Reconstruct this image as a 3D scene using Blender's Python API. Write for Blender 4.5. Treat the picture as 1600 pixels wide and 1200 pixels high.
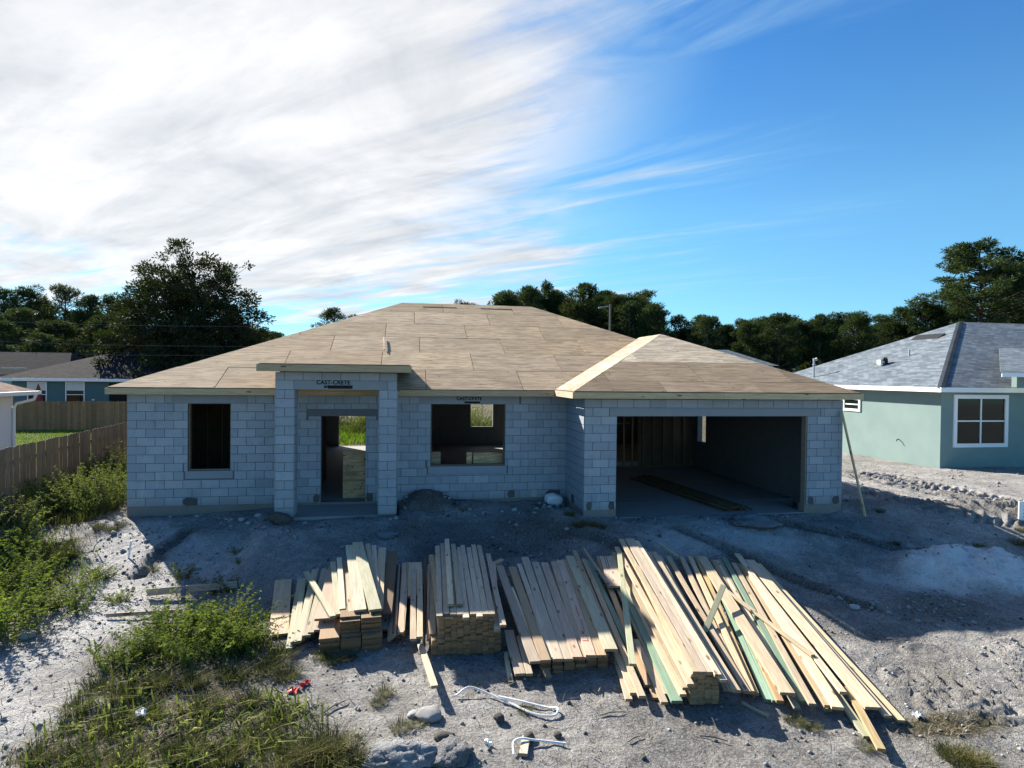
import bpy, bmesh, math, random
import numpy as np
from mathutils import Vector, Matrix
R = math.radians
scene = bpy.context.scene
for o in list(bpy.data.objects):
    bpy.data.objects.remove(o, do_unlink=True)
C = scene.collection

# ------------------------------------------------------------------ camera
cam_d = bpy.data.cameras.new('camera')
cam = bpy.data.objects.new('camera', cam_d)
C.objects.link(cam)
CAM = Vector((6.4375, -15.4938, 3.1731))
yaw, pit, rol = 0.170671, 0.01363, 0.011268
F = Vector((math.sin(yaw) * math.cos(pit), math.cos(yaw) * math.cos(pit), -math.sin(pit)))
RT = Vector((math.cos(yaw), -math.sin(yaw), 0))
UP = RT.cross(F)
R2 = RT * math.cos(rol) + UP * math.sin(rol)
U2 = -RT * math.sin(rol) + UP * math.cos(rol)
m = Matrix((R2, U2, -F)).transposed().to_4x4()
m.translation = CAM
cam.matrix_world = m
cam_d.sensor_width = 36
cam_d.lens = 950 / 1600 * 36
cam_d.clip_end = 3000
scene.camera = cam

# ------------------------------------------------------------------ sun, sky, exposure
SUN_EL, SUN_AZ = R(31.0), R(33.8)            # azimuth measured from +y towards -x
sun_dir = Vector((-math.sin(SUN_AZ) * math.cos(SUN_EL), math.cos(SUN_AZ) * math.cos(SUN_EL), math.sin(SUN_EL)))
sd = bpy.data.lights.new('sun', 'SUN')
sd.energy = 4.4
sd.angle = R(0.6)
sd.color = (1.0, 0.93, 0.82)
sun = bpy.data.objects.new('sun', sd)
C.objects.link(sun)
sun.rotation_euler = sun_dir.to_track_quat('Z', 'Y').to_euler()
sun.location = (-20, 30, 30)
scene.view_settings.view_transform = 'Standard'
scene.view_settings.look = 'None'
scene.view_settings.exposure = 1.65
scene.view_settings.gamma = 1
scene.view_settings.use_curve_mapping = False
scene.cycles.max_bounces = 6
scene.cycles.use_denoising = True


class NT:
    """small helper to write node trees"""
    def __init__(s, tree):
        s.t = tree
        s.n = tree.nodes
        s.l = tree.links
    def new(s, typ, **kw):
        n = s.n.new(typ)
        for k, v in kw.items():
            setattr(n, k, v)
        return n
    def put(s, sock, val):
        if isinstance(val, bpy.types.NodeSocket):
            s.l.new(val, sock)
        elif val is not None:
            if sock.type == 'RGBA' and hasattr(val, '__len__') and len(val) == 3:
                val = (*val, 1)
            sock.default_value = val
    def math(s, op, a, b=None, c=None, clamp=False):
        n = s.new('ShaderNodeMath', operation=op, use_clamp=clamp)
        s.put(n.inputs[0], a)
        s.put(n.inputs[1], b)
        s.put(n.inputs[2], c)
        return n.outputs[0]
    def vmath(s, op, a, b=None, out=0):
        n = s.new('ShaderNodeVectorMath', operation=op)
        s.put(n.inputs[0], a)
        if b is not None:
            s.put(n.inputs[1], b)
        return n.outputs[out]
    def mix(s, f, a, b, blend='MIX'):
        n = s.new('ShaderNodeMix', data_type='RGBA', blend_type=blend)
        s.put(n.inputs[0], f)
        s.put(n.inputs[6], a)
        s.put(n.inputs[7], b)
        return n.outputs[2]
    def ramp(s, f, stops, interp='LINEAR'):
        n = s.new('ShaderNodeValToRGB')
        n.color_ramp.interpolation = interp
        e = n.color_ramp.elements
        while len(e) < len(stops):
            e.new(0.5)
        for i, (p, c) in enumerate(stops):
            e[i].position = p
            e[i].color = (*c, 1) if len(c) == 3 else c
        s.put(n.inputs[0], f)
        return n.outputs[0]
    def step(s, f, lo, hi, smooth=True):
        n = s.new('ShaderNodeMapRange', interpolation_type='SMOOTHSTEP' if smooth else 'LINEAR')
        s.put(n.inputs[0], f)
        n.inputs[1].default_value = lo
        n.inputs[2].default_value = hi
        return n.outputs[0]
    def noise(s, vec, scale, detail=4, rough=0.55, dist=0.0, col=False):
        n = s.new('ShaderNodeTexNoise')
        s.put(n.inputs['Vector'], vec)
        n.inputs['Scale'].default_value = scale
        n.inputs['Detail'].default_value = detail
        n.inputs['Roughness'].default_value = rough
        n.inputs['Distortion'].default_value = dist
        return n.outputs['Color' if col else 'Fac']
    def voro(s, vec, scale, feature='F1', out='Distance', rnd=1.0):
        n = s.new('ShaderNodeTexVoronoi', feature=feature)
        s.put(n.inputs['Vector'], vec)
        n.inputs['Scale'].default_value = scale
        n.inputs['Randomness'].default_value = rnd
        return n.outputs[out]
    def mapping(s, vec, loc=(0, 0, 0), rot=(0, 0, 0), scale=(1, 1, 1)):
        n = s.new('ShaderNodeMapping')
        s.put(n.inputs[0], vec)
        s.put(n.inputs[1], loc)
        s.put(n.inputs[2], rot)
        s.put(n.inputs[3], scale)
        return n.outputs[0]


# world: Nishita sky with a sheet of cirrus around and to the right of the sun
world = bpy.data.worlds.new('World')
scene.world = world
world.use_nodes = True
W = NT(world.node_tree)
W.n.clear()
sky = W.new('ShaderNodeTexSky', sky_type='NISHITA')
sky.sun_disc = False
sky.sun_elevation = SUN_EL
sky.sun_rotation = -SUN_AZ
sky.altitude = 0
sky.air_density = 1.0
sky.dust_density = 0.0
sky.ozone_density = 4.0
tc = W.new('ShaderNodeTexCoord')
dirv = W.vmath('NORMALIZE', tc.outputs['Generated'])
sx = W.new('ShaderNodeSeparateXYZ')
W.put(sx.inputs[0], dirv)
dz = W.math('MAXIMUM', sx.outputs[2], 0.02)
inv = W.math('DIVIDE', 1.0, W.math('ADD', dz, 0.06))
px = W.math('MULTIPLY', sx.outputs[0], inv)
py = W.math('MULTIPLY', sx.outputs[1], inv)
cp = W.new('ShaderNodeCombineXYZ')
W.put(cp.inputs[0], px)
W.put(cp.inputs[1], py)
P = cp.outputs[0]
# the sheet lies around the sun; its ragged border passes to the right of it
CL = Vector((-math.sin(R(22)) * math.cos(R(32)), math.cos(R(22)) * math.cos(R(32)), math.sin(R(32))))
cd = W.vmath('DOT_PRODUCT', dirv, tuple(CL), out='Value')
rp = W.mapping(P, rot=(0, 0, R(44)))
big = W.noise(W.mapping(rp, loc=(3.1, 1.7, 0), scale=(0.5, 1.0, 1)), 0.9, 3, 0.5, 0.3)
warp = W.noise(W.mapping(rp, loc=(7.7, 2.2, 0), scale=(0.5, 1.5, 1)), 1.5, 6, 0.58, 0.8)
fine = W.noise(W.mapping(rp, scale=(0.22, 1.25, 1)), 2.3, 11, 0.60, 0.7)
soft = W.noise(W.mapping(rp, loc=(1.3, 5.2, 0), scale=(0.7, 1.3, 1)), 1.5, 7, 0.6, 0.5)
edge = W.math('ADD', cd, W.math('MULTIPLY', W.math('SUBTRACT', big, 0.5), 0.26))
edge = W.math('ADD', edge, W.math('MULTIPLY', W.math('SUBTRACT', warp, 0.5), 0.30))
edge = W.math('ADD', edge, W.math('MULTIPLY', W.math('SUBTRACT', fine, 0.5), 0.26))
cov = W.step(edge, 0.69, 0.90)
wisp = W.math('MULTIPLY', W.step(fine, 0.42, 0.68), W.step(edge, 0.52, 0.80))
wisp = W.math('MULTIPLY', wisp, 0.6)
veil = W.math('MULTIPLY', W.step(soft, 0.3, 0.6), W.step(cd, 0.70, 0.88))
cov = W.math('MAXIMUM', cov, wisp)
cov = W.math('MAXIMUM', cov, W.math('MULTIPLY', veil, 0.75))
cov = W.math('MULTIPLY', cov, W.step(W.math('ADD', dz, W.math('MULTIPLY', W.math('SUBTRACT', warp, 0.5), 0.22)), 0.04, 0.14))
cov = W.math('MULTIPLY', cov, 0.97)
glow = W.step(W.vmath('DOT_PRODUCT', dirv, tuple(sun_dir), out='Value'), 0.55, 1.0)
sh = W.math('ADD', W.math('MULTIPLY', soft, 0.6), W.math('MULTIPLY', fine, 0.4))
shade = W.ramp(sh, [(0.37, (0.46, 0.50, 0.56)), (0.48, (0.72, 0.75, 0.79)), (0.58, (0.97, 0.97, 0.98))])
cloudc = W.mix(W.math('MULTIPLY', glow, 0.35), shade, (1.0, 0.995, 0.985))
cloudc = W.mix(W.step(cov, 0.1, 0.8), (0.52, 0.82, 1.0), cloudc)
CLOUD_GAIN, SKY_STR = 3.5, 0.094
cloudv = W.vmath('SCALE', cloudc)
W.put(cloudv.node.inputs['Scale'], W.math('MULTIPLY_ADD', glow, 0.12 * CLOUD_GAIN, CLOUD_GAIN * 0.92))
skyhsv = W.new('ShaderNodeHueSaturation')
skyhsv.inputs['Saturation'].default_value = 1.06
W.put(skyhsv.inputs['Color'], sky.outputs[0])
blue = W.mix(1.0, skyhsv.outputs[0], (0.34, 0.60, 0.68), 'MULTIPLY')
low = W.ramp(dz, [(0.0, (0.75, 0.76, 0.98)), (0.10, (1.0, 0.86, 0.84)), (0.25, (1.25, 1.02, 0.92)), (0.55, (0.66, 0.78, 0.94))])
blue = W.mix(1.0, blue, low, 'MULTIPLY')
allc = W.mix(cov, blue, cloudv)
bg = W.new('ShaderNodeBackground')
W.put(bg.inputs[0], allc)
bg.inputs[1].default_value = SKY_STR
wo = W.new('ShaderNodeOutputWorld')
W.l.new(bg.outputs[0], wo.inputs[0])


# ------------------------------------------------------------------ object helpers
def tag(o, label=None, cat=None, group=None, kind=None):
    if label: o['label'] = label
    if cat: o['category'] = cat
    if group: o['group'] = group
    if kind: o['kind'] = kind
    return o


def link(name, me, parent=None, mats=None):
    o = bpy.data.objects.new(name, me)
    C.objects.link(o)
    if parent is not None:
        o.parent = parent
    if mats is not None and me is not None and not me.materials:
        for k in (mats if isinstance(mats, (list, tuple)) else [mats]):
            me.materials.append(k)
    return o


def empty(name, label, cat, loc=(0, 0, 0), rz=0, group=None):
    o = bpy.data.objects.new(name, None)
    C.objects.link(o)
    o.location = loc
    o.rotation_euler = (0, 0, rz)
    o.empty_display_size = 0.2
    return tag(o, label, cat, group)


class MB:
    """collects simple shapes into one mesh"""
    def __init__(s):
        s.v, s.f, s.mi = [], [], []
    def add(s, vs, fs, mi=0):
        n = len(s.v)
        s.v += [tuple(p) for p in vs]
        s.f += [tuple(i + n for i in f) for f in fs]
        s.mi += [mi] * len(fs)
        return s
    def box(s, x0, x1, y0, y1, z0, z1, mi=0):
        return s.add([(x0, y0, z0), (x1, y0, z0), (x1, y1, z0), (x0, y1, z0), (x0, y0, z1), (x1, y0, z1), (x1, y1, z1), (x0, y1, z1)],
                     [(0, 3, 2, 1), (4, 5, 6, 7), (0, 1, 5, 4), (1, 2, 6, 5), (2, 3, 7, 6), (3, 0, 4, 7)], mi)
    def prism(s, poly, off, mi=0):
        """polygon (3-D points, counter-clockwise seen from outside) pushed back by off"""
        n = len(poly)
        a = [Vector(p) for p in poly]
        b = [p + Vector(off) for p in a]
        fs = [tuple(range(n)), tuple(range(2 * n - 1, n - 1, -1))]
        for i in range(n):
            j = (i + 1) % n
            fs.append((j, i, i + n, j + n))
        return s.add(a + b, fs, mi)
    def tube(s, pts, rad, k=6, mi=0, caps=True):
        pts = [Vector(p) for p in pts]
        if not hasattr(rad, '__len__'):
            rad = [rad] * len(pts)
        rings = []
        ref = None
        for i, p in enumerate(pts):
            d = (pts[min(i + 1, len(pts) - 1)] - pts[max(i - 1, 0)])
            d = d.normalized() if d.length > 1e-9 else Vector((0, 0, 1))
            if ref is None:
                ref = Vector((0, 0, 1)) if abs(d.z) < 0.9 else Vector((1, 0, 0))
            a = d.cross(ref)
            if a.length < 1e-6:
                a = d.orthogonal()
            a.normalize()
            b = d.cross(a).normalized()
            ref = a.cross(d) * -1 if False else ref
            rings.append([p + (a * math.cos(2 * math.pi * q / k) + b * math.sin(2 * math.pi * q / k)) * rad[i] for q in range(k)])
        vs = [q for r_ in rings for q in r_]
        fs = []
        for i in range(len(pts) - 1):
            for q in range(k):
                fs.append((i * k + q, i * k + (q + 1) % k, (i + 1) * k + (q + 1) % k, (i + 1) * k + q))
        if caps:
            fs.append(tuple(range(k - 1, -1, -1)))
            fs.append(tuple((len(pts) - 1) * k + q for q in range(k)))
        return s.add(vs, fs, mi)
    def mesh(s, name, mats=None, smooth=False):
        me = bpy.data.meshes.new(name)
        me.from_pydata(s.v, [], s.f)
        if mats is not None:
            for k in (mats if isinstance(mats, (list, tuple)) else [mats]):
                me.materials.append(k)
        if any(s.mi):
            me.polygons.foreach_set('material_index', s.mi)
        if smooth:
            me.polygons.foreach_set('use_smooth', [True] * len(me.polygons))
        me.update()
        return me
    def build(s, name, mats, parent=None, smooth=False):
        return link(name, s.mesh(name, mats, smooth), parent)


def np_mesh(name, V, Fc, mats=None, smooth=False, mi=None):
    """mesh from an (n,3) array and an (m,3) or (m,4) face array"""
    me = bpy.data.meshes.new(name)
    V = np.ascontiguousarray(V, dtype=np.float32)
    Fc = np.ascontiguousarray(Fc, dtype=np.int32)
    k = Fc.shape[1]
    me.vertices.add(len(V))
    me.vertices.foreach_set('co', V.ravel())
    me.loops.add(Fc.size)
    me.loops.foreach_set('vertex_index', Fc.ravel())
    me.polygons.add(len(Fc))
    me.polygons.foreach_set('loop_start', np.arange(0, Fc.size, k, dtype=np.int32))
    me.polygons.foreach_set('loop_total', np.full(len(Fc), k, dtype=np.int32))
    if mats is not None:
        for q in (mats if isinstance(mats, (list, tuple)) else [mats]):
            me.materials.append(q)
    if mi is not None:
        me.polygons.foreach_set('material_index', np.asarray(mi, dtype=np.int32))
    if smooth:
        me.polygons.foreach_set('use_smooth', np.ones(len(Fc), dtype=bool))
    me.update(calc_edges=True)
    me.validate()
    return me


# ------------------------------------------------------------------ noise in numpy
def _hash(ix, iy, seed):
    h = (ix.astype(np.int64) * 374761393 + iy.astype(np.int64) * 668265263 + seed * 974711) & 0x7fffffff
    h = ((h ^ (h >> 13)) * 1274126177) & 0x7fffffff
    return ((h ^ (h >> 16)) & 0xffff) / 65535.0


def vnoise(x, y, seed=0):
    x = np.asarray(x, float); y = np.asarray(y, float)
    ix = np.floor(x); iy = np.floor(y)
    fx = x - ix; fy = y - iy
    fx = fx * fx * (3 - 2 * fx); fy = fy * fy * (3 - 2 * fy)
    a = _hash(ix, iy, seed); b = _hash(ix + 1, iy, seed)
    c = _hash(ix, iy + 1, seed); d = _hash(ix + 1, iy + 1, seed)
    return (a + (b - a) * fx) * (1 - fy) + (c + (d - c) * fx) * fy


def fbm(x, y, sc, oct=4, seed=0, gain=0.5):
    s = 0; amp = 1; tot = 0
    for i in range(oct):
        s = s + amp * vnoise(np.asarray(x) * sc + 17.3 * i, np.asarray(y) * sc - 9.1 * i, seed + i)
        tot += amp; amp *= gain; sc *= 2.03
    return s / tot - 0.5


def sstep(a, b, x):
    t = np.clip((np.asarray(x, float) - a) / (b - a), 0, 1)
    return t * t * (3 - 2 * t)


def seg_dist(x, y, pts):
    """distance to a polyline and the running length along it"""
    best = np.full(np.shape(x), 1e9); along = np.zeros(np.shape(x)); acc = 0.0
    for (ax, ay), (bx, by) in zip(pts[:-1], pts[1:]):
        dx, dy = bx - ax, by - ay
        L = math.hypot(dx, dy)
        t = np.clip(((x - ax) * dx + (y - ay) * dy) / (L * L), 0, 1)
        d = np.hypot(x - ax - t * dx, y - ay - t * dy)
        k = d < best
        best = np.where(k, d, best); along = np.where(k, acc + t * L, along)
        acc += L
    return best, along


# ------------------------------------------------------------------ terrain height
GULLIES = [[(1.75, -1.3), (1.55, -2.2), (1.5, -3.1)], [(-0.55, -1.6), (-0.4, -2.6), (-0.9, -3.6), (-2.0, -5.0)],
           [(12.4, -2.6), (13.0, -3.4), (13.5, -4.2), (14.0, -5.0), (14.4, -6.2)], [(15.2, -2.6), (16.4, -3.3), (17.4, -4.2)],
           [(9.6, -2.2), (10.4, -2.9), (11.2, -3.9)]]
TRACKS = [[(22.09, 3.64), (21.87, 1.54), (22.09, -0.54), (21.96, -2.48), (21.82, -4.52)], [(19.96, 0.0), (19.41, -1.81), (20.0, -2.55), (21.32, -3.03), (22.71, -3.53)]]
TRACKS2 = [[(14.13, -7.67), (14.27, -8.27), (14.49, -8.8)], [(13.24, -8.27), (13.49, -8.82), (13.88, -9.16)], [(15.7, -7.68), (14.27, -8.46), (13.08, -9.04)]]


def base_z(x, y):
    x = np.asarray(x, float); y = np.asarray(y, float)
    # pad in front of the house falls towards the camera
    edge = np.where(x > 10.2, -1.9, -0.25)
    edge = -0.25 + (-1.7) * sstep(9.4, 10.6, x) - 1.3 * (sstep(3.0, 3.5, x) - sstep(6.3, 7.0, x))
    t = sstep(0.0, 3.4, edge - y)
    pad = np.interp(x, [-1, 0, 3, 6, 10, 11, 17, 18.5], [-0.28, -0.24, -0.13, -0.08, -0.07, -0.2, -0.24, -0.2])
    z = pad - (0.72 + pad) * t - 0.035 * np.maximum(0, -3.2 - y)
    z = z - 0.08 * sstep(-9, -14, y)
    # left flank drops to the vacant lot, the right side stays level
    z = z - 0.22 * sstep(-0.6, -5.0, x) * sstep(6, -3, y)
    z = z + 0.10 * sstep(17.6, 20.0, x) * sstep(-5.0, -2.0, y)
    z = np.where(y > 0.5, z - 0.1 * sstep(0.5, 6, y), z)
    return z


def gz(x, y):
    x = np.asarray(x, float); y = np.asarray(y, float)
    z = base_z(x, y)
    near = sstep(40, 15, np.hypot(x - 7, y + 3))
    z = z + near * (0.10 * fbm(x, y, 0.45, 3, 3) + 0.09 * fbm(x, y, 1.9, 4, 11) + 0.035 * fbm(x, y, 9.0, 3, 23))
    for k, g in enumerate(GULLIES):
        d, al = seg_dist(x + 0.25 * fbm(x, y, 2.0, 3, 31 + k), y + 0.25 * fbm(x, y, 2.0, 3, 41 + k), g)
        z = z - 0.13 * sstep(0.2, 0.02, d) + 0.035 * sstep(0.5, 0.22, d)
    # white sand heap on the right, soil mound against the wall, low ridge beside the drive
    wob = 1.6 * fbm(x, y, 0.8, 3, 51)
    r = np.hypot((x - 17.7) / 2.1, (y + 4.9) / 1.0) + 0.35 * fbm(x, y, 1.3, 4, 57)
    z = z + 0.40 * sstep(1.05, 0.35, r) * (0.8 + 1.3 * fbm(x, y, 3.0, 4, 61))
    r = np.hypot((x - 6.95) / 0.85, (y + 0.25) / 0.62) + 0.25 * fbm(x, y, 3.0, 3, 71)
    z = z + 0.36 * sstep(1.0, 0.12, r) * (1 + 0.9 * fbm(x, y, 5.0, 4, 73))
    r = np.hypot((x - 7.6) / 1.6, (y + 0.3) / 0.7)
    z = z + 0.08 * sstep(1.0, 0.2, r)
    r = np.hypot((x - 9.4) / 1.4, (y + 1.5) / 0.9) + 0.3 * fbm(x, y, 2.0, 3, 75)
    z = z + 0.10 * sstep(1.0, 0.2, r)
    d, al = seg_dist(x, y, [(17.2, -0.8), (19.5, -2.0), (24, -3.1), (30, -4.2)])
    z = z + 0.20 * sstep(0.9, 0.1, d) * (0.8 + 0.8 * fbm(x, y, 1.4, 3, 81))
    for k, tr in enumerate(TRACKS):
        d, al = seg_dist(x, y + 0.1 * fbm(x, y, 0.5, 2, 91), tr)
        hw_ = 1.0 if k == 0 else 0.55
        w = sstep(hw_, hw_ - 0.1, d)
        lug = np.abs(((al + (d % 0.5) * 0.7) / 0.26) % 1.0 - 0.5) * 2
        z = z + w * (-0.08 + 0.17 * lug * (0.75 + fbm(x, y, 4, 2, 95))) + 0.05 * sstep(hw_ + 0.25, hw_, d) * sstep(hw_ - 0.1, hw_, d)
    for k, tr in enumerate(TRACKS2):
        d, al = seg_dist(x, y, tr)
        w = sstep(0.5, 0.4, d) * sstep(-0.1, 0.25, fbm(x, y, 1.2, 2, 97) + 0.25)
        lug = np.abs(((al + d * 0.8) / 0.21) % 1.0 - 0.5) * 2
        z = z + w * (-0.04 + 0.085 * lug)
    # keep the soil under the floor slabs and the porch
    inside = sstep(-0.02, 0.2, x) * sstep(17.4, 17.2, x) * sstep(0.02, 0.2, y) * sstep(12.2, 12.0, y)
    gar = sstep(10.6, 10.8, x) * sstep(17.36, 17.2, x) * sstep(-1.64, -1.5, y) * sstep(0.4, 0.2, y)
    por = sstep(3.5, 3.6, x) * sstep(6.26, 6.16, x) * sstep(-1.34, -1.26, y) * sstep(0.4, 0.2, y)
    k = np.maximum(np.maximum(inside, gar), por)
    return z * (1 - k) + np.minimum(z, -0.5) * k


def G(x, y):
    return float(gz(np.array([x]), np.array([y]))[0])


# ------------------------------------------------------------------ materials
MT = {}


def mat(name, rough=0.8, spec=0.3):
    k = bpy.data.materials.new(name)
    k.use_nodes = True
    t = NT(k.node_tree)
    t.bsdf = k.node_tree.nodes['Principled BSDF']
    t.bsdf.inputs['Roughness'].default_value = rough
    t.bsdf.inputs['Specular IOR Level'].default_value = spec
    MT[name] = k
    return k, t


def bump(t, h, strength=0.4, dist=0.02):
    b = t.new('ShaderNodeBump')
    b.inputs['Strength'].default_value = strength
    b.inputs['Distance'].default_value = dist
    t.put(b.inputs['Height'], h)
    t.put(t.bsdf.inputs['Normal'], b.outputs[0])


def obj_vec(t):
    """object coordinates shifted by a random amount per object"""
    c = t.new('ShaderNodeTexCoord').outputs['Object']
    r = t.new('ShaderNodeObjectInfo').outputs['Random']
    s = t.vmath('SCALE', (13.1, 7.7, 29.3))
    t.put(s.node.inputs['Scale'], t.math('MULTIPLY', r, 5.0))
    return t.vmath('ADD', c, s), r


def simple(name, col, rough=0.7, var=0.12, scale=6, spec=0.3, bs=0.0, bscale=60, bd=0.01):
    k, t = mat(name, rough, spec)
    v, r = obj_vec(t)
    n = t.noise(v, scale, 5, 0.6)
    f = t.math('MULTIPLY_ADD', n, 2 * var, 1 - var)
    f = t.math('MULTIPLY', f, t.math('MULTIPLY_ADD', r, var, 1 - var / 2))
    c = t.vmath('SCALE', tuple(col))
    t.put(c.node.inputs['Scale'], f)
    t.put(t.bsdf.inputs['Base Color'], c)
    if bs:
        bump(t, t.noise(v, bscale, 6, 0.65), bs, bd)
    return k


# soil: pale fill sand, darker crumbly soil, organic litter under the plants
k, t = mat('soil', 0.95, 0.1)
co = t.new('ShaderNodeTexCoord').outputs['Object']
at = t.new('ShaderNodeAttribute', attribute_name='soil')
sp = t.new('ShaderNodeSeparateColor')
t.put(sp.inputs[0], at.outputs['Color'])
n1 = t.noise(co, 0.8, 6, 0.62)
n2 = t.noise(co, 5.0, 6, 0.65)
n3 = t.noise(co, 26.0, 5, 0.7)
peb = t.voro(co, 34.0, 'F1', 'Distance')
pebc = t.voro(co, 34.0, 'F1', 'Color')
c = t.mix(t.step(n1, 0.32, 0.66), (0.295, 0.29, 0.283), (0.49, 0.48, 0.465))
c = t.mix(t.step(n2, 0.36, 0.7), t.mix(0.45, c, (0.17, 0.16, 0.15)), c)
c = t.mix(t.math('MULTIPLY', sp.outputs[0], t.step(n2, 0.1, 0.5)), c, (0.82, 0.82, 0.82))
c = t.mix(t.math('MULTIPLY', sp.outputs[2], t.math('MULTIPLY_ADD', t.step(n2, 0.3, 0.6), 0.5, 0.5)), c, (0.11, 0.098, 0.085))
c = t.mix(t.math('MULTIPLY', sp.outputs[1], t.step(n2, 0.25, 0.55)), c, (0.12, 0.108, 0.068))
c = t.mix(0.75, c, t.mix(t.step(n3, 0.32, 0.68), (0.06, 0.057, 0.053), (0.62, 0.61, 0.59)), 'SOFT_LIGHT')
hi = t.new('ShaderNodeSeparateColor')
t.put(hi.inputs[0], pebc)
pm = t.math('MULTIPLY', t.step(peb, 0.34, 0.2), t.step(hi.outputs[0], 0.82, 0.9))
c = t.mix(t.math('MULTIPLY', pm, 0.6), c, (0.5, 0.49, 0.47))
t.put(t.bsdf.inputs['Base Color'], c)
h = t.math('ADD', t.math('MULTIPLY', n2, 1.6), t.math('MULTIPLY', n3, 0.9))
h = t.math('ADD', h, t.math('MULTIPLY', pm, 0.5))
h = t.math('ADD', h, t.math('MULTIPLY', t.noise(co, 90, 3, 0.7), 0.35))
bump(t, h, 1.0, 0.07)

# grey concrete block with pits, each block its own shade
k, t = mat('block', 0.92, 0.15)
v, r = obj_vec(t)
n1 = t.noise(v, 5, 5, 0.6)
n2 = t.noise(v, 70, 3, 0.7)
c = t.mix(r, (0.295, 0.332, 0.372), (0.375, 0.413, 0.455))
c = t.mix(t.math('MULTIPLY', t.step(n1, 0.5, 0.8), 0.35), c, (0.2, 0.197, 0.193))
c = t.mix(0.3, c, t.mix(n2, (0.12, 0.12, 0.12), (0.75, 0.75, 0.75)), 'OVERLAY')
gp = t.new('ShaderNodeNewGeometry').outputs['Position']
sx_ = t.new('ShaderNodeSeparateXYZ')
t.put(sx_.inputs[0], gp)
w1 = t.noise(gp, 1.1, 6, 0.65)
w2 = t.noise(t.mapping(gp, scale=(3.0, 3.0, 0.5)), 1.6, 5, 0.6)
c = t.mix(t.math('MULTIPLY', t.step(w1, 0.53, 0.72), 0.26), c, (0.16, 0.17, 0.18))
c = t.mix(t.math('MULTIPLY', t.step(w2, 0.56, 0.74), 0.35), c, (0.46, 0.48, 0.5))
spl = t.math('MULTIPLY', t.step(t.math('ADD', sx_.outputs[2], t.math('MULTIPLY', w1, 0.5)), 0.55, 0.15), 0.55)
c = t.mix(spl, c, (0.22, 0.20, 0.18))
t.put(t.bsdf.inputs['Base Color'], c)
bump(t, t.math('ADD', n2, t.math('MULTIPLY', n1, 0.6)), 0.55, 0.008)

simple('mortar', (0.14, 0.14, 0.14), 0.95, 0.2, 9, 0.1, 0.4)
simple('patch', (0.105, 0.10, 0.096), 0.95, 0.25, 14, 0.1, 0.5)
simple('lintel', (0.27, 0.295, 0.325), 0.9, 0.1, 4, 0.15, 0.2)
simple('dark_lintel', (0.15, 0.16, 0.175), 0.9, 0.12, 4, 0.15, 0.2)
simple('shaded_block', (0.15, 0.155, 0.16), 0.95, 0.2, 5, 0.1, 0.4)  # same block with the dimness of the interior put into its colour
simple('slab', (0.24, 0.238, 0.232), 0.7, 0.18, 1.6, 0.3, 0.15)
simple('footing', (0.22, 0.2, 0.18), 0.95, 0.25, 3, 0.1, 0.5, 25)
simple('ink', (0.012, 0.012, 0.014), 0.8, 0.1)
simple('opening_shade', (0.012, 0.012, 0.012), 0.95, 0.1)  # black standing in for the shade inside openings
simple('white_paint', (0.78, 0.78, 0.78), 0.5, 0.04, 3)
simple('white_plastic', (0.75, 0.75, 0.74), 0.35, 0.05, 5)
simple('grey_metal', (0.36, 0.37, 0.38), 0.4, 0.1, 8, 0.5)
simple('black_plastic', (0.02, 0.02, 0.02), 0.5, 0.1)
simple('red_plastic', (0.5, 0.02, 0.025), 0.45, 0.1)
simple('red_ink', (0.45, 0.10, 0.06), 0.8, 0.2)
simple('blue_paint', (0.09, 0.12, 0.22), 0.6, 0.1)
simple('stone', (0.29, 0.285, 0.28), 0.95, 0.3, 6, 0.1, 0.8, 30)
simple('pale_stone', (0.38, 0.375, 0.365), 0.95, 0.25, 6, 0.1, 0.8, 30)
simple('clod', (0.085, 0.078, 0.07), 0.95, 0.3, 8, 0.1, 0.8, 30)
simple('white_wall', (0.66, 0.67, 0.68), 0.8, 0.05, 2)
simple('far_teal', (0.075, 0.14, 0.15), 0.85, 0.08, 2)
simple('curtain', (0.6, 0.6, 0.6), 0.8, 0.1, 4)
simple('pole_wood', (0.16, 0.14, 0.12), 0.9, 0.2, 8)
simple('wire', (0.05, 0.05, 0.05), 0.6, 0.1)

# stucco of the finished neighbour
k, t = mat('teal_stucco', 0.9, 0.15)
co = t.new('ShaderNodeTexCoord').outputs['Object']
n1 = t.noise(co, 0.9, 6, 0.6)
n2 = t.noise(co, 45, 4, 0.7)
c = t.mix(t.step(n1, 0.3, 0.75), (0.178, 0.25, 0.242), (0.205, 0.28, 0.27))
t.put(t.bsdf.inputs['Base Color'], c)
bump(t, n2, 0.35, 0.01)

k, t = mat('glass', 0.03, 0.22)
t.bsdf.inputs['Base Color'].default_value = (0.008, 0.014, 0.010, 1)


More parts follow.
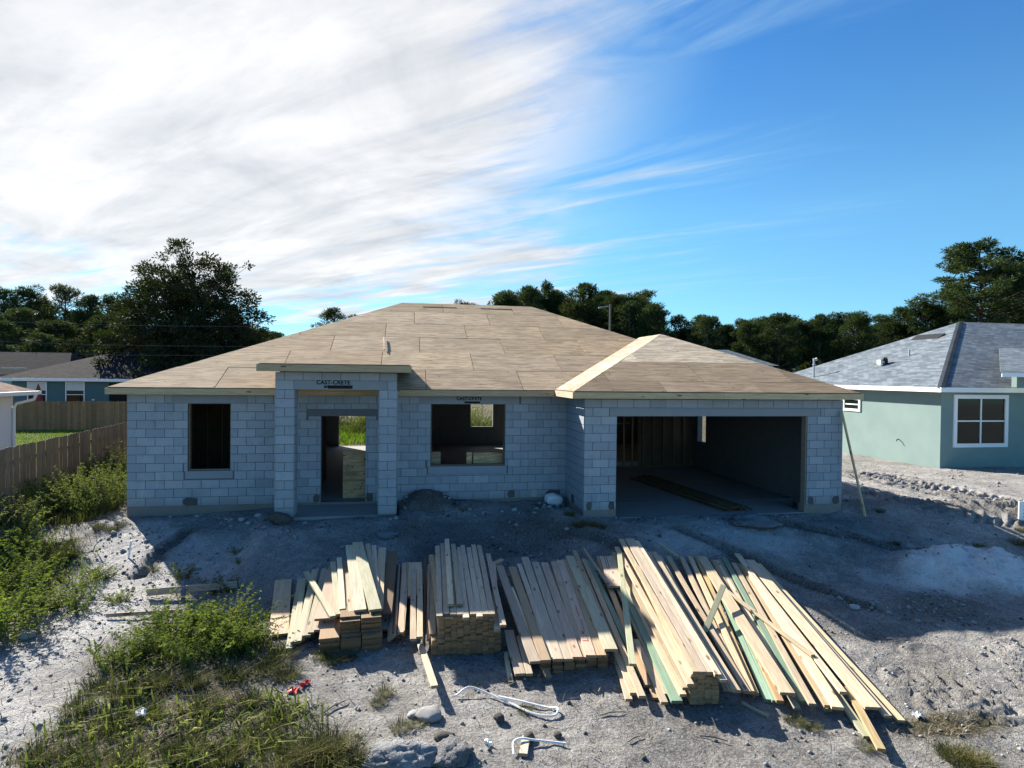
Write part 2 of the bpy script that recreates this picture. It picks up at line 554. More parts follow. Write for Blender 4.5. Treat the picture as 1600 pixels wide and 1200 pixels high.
def shingle(name, a, b, dark):
    k, t = mat(name, 0.95, 0.04)
    uv = t.new('ShaderNodeUVMap').outputs[0]
    br = t.new('ShaderNodeTexBrick')
    br.offset = 0.37
    t.put(br.inputs['Vector'], uv)
    br.inputs['Scale'].default_value = 1.0
    br.inputs['Brick Width'].default_value = 0.33
    br.inputs['Row Height'].default_value = 0.143
    br.inputs['Mortar Size'].default_value = 0.007
    br.inputs['Mortar Smooth'].default_value = 0.3
    br.inputs['Bias'].default_value = 0.0
    t.put(br.inputs['Color1'], a)
    t.put(br.inputs['Color2'], b)
    t.put(br.inputs['Mortar'], dark)
    co = t.new('ShaderNodeTexCoord').outputs['Object']
    c = t.mix(0.35, br.outputs['Color'], t.ramp(t.noise(co, 1.4, 5, 0.6), [(0.3, (0.25, 0.25, 0.25)), (0.7, (0.8, 0.8, 0.8))]), 'OVERLAY')
    c = t.mix(0.35, c, t.ramp(t.noise(co, 60, 3, 0.7), [(0.3, (0.2, 0.2, 0.2)), (0.7, (0.85, 0.85, 0.85))]), 'OVERLAY')
    t.put(t.bsdf.inputs['Base Color'], c)
    sv = t.new('ShaderNodeSeparateXYZ')
    t.put(sv.inputs[0], uv)
    saw = t.math('FRACT', t.math('DIVIDE', sv.outputs[1], 0.143))
    bump(t, t.math('SUBTRACT', 1.0, saw), 0.5, 0.02)


shingle('grey_shingle', (0.10, 0.124, 0.148), (0.185, 0.216, 0.245), (0.04, 0.05, 0.062))
shingle('charcoal_shingle', (0.022, 0.023, 0.027), (0.042, 0.042, 0.046), (0.012, 0.012, 0.014))
shingle('brown_shingle', (0.15, 0.105, 0.085), (0.23, 0.17, 0.14), (0.07, 0.05, 0.045))


# sawn timber; the object's colour sets its tone
def wood(name, end=False, bright=1.0):
    k, t = mat(name, 0.75, 0.25)
    v, r = obj_vec(t)
    oc = t.new('ShaderNodeObjectInfo').outputs['Color']
    g = t.noise(t.mapping(v, scale=(0.8, 14, 14)), 3.0, 6, 0.62, 0.7)
    g2 = t.noise(t.mapping(v, scale=(0.5, 40, 40)), 4.0, 3, 0.6)
    big = t.noise(t.mapping(v, scale=(1, 3, 3)), 1.3, 4, 0.6)
    c = t.mix(t.step(g, 0.35, 0.7), oc, t.mix(0.42, oc, (0.20, 0.12, 0.05)))
    c = t.mix(t.math('MULTIPLY', t.step(g2, 0.55, 0.75), 0.22), c, (0.16, 0.10, 0.05))
    c = t.mix(t.math('MULTIPLY', t.step(big, 0.47, 0.70), 0.6), c, t.mix(0.5, oc, (0.27, 0.24, 0.20)))
    kn = t.voro(t.mapping(v, scale=(1.0, 3.2, 3.2)), 1.9, 'F1', 'Distance')
    c = t.mix(t.math('MULTIPLY', t.step(kn, 0.17, 0.07), 0.8), c, (0.10, 0.05, 0.022))
    if end:
        c = t.mix(1.0, c, (0.62, 0.52, 0.44), 'MULTIPLY')
        rg = t.noise(v, 60, 3, 0.6)
        c = t.mix(t.math('MULTIPLY', t.step(rg, 0.45, 0.65), 0.3), c, (0.08, 0.05, 0.03))
    c = t.mix(1.0, c, t.mix(r, (0.72, 0.71, 0.69), (1.10, 1.07, 1.03)), 'MULTIPLY')
    t.put(t.bsdf.inputs['Base Color'], c)
    bump(t, t.math('ADD', g, t.math('MULTIPLY', g2, 0.5)), 0.25, 0.004)


wood('timber')
wood('timber_end', True)
WOOD = None


# roof plywood, weathered in streaks
k, t = mat('plywood', 0.9, 0.15)
v, r = obj_vec(t)
oc = t.new('ShaderNodeObjectInfo').outputs['Color']
g = t.noise(t.mapping(v, scale=(1.0, 7, 7)), 1.6, 7, 0.66, 0.9)
g2 = t.noise(t.mapping(v, scale=(0.6, 22, 22)), 3.2, 4, 0.6)
st = t.noise(v, 0.9, 6, 0.62)
c = t.mix(t.step(g, 0.36, 0.66), oc, t.mix(0.6, oc, (0.14, 0.09, 0.05)))
c = t.mix(t.math('MULTIPLY', t.step(g2, 0.5, 0.75), 0.4), c, (0.13, 0.085, 0.05))
c = t.mix(t.math('MULTIPLY', t.step(st, 0.45, 0.75), 0.4), c, (0.22, 0.175, 0.13))
kn = t.voro(t.mapping(v, scale=(1.0, 2.2, 2.2)), 1.8, 'F1', 'Distance')
c = t.mix(t.math('MULTIPLY', t.step(kn, 0.10, 0.045), 0.75), c, (0.06, 0.035, 0.02))
c = t.mix(1.0, c, t.mix(r, (0.84, 0.83, 0.82), (1.1, 1.09, 1.07)), 'MULTIPLY')
t.put(t.bsdf.inputs['Base Color'], c)
bump(t, t.math('ADD', g, t.math('ADD', t.math('MULTIPLY', g2, 0.4), t.math('MULTIPLY', st, 1.2))), 0.5, 0.012)


def leaf(name, dark, light, yellow=None, trans=0.25):
    k, t = mat(name, 0.8, 0.08)
    at = t.new('ShaderNodeAttribute', attribute_name='tint')
    f = at.outputs['Fac']
    oi = t.new('ShaderNodeObjectInfo').outputs['Random']
    c = t.mix(f, dark, light)
    if yellow:
        c = t.mix(t.step(f, 0.86, 0.97), c, yellow)
    c = t.mix(1.0, c, t.mix(oi, (0.62, 0.68, 0.66), (1.42, 1.3, 1.1)), 'MULTIPLY')
    t.put(t.bsdf.inputs['Base Color'], c)
    tr = t.new('ShaderNodeBsdfTranslucent')
    t.put(tr.inputs[0], t.mix(0.5, c, (0.12, 0.17, 0.01)))
    ms = t.new('ShaderNodeMixShader')
    ms.inputs[0].default_value = trans
    out = [n for n in t.n if n.type == 'OUTPUT_MATERIAL'][0]
    t.l.new(t.bsdf.outputs[0], ms.inputs[1])
    t.l.new(tr.outputs[0], ms.inputs[2])
    t.l.new(ms.outputs[0], out.inputs[0])


leaf('pine_leaf', (0.015, 0.028, 0.014), (0.05, 0.078, 0.032), trans=0.15)
leaf('oak_leaf', (0.012, 0.018, 0.010), (0.035, 0.045, 0.022), trans=0.10)
leaf('olive_leaf', (0.03, 0.045, 0.025), (0.085, 0.10, 0.06), trans=0.15)
leaf('weed_leaf', (0.06, 0.085, 0.024), (0.185, 0.22, 0.065), (0.30, 0.28, 0.14), 0.38)
leaf('fresh_leaf', (0.05, 0.085, 0.018), (0.18, 0.235, 0.045), (0.26, 0.27, 0.09), 0.42)
leaf('grass_leaf', (0.045, 0.05, 0.02), (0.12, 0.12, 0.05), (0.30, 0.25, 0.15), 0.22)
leaf('lawn_leaf', (0.08, 0.16, 0.02), (0.17, 0.30, 0.03), trans=0.35)
simple('bark', (0.11, 0.085, 0.07), 0.95, 0.3, 6, 0.1, 0.6, 20)
simple('dry_stem', (0.2, 0.165, 0.11), 0.9, 0.25, 6)
simple('board_fence_wood', (0.24, 0.15, 0.08), 0.9, 0.4, 5, 0.15, 0.3, 30)
simple('fence_wood', (0.24, 0.175, 0.115), 0.9, 0.35, 5, 0.15, 0.3, 30)
simple('lawn', (0.10, 0.17, 0.03), 0.95, 0.25, 1.2, 0.1, 0.5, 30)


# ------------------------------------------------------------------ ground sheet
def axis(c0, c1, st, lo, hi, grow=1.16):
    core = list(np.arange(c0, c1 + 1e-6, st))
    up = [core[-1]]; s = st
    while up[-1] < hi:
        s *= grow; up.append(up[-1] + s)
    dn = [core[0]]; s = st
    while dn[-1] > lo:
        s *= grow; dn.append(dn[-1] - s)
    return np.array(dn[:0:-1] + core + up[1:])


gx = axis(-8.0, 24.5, 0.06, -900, 900)
gy = axis(-11.2, 4.6, 0.055, -250, 1200)
GX, GY = np.meshgrid(gx, gy)
GZ = gz(GX, GY)
nx, ny = len(gx), len(gy)
idx = np.arange(nx * ny).reshape(ny, nx)
Fq = np.stack([idx[:-1, :-1], idx[:-1, 1:], idx[1:, 1:], idx[1:, :-1]], -1).reshape(-1, 4)
gme = np_mesh('ground', np.stack([GX, GY, GZ], -1).reshape(-1, 3), Fq, MT['soil'], smooth=True)


def veg_mask(x, y):
    """where weeds and litter cover the soil"""
    e = 0.9 * fbm(x, y, 0.9, 4, 201)
    a = sstep(1.0, 0.55, np.hypot((x - 3.45) / 1.55, (y + 6.5) / 1.35) + e * 0.5)
    a = np.maximum(a, sstep(1.0, 0.6, np.hypot((x - 3.9) / 1.9, (y + 8.2) / 1.2) + e * 0.5))
    a = np.maximum(a, sstep(1.0, 0.6, np.hypot((x + 0.9) / 1.5, (y + 3.0) / 2.0) + e * 0.6) * 0.9)
    a = np.maximum(a, sstep(-0.35, -1.0, x + 0.4 * e) * sstep(-0.9, 0.2, y + e))
    a = np.maximum(a, sstep(12.9, 14.5, y + e))
    a = np.maximum(a, sstep(1.0, 0.5, np.hypot((x - 12.9) / 1.0, (y + 9.3) / 0.35) + e * 0.6))
    a = np.maximum(a, sstep(-3.0, -3.6, x))
    return a


def white_mask(x, y):
    e = fbm(x, y, 1.1, 5, 301)
    a = sstep(1.1, 0.4, np.hypot((x - 17.7) / 2.5, (y + 5.0) / 1.25) + 0.9 * e)
    d, al = seg_dist(x, y, [(0.9, -1.6), (1.3, -3.2), (1.6, -4.6), (1.4, -5.8), (1.3, -6.8), (1.8, -8.0), (2.0, -9.2)])
    a = np.maximum(a, 0.42 * sstep(1.3, 0.35, d + 2.0 * e))
    a = np.maximum(a, 0.4 * sstep(1.2, 0.4, np.hypot((x - 2.4) / 2.0, (y + 2.6) / 1.2) + e))
    a = np.maximum(a, 0.12 * sstep(17.2, 18.6, x + e) * sstep(6, 3, y))
    a = np.maximum(a, 0.4 * sstep(1.2, 0.5, np.hypot((x - 13.6) / 2.2, (y + 2.9) / 1.0) + e))
    return a


def dark_mask(x, y):
    e = fbm(x, y, 1.7, 5, 401)
    a = 0.8 * sstep(1.1, 0.5, np.hypot((x - 6.95) / 1.0, (y + 0.3) / 0.75) + e)
    a = np.maximum(a, 0.55 * sstep(1.2, 0.4, np.hypot((x - 8.2) / 2.6, (y + 2.2) / 1.2) + 1.2 * e))
    for k, g in enumerate(GULLIES):
        d, al = seg_dist(x + 0.25 * fbm(x, y, 2.0, 3, 31 + k), y + 0.25 * fbm(x, y, 2.0, 3, 41 + k), g)
        a = np.maximum(a, 0.75 * sstep(0.34, 0.08, d))
    for tr in TRACKS:
        d, al = seg_dist(x, y, tr)
        a = np.maximum(a, 0.35 * sstep(0.9, 0.5, d) * sstep(-0.1, 0.2, fbm(x, y, 5.0, 2, 405)))
    d, al = seg_dist(x, y, [(17.2, -0.8), (19.5, -2.0), (24, -3.1), (30, -4.2)])
    a = np.maximum(a, 0.4 * sstep(0.7, 0.1, d + e))
    a = np.maximum(a, 0.5 * sstep(1.1, 0.4, np.hypot((x - 15.6) / 1.3, (y + 6.3) / 0.9) + 1.3 * e))
    return a


col = np.zeros((nx * ny, 4), dtype=np.float32)
col[:, 0] = white_mask(GX, GY).ravel()
col[:, 1] = veg_mask(GX, GY).ravel()
col[:, 2] = dark_mask(GX, GY).ravel()
col[:, 3] = 1
a_ = gme.color_attributes.new('soil', 'FLOAT_COLOR', 'POINT')
a_.data.foreach_set('color', col.ravel())
ground = link('ground', gme)
ground['kind'] = 'structure'


# ------------------------------------------------------------------ the unfinished block house
BL, CO = 0.4064, 0.2032
house = empty('unfinished_house', 'grey concrete block house shell with bare plywood hip roof and open garage', 'house')
rng = random.Random(7)
blocks = []                                   # (size on screen, axis, data) gathered from every wall


def sub_rects(rect, holes):
    out = [rect]
    for (a0, a1, b0, b1) in holes:
        nxt = []
        for (x0, x1, z0, z1) in out:
            if a1 <= x0 + 1e-6 or a0 >= x1 - 1e-6 or b1 <= z0 + 1e-6 or b0 >= z1 - 1e-6:
                nxt.append((x0, x1, z0, z1)); continue
            if a0 > x0: nxt.append((x0, a0, z0, z1))
            if a1 < x1: nxt.append((a1, x1, z0, z1))
            xm0, xm1 = max(x0, a0), min(x1, a1)
            if b0 > z0: nxt.append((xm0, xm1, z0, b0))
            if b1 < z1: nxt.append((xm0, xm1, b1, z1))
        out = nxt
    return [r for r in out if r[1] - r[0] > 0.02 and r[3] - r[2] > 0.02]


def wall_core(name, frame, L, z0, z1, holes, th=0.19, material='mortar'):
    """frame maps (s, d, z) -> xyz with s along the wall and d into it"""
    mb = MB()
    for (a, b, c, d) in sub_rects((0, L, z0, z1), holes):
        mb.prism([frame(a, 0, c), frame(b, 0, c), frame(b, 0, d), frame(a, 0, d)], frame(0, th, 0) - frame(0, 0, 0))
    return mb.build(name, MT[material], house)


def lay_blocks(wall, frame, L, courses, z0, holes, start=0.0, width=None):
    bl = width or BL
    j = 0.006
    for r in range(courses):
        za, zb = z0 + r * CO, z0 + (r + 1) * CO
        s = -start - (bl / 2 if r % 2 else 0)
        while s < L - 1e-6:
            a, b = max(s, 0), min(s + bl, L)
            # now and then a cut piece where a cell was filled
            for (x0, x1, c0, c1) in sub_rects((a, b, za, zb), holes):
                if x1 - x0 < 0.05 or c1 - c0 < 0.04:
                    continue
                p = frame(0.5 * (x0 + x1), 0, 0.5 * (c0 + c1))
                d = p - CAM
                blocks.append(((x1 - x0) * (c1 - c0) / d.length_squared * abs(d.normalized().dot((frame(0, 1, 0) - frame(0, 0, 0)))),
                               wall, frame, x0 + j, x1 - j, c0 + j, c1 - j))
            s += bl


def extra_piece(name, wall, frame, a, b, c, d, material, proud=0.012):
    mb = MB()
    mb.prism([frame(a, -proud, c), frame(b, -proud, c), frame(b, -proud, d), frame(a, -proud, d)], frame(0, proud + 0.05, 0) - frame(0, 0, 0))
    return mb.build(name, MT[material], wall)


def fr_front(x0, y0):
    return lambda s, d, z: Vector((x0 + s, y0 + d, z))


def fr_left(x0, y0):                          # faces -x, s runs towards the camera
    return lambda s, d, z: Vector((x0 + d, y0 - s, z))


GY0 = -1.66
XR = 17.39
YB = 12.2
win_a = (1.325, 2.275, 0.825, 2.42)
door_a = (4.365, 5.43, 0.0, 2.13)
win_b = (7.034, 8.935, 0.855, 2.43)
f = fr_front(0, 0)
lint = [(0.98, 2.65, 2.4384, 2.6416), (4.02, 5.72, 2.13, 2.30), (6.75, 9.30, 2.4384, 2.6416)]
sills = [(1.24, 2.36, 0.64, 0.818), (6.95, 9.02, 0.655, 0.845)]
front = wall_core('front_wall', f, 10.566, 0, 2.6416, [win_a, door_a, win_b])
lay_blocks(front, f, 10.566, 13, 0, [win_a, door_a, win_b] + lint + sills, 0.0)
extra_piece('lintel', front, f, *lint[0], 'lintel')
extra_piece('lintel', front, f, *lint[1], 'dark_lintel', 0.014)
lb = extra_piece('lintel', front, f, *lint[2], 'lintel')
for q in sills:
    extra_piece('window_sill', front, f, q[0] + 0.03, q[1] - 0.03, q[2], q[3], 'lintel', 0.01)
for (a, b, c, d) in (win_a, win_b):           # treated bucks round the openings
    for (p, q, r_, s_) in ((a, a + 0.025, c, d), (b - 0.025, b, c, d), (a + 0.025, b - 0.025, c, c + 0.03)):
        e = MB().box(p, q, 0.05, 0.16, r_, s_).build('window_buck', MT['timber'], front)
        e.color = (0.22, 0.17, 0.12, 1)

# porch: two pillars carrying a lintel course and a block course
PX = [(3.556, 3.9624), (5.806, 6.2124)]
PY = -1.32
for (a, b) in PX:
    ff = fr_front(a, PY)
    pil = MB().box(a, b, PY, PY + BL, -0.32, 2.81).build('porch_pillar', MT['mortar'], house)
    lay_blocks(pil, ff, BL, 14, -0.035, [], 0.0)
    fl = fr_left(a, PY + BL)
    lay_blocks(pil, fl, BL, 14, -0.035, [], 0.0)
    frr = (lambda bb: (lambda s, d, z: Vector((bb - d, PY + s, z))))(b)
    lay_blocks(pil, frr, BL, 14, -0.035, [], 0.0)
ff = fr_front(PX[0][0], PY)
LB = PX[1][1] - PX[0][0]
beam = MB().box(PX[0][0], PX[1][1], PY, PY + 0.2, 2.81, 3.2).build('porch_beam', MT['mortar'], house)
pl = extra_piece('lintel', beam, ff, 0.40, LB - 0.22, 2.815, 3.015, 'lintel')
for (a, b) in ((0.008, 0.39), (LB - 0.21, LB - 0.008)):
    extra_piece('block', beam, ff, a, b, 2.815, 3.015, 'block')
for a, b in zip([0.008, 0.2, 0.6, 1.0, 1.41, 1.83, 2.26], [0.19, 0.59, 0.99, 1.40, 1.82, 2.25, LB - 0.008]):
    extra_piece('block', beam, ff, a, b - 0.002, 3.025, 3.195, 'block')
for (a, b) in PX:
    MB().box(a + 0.05, b - 0.05, PY + 0.2, -0.002, 2.81, 3.2).build('porch_side_beam', MT['block'], house)


def stamp(parent, lines, x, y, z, size, w):
    for i, (tx, dz, sc) in enumerate(lines):
        cu = bpy.data.curves.new('stamp_text', 'FONT')
        cu.body = tx
        cu.size = size * sc
        cu.align_x = 'CENTER'
        cu.extrude = 0.001
        cu.space_character = 1.05
        cu.offset = 0.004
        tmp = bpy.data.objects.new('stamp_text', cu)
        C.objects.link(tmp)
        bpy.context.view_layer.update()
        me_ = bpy.data.meshes.new_from_object(tmp.evaluated_get(bpy.context.evaluated_depsgraph_get()))
        bpy.data.objects.remove(tmp)
        me_.materials.clear()
        to = link('stamp_text', me_, parent, MT['ink'])
        to.location = (x, y, z + dz)
        to.rotation_euler = (R(90), 0, 0)


stamp(pl, [("CAST-CRETE", 0.0, 1.0), ("8F8-1B  U.L.", -0.085, 0.6)], 4.80, PY - 0.016, 2.935, 0.125, 0.8)
MB().box(4.68, 5.22, PY - 0.0165, PY - 0.013, 2.835, 2.912).build('stamp_label', MT['ink'], pl)
stamp(lb, [("CAST-CRETE", 0.0, 1.0)], 8.0, -0.016, 2.54, 0.11, 0.6)
MB().box(7.88, 8.28, -0.0165, -0.013, 2.455, 2.505).build('stamp_label', MT['ink'], lb)

# return wall and garage front
f = fr_left(10.566, 0.0)
GW = -GY0
ret = wall_core('return_wall', f, GW - 0.002, 0, 2.6416, [])
lay_blocks(ret, f, GW, 13, 0, [], 0.0, GW / 4)
f = fr_front(10.566, GY0)
LG = XR - 10.566
gar = (0.80, 5.82, -0.3, 2.235)
glint = (0.61, 6.19, 2.238, 2.4384)
gfront = wall_core('garage_front_wall', f, LG, 0, 2.6416, [gar])
lay_blocks(gfront, f, LG, 13, 0, [gar, glint], 0.0)
extra_piece('lintel', gfront, f, glint[0] + 0.01, glint[1] - 0.01, glint[2], glint[3] - 0.006, 'lintel')
jm = MB().box(16.36, 16.384, GY0 + 0.01, GY0 + 0.18, -0.19, 2.23).build('door_jamb', MT['timber'], gfront)
jm.color = (0.30, 0.25, 0.20, 1)

# grout clean-outs: dark patches in the lowest course
f0, f1, f2 = fr_front(0, 0), fr_front(10.566, GY0), fr_left(10.566, 0)
for (w_, ff, a, b, c, d, mt) in [(front, f0, 1.20, 1.55, 0.0, 0.20, 'patch'), (front, f0, 4.18, 4.345, 0.0, 0.21, 'patch'), (front, f0, 5.445, 5.62, 0.0, 0.22, 'patch'),
                                 (front, f0, 9.02, 9.22, 0.02, 0.21, 'patch'), (front, f0, 9.62, 9.80, 0.02, 0.21, 'pale_stone'), (front, f0, 10.05, 10.42, 0.0, 0.2, 'patch'),
                                 (gfront, f1, 0.07, 0.20, 0.0, 0.21, 'patch'), (gfront, f1, 0.61, 0.76, 0.0, 0.22, 'patch'), (gfront, f1, 5.86, 6.03, 0.0, 0.21, 'patch'),
                                 (gfront, f1, 6.56, 6.76, 0.0, 0.2, 'patch'), (ret, f2, 0.62, 0.9, 0.0, 0.22, 'patch')]:
    n = 9
    pts = []
    for i in range(n):                        # ragged outline
        an = 2 * math.pi * i / n
        sx_, sz_ = math.cos(an), math.sin(an)
        q = max(abs(sx_), abs(sz_))
        pts.append((0.5 * (a + b) + 0.5 * (b - a) * sx_ / q * rng.uniform(0.85, 1.08), max(0.004, 0.5 * (c + d) + 0.5 * (d - c) * sz_ / q * rng.uniform(0.85, 1.05))))
    MB().prism([ff(x_, -0.017, z_) for x_, z_ in pts], ff(0, 0.03, 0) - ff(0, 0, 0)).build('grout_patch', MT[mt], w_)

# footing and slabs
for q in ((0.004, 10.57, 0.006, 0.3), (10.572, 11.37, GY0 + 0.006, GY0 + 0.3), (16.386, XR - 0.004, GY0 + 0.006, GY0 + 0.3), (10.572, 10.8, GY0 + 0.31, 0.0)):
    MB().box(*q, -0.6, -0.002).build('footing', MT['footing'], house)
MB().box(0.2, 10.55, 0.31, YB - 0.2, -0.3, -0.004).build('floor_slab', MT['slab'], house)
MB().box(10.81, XR - 0.2, 0.0, 6.2, -0.45, -0.19).build('garage_slab', MT['slab'], house)
MB().box(11.375, 16.38, GY0 + 0.0, -0.001, -0.45, -0.192).build('garage_apron', MT['slab'], house)
MB().box(10.56, XR - 0.2, 6.21, YB - 0.2, -0.3, -0.006).build('rear_slab', MT['slab'], house)
MB().box(3.60, 6.17, PY + 0.02, 0.003, -0.4, -0.055).build('porch_slab', MT['slab'], house)

# outer walls that the photograph only shows from inside
XL = 0.0
MB().box(0, 0.19, 0.192, YB, -0.3, 2.6416).build('left_side_wall', MT['shaded_block'], house)
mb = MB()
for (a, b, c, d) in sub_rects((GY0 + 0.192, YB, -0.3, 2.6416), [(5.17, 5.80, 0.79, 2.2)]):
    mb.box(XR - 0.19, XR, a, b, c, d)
mb.build('right_side_wall', MT['shaded_block'], house)
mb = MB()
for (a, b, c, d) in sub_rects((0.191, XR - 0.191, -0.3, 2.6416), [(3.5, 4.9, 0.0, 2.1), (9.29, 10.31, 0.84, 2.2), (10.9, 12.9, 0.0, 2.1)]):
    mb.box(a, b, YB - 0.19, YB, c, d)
mb.build('rear_wall', MT['shaded_block'], house)
MB().box(10.57, 10.75, 0.2, 6.2, -0.2, 2.6416).build('garage_side_wall', MT['shaded_block'], house)
# unseen strips above the block, added to stop light leaking in at the eaves
mb = MB()
mb.box(0.03, 10.6, 0.03, 0.1, 2.642, 2.95)
mb.box(10.6, XR - 0.05, GY0 + 0.03, GY0 + 0.1, 2.642, 2.93)
mb.box(10.6, 10.67, GY0 + 0.1, 0.1, 2.642, 2.93)
mb.box(XR - 0.12, XR - 0.05, GY0 + 0.1, YB, 2.642, 2.86)
mb.box(0.03, 0.1, 0.1, YB, 2.642, 2.86)
mb.box(0.1, XR - 0.12, YB - 0.1, YB - 0.03, 2.642, 2.86)
o_ = mb.build('eave_light_stop', MT['timber'], house)
o_.color = (0.2, 0.16, 0.12, 1)
# ceiling framing and the stud walls inside
mb = MB()
for i in range(26):
    x_ = 0.4 + i * 0.66
    mb.box(x_, x_ + 0.038, 0.2, YB - 0.2, 2.66, 2.75)
o_ = mb.build('truss_chords', MT['timber'], house)
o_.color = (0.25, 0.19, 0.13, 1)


def stud_wall(x0, x1, y, z0, z1, openings=(), axis_x=True, noggin=None):
    w = MB()
    def bx(a, b, c, d):
        if axis_x: w.box(a, b, y, y + 0.09, c, d)
        else: w.box(y, y + 0.09, a, b, c, d)
    bx(x0, x1, z0, z0 + 0.038)
    bx(x0, x1, z1 - 0.076, z1)
    o = w.build('stud_partition', MT['timber'], house)
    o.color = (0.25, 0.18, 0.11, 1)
    n = int((x1 - x0) / 0.406)
    for i in range(n + 1):
        a = x0 + i * 0.406
        if any(p < a < q for p, q in openings) or a + 0.038 > x1 + 1e-6: continue
        m_ = MB()
        if axis_x: m_.box(a, a + 0.038, y, y + 0.09, z0 + 0.038, z1 - 0.076)
        else: m_.box(y, y + 0.09, a, a + 0.038, z0 + 0.038, z1 - 0.076)
        s_ = m_.build('stud', MT['timber'], o)
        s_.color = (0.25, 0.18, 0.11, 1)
    if noggin:
        m_ = MB()
        if axis_x: m_.box(x0 + 0.04, x1 - 0.04, y + 0.02, y + 0.07, noggin, noggin + 0.04)
        s_ = m_.build('noggin', MT['timber'], o)
        s_.color = (0.25, 0.18, 0.11, 1)


stud_wall(10.76, 14.7, 6.1, -0.19, 2.64, [(13.4, 14.2)], True, 1.42)
stud_wall(14.75, 17.18, 6.1, -0.19, 2.64, (), True)
stud_wall(0.25, 4.0, 3.6, 0.0, 2.64, (), True)
MB().box(4.02, 4.035, 0.2, 3.6, 0.0, 2.62).build('added_dark_board', MT['plywood'], house).color = (0.12, 0.09, 0.07, 1)  # dark boards added to shut light out of the room behind the window
MB().box(0.2, 4.0, 3.70, 3.715, 0.0, 2.62).build('added_dark_board', MT['plywood'], house).color = (0.12, 0.09, 0.07, 1)
MB().box(15.0, 17.16, 6.2, 6.215, -0.18, 2.62).build('added_dark_board', MT['plywood'], house).color = (0.12, 0.09, 0.07, 1)

# blocks: the three hundred that show largest are objects, the others one mesh
blocks.sort(key=lambda b: -b[0])
for (sz, wall, fm, a, b, c, d) in blocks[:292]:
    mb = MB()
    pr = 0.011 + rng.uniform(-0.003, 0.003)
    e = [rng.uniform(-0.002, 0.002) for _ in range(8)]
    mb.prism([fm(a + e[0], -pr, c + e[1]), fm(b + e[2], -pr, c + e[3]), fm(b + e[4], -pr, d + e[5]), fm(a + e[6], -pr, d + e[7])], fm(0, 0.06, 0) - fm(0, 0, 0))
    me = mb.mesh('block', MT['block'])
    link('block', me, wall)
mb = MB()
for (sz, wall, fm, a, b, c, d) in blocks[292:]:
    pr = 0.011 + rng.uniform(-0.003, 0.003)
    mb.prism([fm(a, -pr, c), fm(b, -pr, c), fm(b, -pr, d), fm(a, -pr, d)], fm(0, 0.06, 0) - fm(0, 0, 0))
mb.build('remaining_blocks', MT['block'], house)['kind'] = 'stuff'


# ------------------------------------------------------------------ plywood hip roof
S = 0.44
ZE = 2.815


def clip2(poly, a, b, c):
    """keep the part of a 2-D polygon where a*x+b*y<=c"""
    out = []
    for i in range(len(poly)):
        p, q = poly[i], poly[(i + 1) % len(poly)]
        dp, dq = a * p[0] + b * p[1] - c, a * q[0] + b * q[1] - c
        if dp <= 0: out.append(p)
        if (dp < 0 < dq) or (dq < 0 < dp):
            t_ = dp / (dp - dq)
            out.append((p[0] + (q[0] - p[0]) * t_, p[1] + (q[1] - p[1]) * t_))
    return out


def deck(poly, name, tone, seed, sheet=(2.44, 1.22), th=0.014, tones=None, pieces=True, first=None, parent=None):
    """poly: corners of a roof plane, eave edge first (two points), then round"""
    r_ = random.Random(seed)
    P_ = [Vector(p) for p in poly]
    u = (P_[1] - P_[0]).normalized()
    n = (P_[1] - P_[0]).cross(P_[2] - P_[0]).normalized()
    v = n.cross(u)
    base = MB().prism([p - n * 0.016 for p in P_], -n * 0.012)
    o = base.build(name, MT['plywood'], parent or house)
    o.color = (0.16, 0.12, 0.09, 1)
    if not pieces:
        o.color = (*tone, 1)
        return o
    q = [((p - P_[0]).dot(u), (p - P_[0]).dot(v)) for p in P_]
    umin, umax = min(a for a, b in q), max(a for a, b in q)
    vmax = max(b for a, b in q)
    # order the outline counter-clockwise
    area = sum(q[i][0] * q[(i + 1) % len(q)][1] - q[(i + 1) % len(q)][0] * q[i][1] for i in range(len(q)))
    if area < 0: q = q[::-1]
    row, vv = 0, 0.0
    while vv < vmax:
        h = sheet[1] if not (row == 0 and first) else first
        s = umin - (sheet[0] * (0.5 if row % 2 else 0.0)) - r_.uniform(0, 0.7)
        while s < umax:
            g = 0.007
            rc = [(s + g, vv + g), (s + sheet[0] - g, vv + g), (s + sheet[0] - g, vv + h - g), (s + g, vv + h - g)]
            for i in range(len(q)):
                a, b = q[i], q[(i + 1) % len(q)]
                nx_, ny_ = (b[1] - a[1]), -(b[0] - a[0])
                rc = clip2(rc, nx_, ny_, nx_ * a[0] + ny_ * a[1])
                if len(rc) < 3: break
            if len(rc) >= 3:
                ar = 0.5 * abs(sum(rc[i][0] * rc[(i + 1) % len(rc)][1] - rc[(i + 1) % len(rc)][0] * rc[i][1] for i in range(len(rc))))
                if ar > 0.01:
                    cx_ = sum(p[0] for p in rc) / len(rc); cy_ = sum(p[1] for p in rc) / len(rc)
                    lift = r_.uniform(0, 0.006)
                    tu, tv = r_.uniform(-0.0022, 0.0022), r_.uniform(-0.004, 0.004)
                    mb = MB()
                    loc = [Vector((p[0] - cx_, p[1] - cy_, lift + tu * (p[0] - cx_) + tv * (p[1] - cy_))) for p in rc]
                    mb.prism(loc, (0, 0, -th))
                    sh = mb.build('plywood_sheet', MT['plywood'], o)
                    M_ = Matrix((u, v, n)).transposed().to_4x4()
                    M_.translation = P_[0] + u * cx_ + v * cy_
                    sh.matrix_world = M_
                    tn = tones(row, r_) if tones else tone
                    k_ = r_.uniform(0.82, 1.09)
                    sh.color = (tn[0] * k_, tn[1] * k_, tn[2] * k_, 1)
            s += sheet[0]
        vv += h
        row += 1
    return o


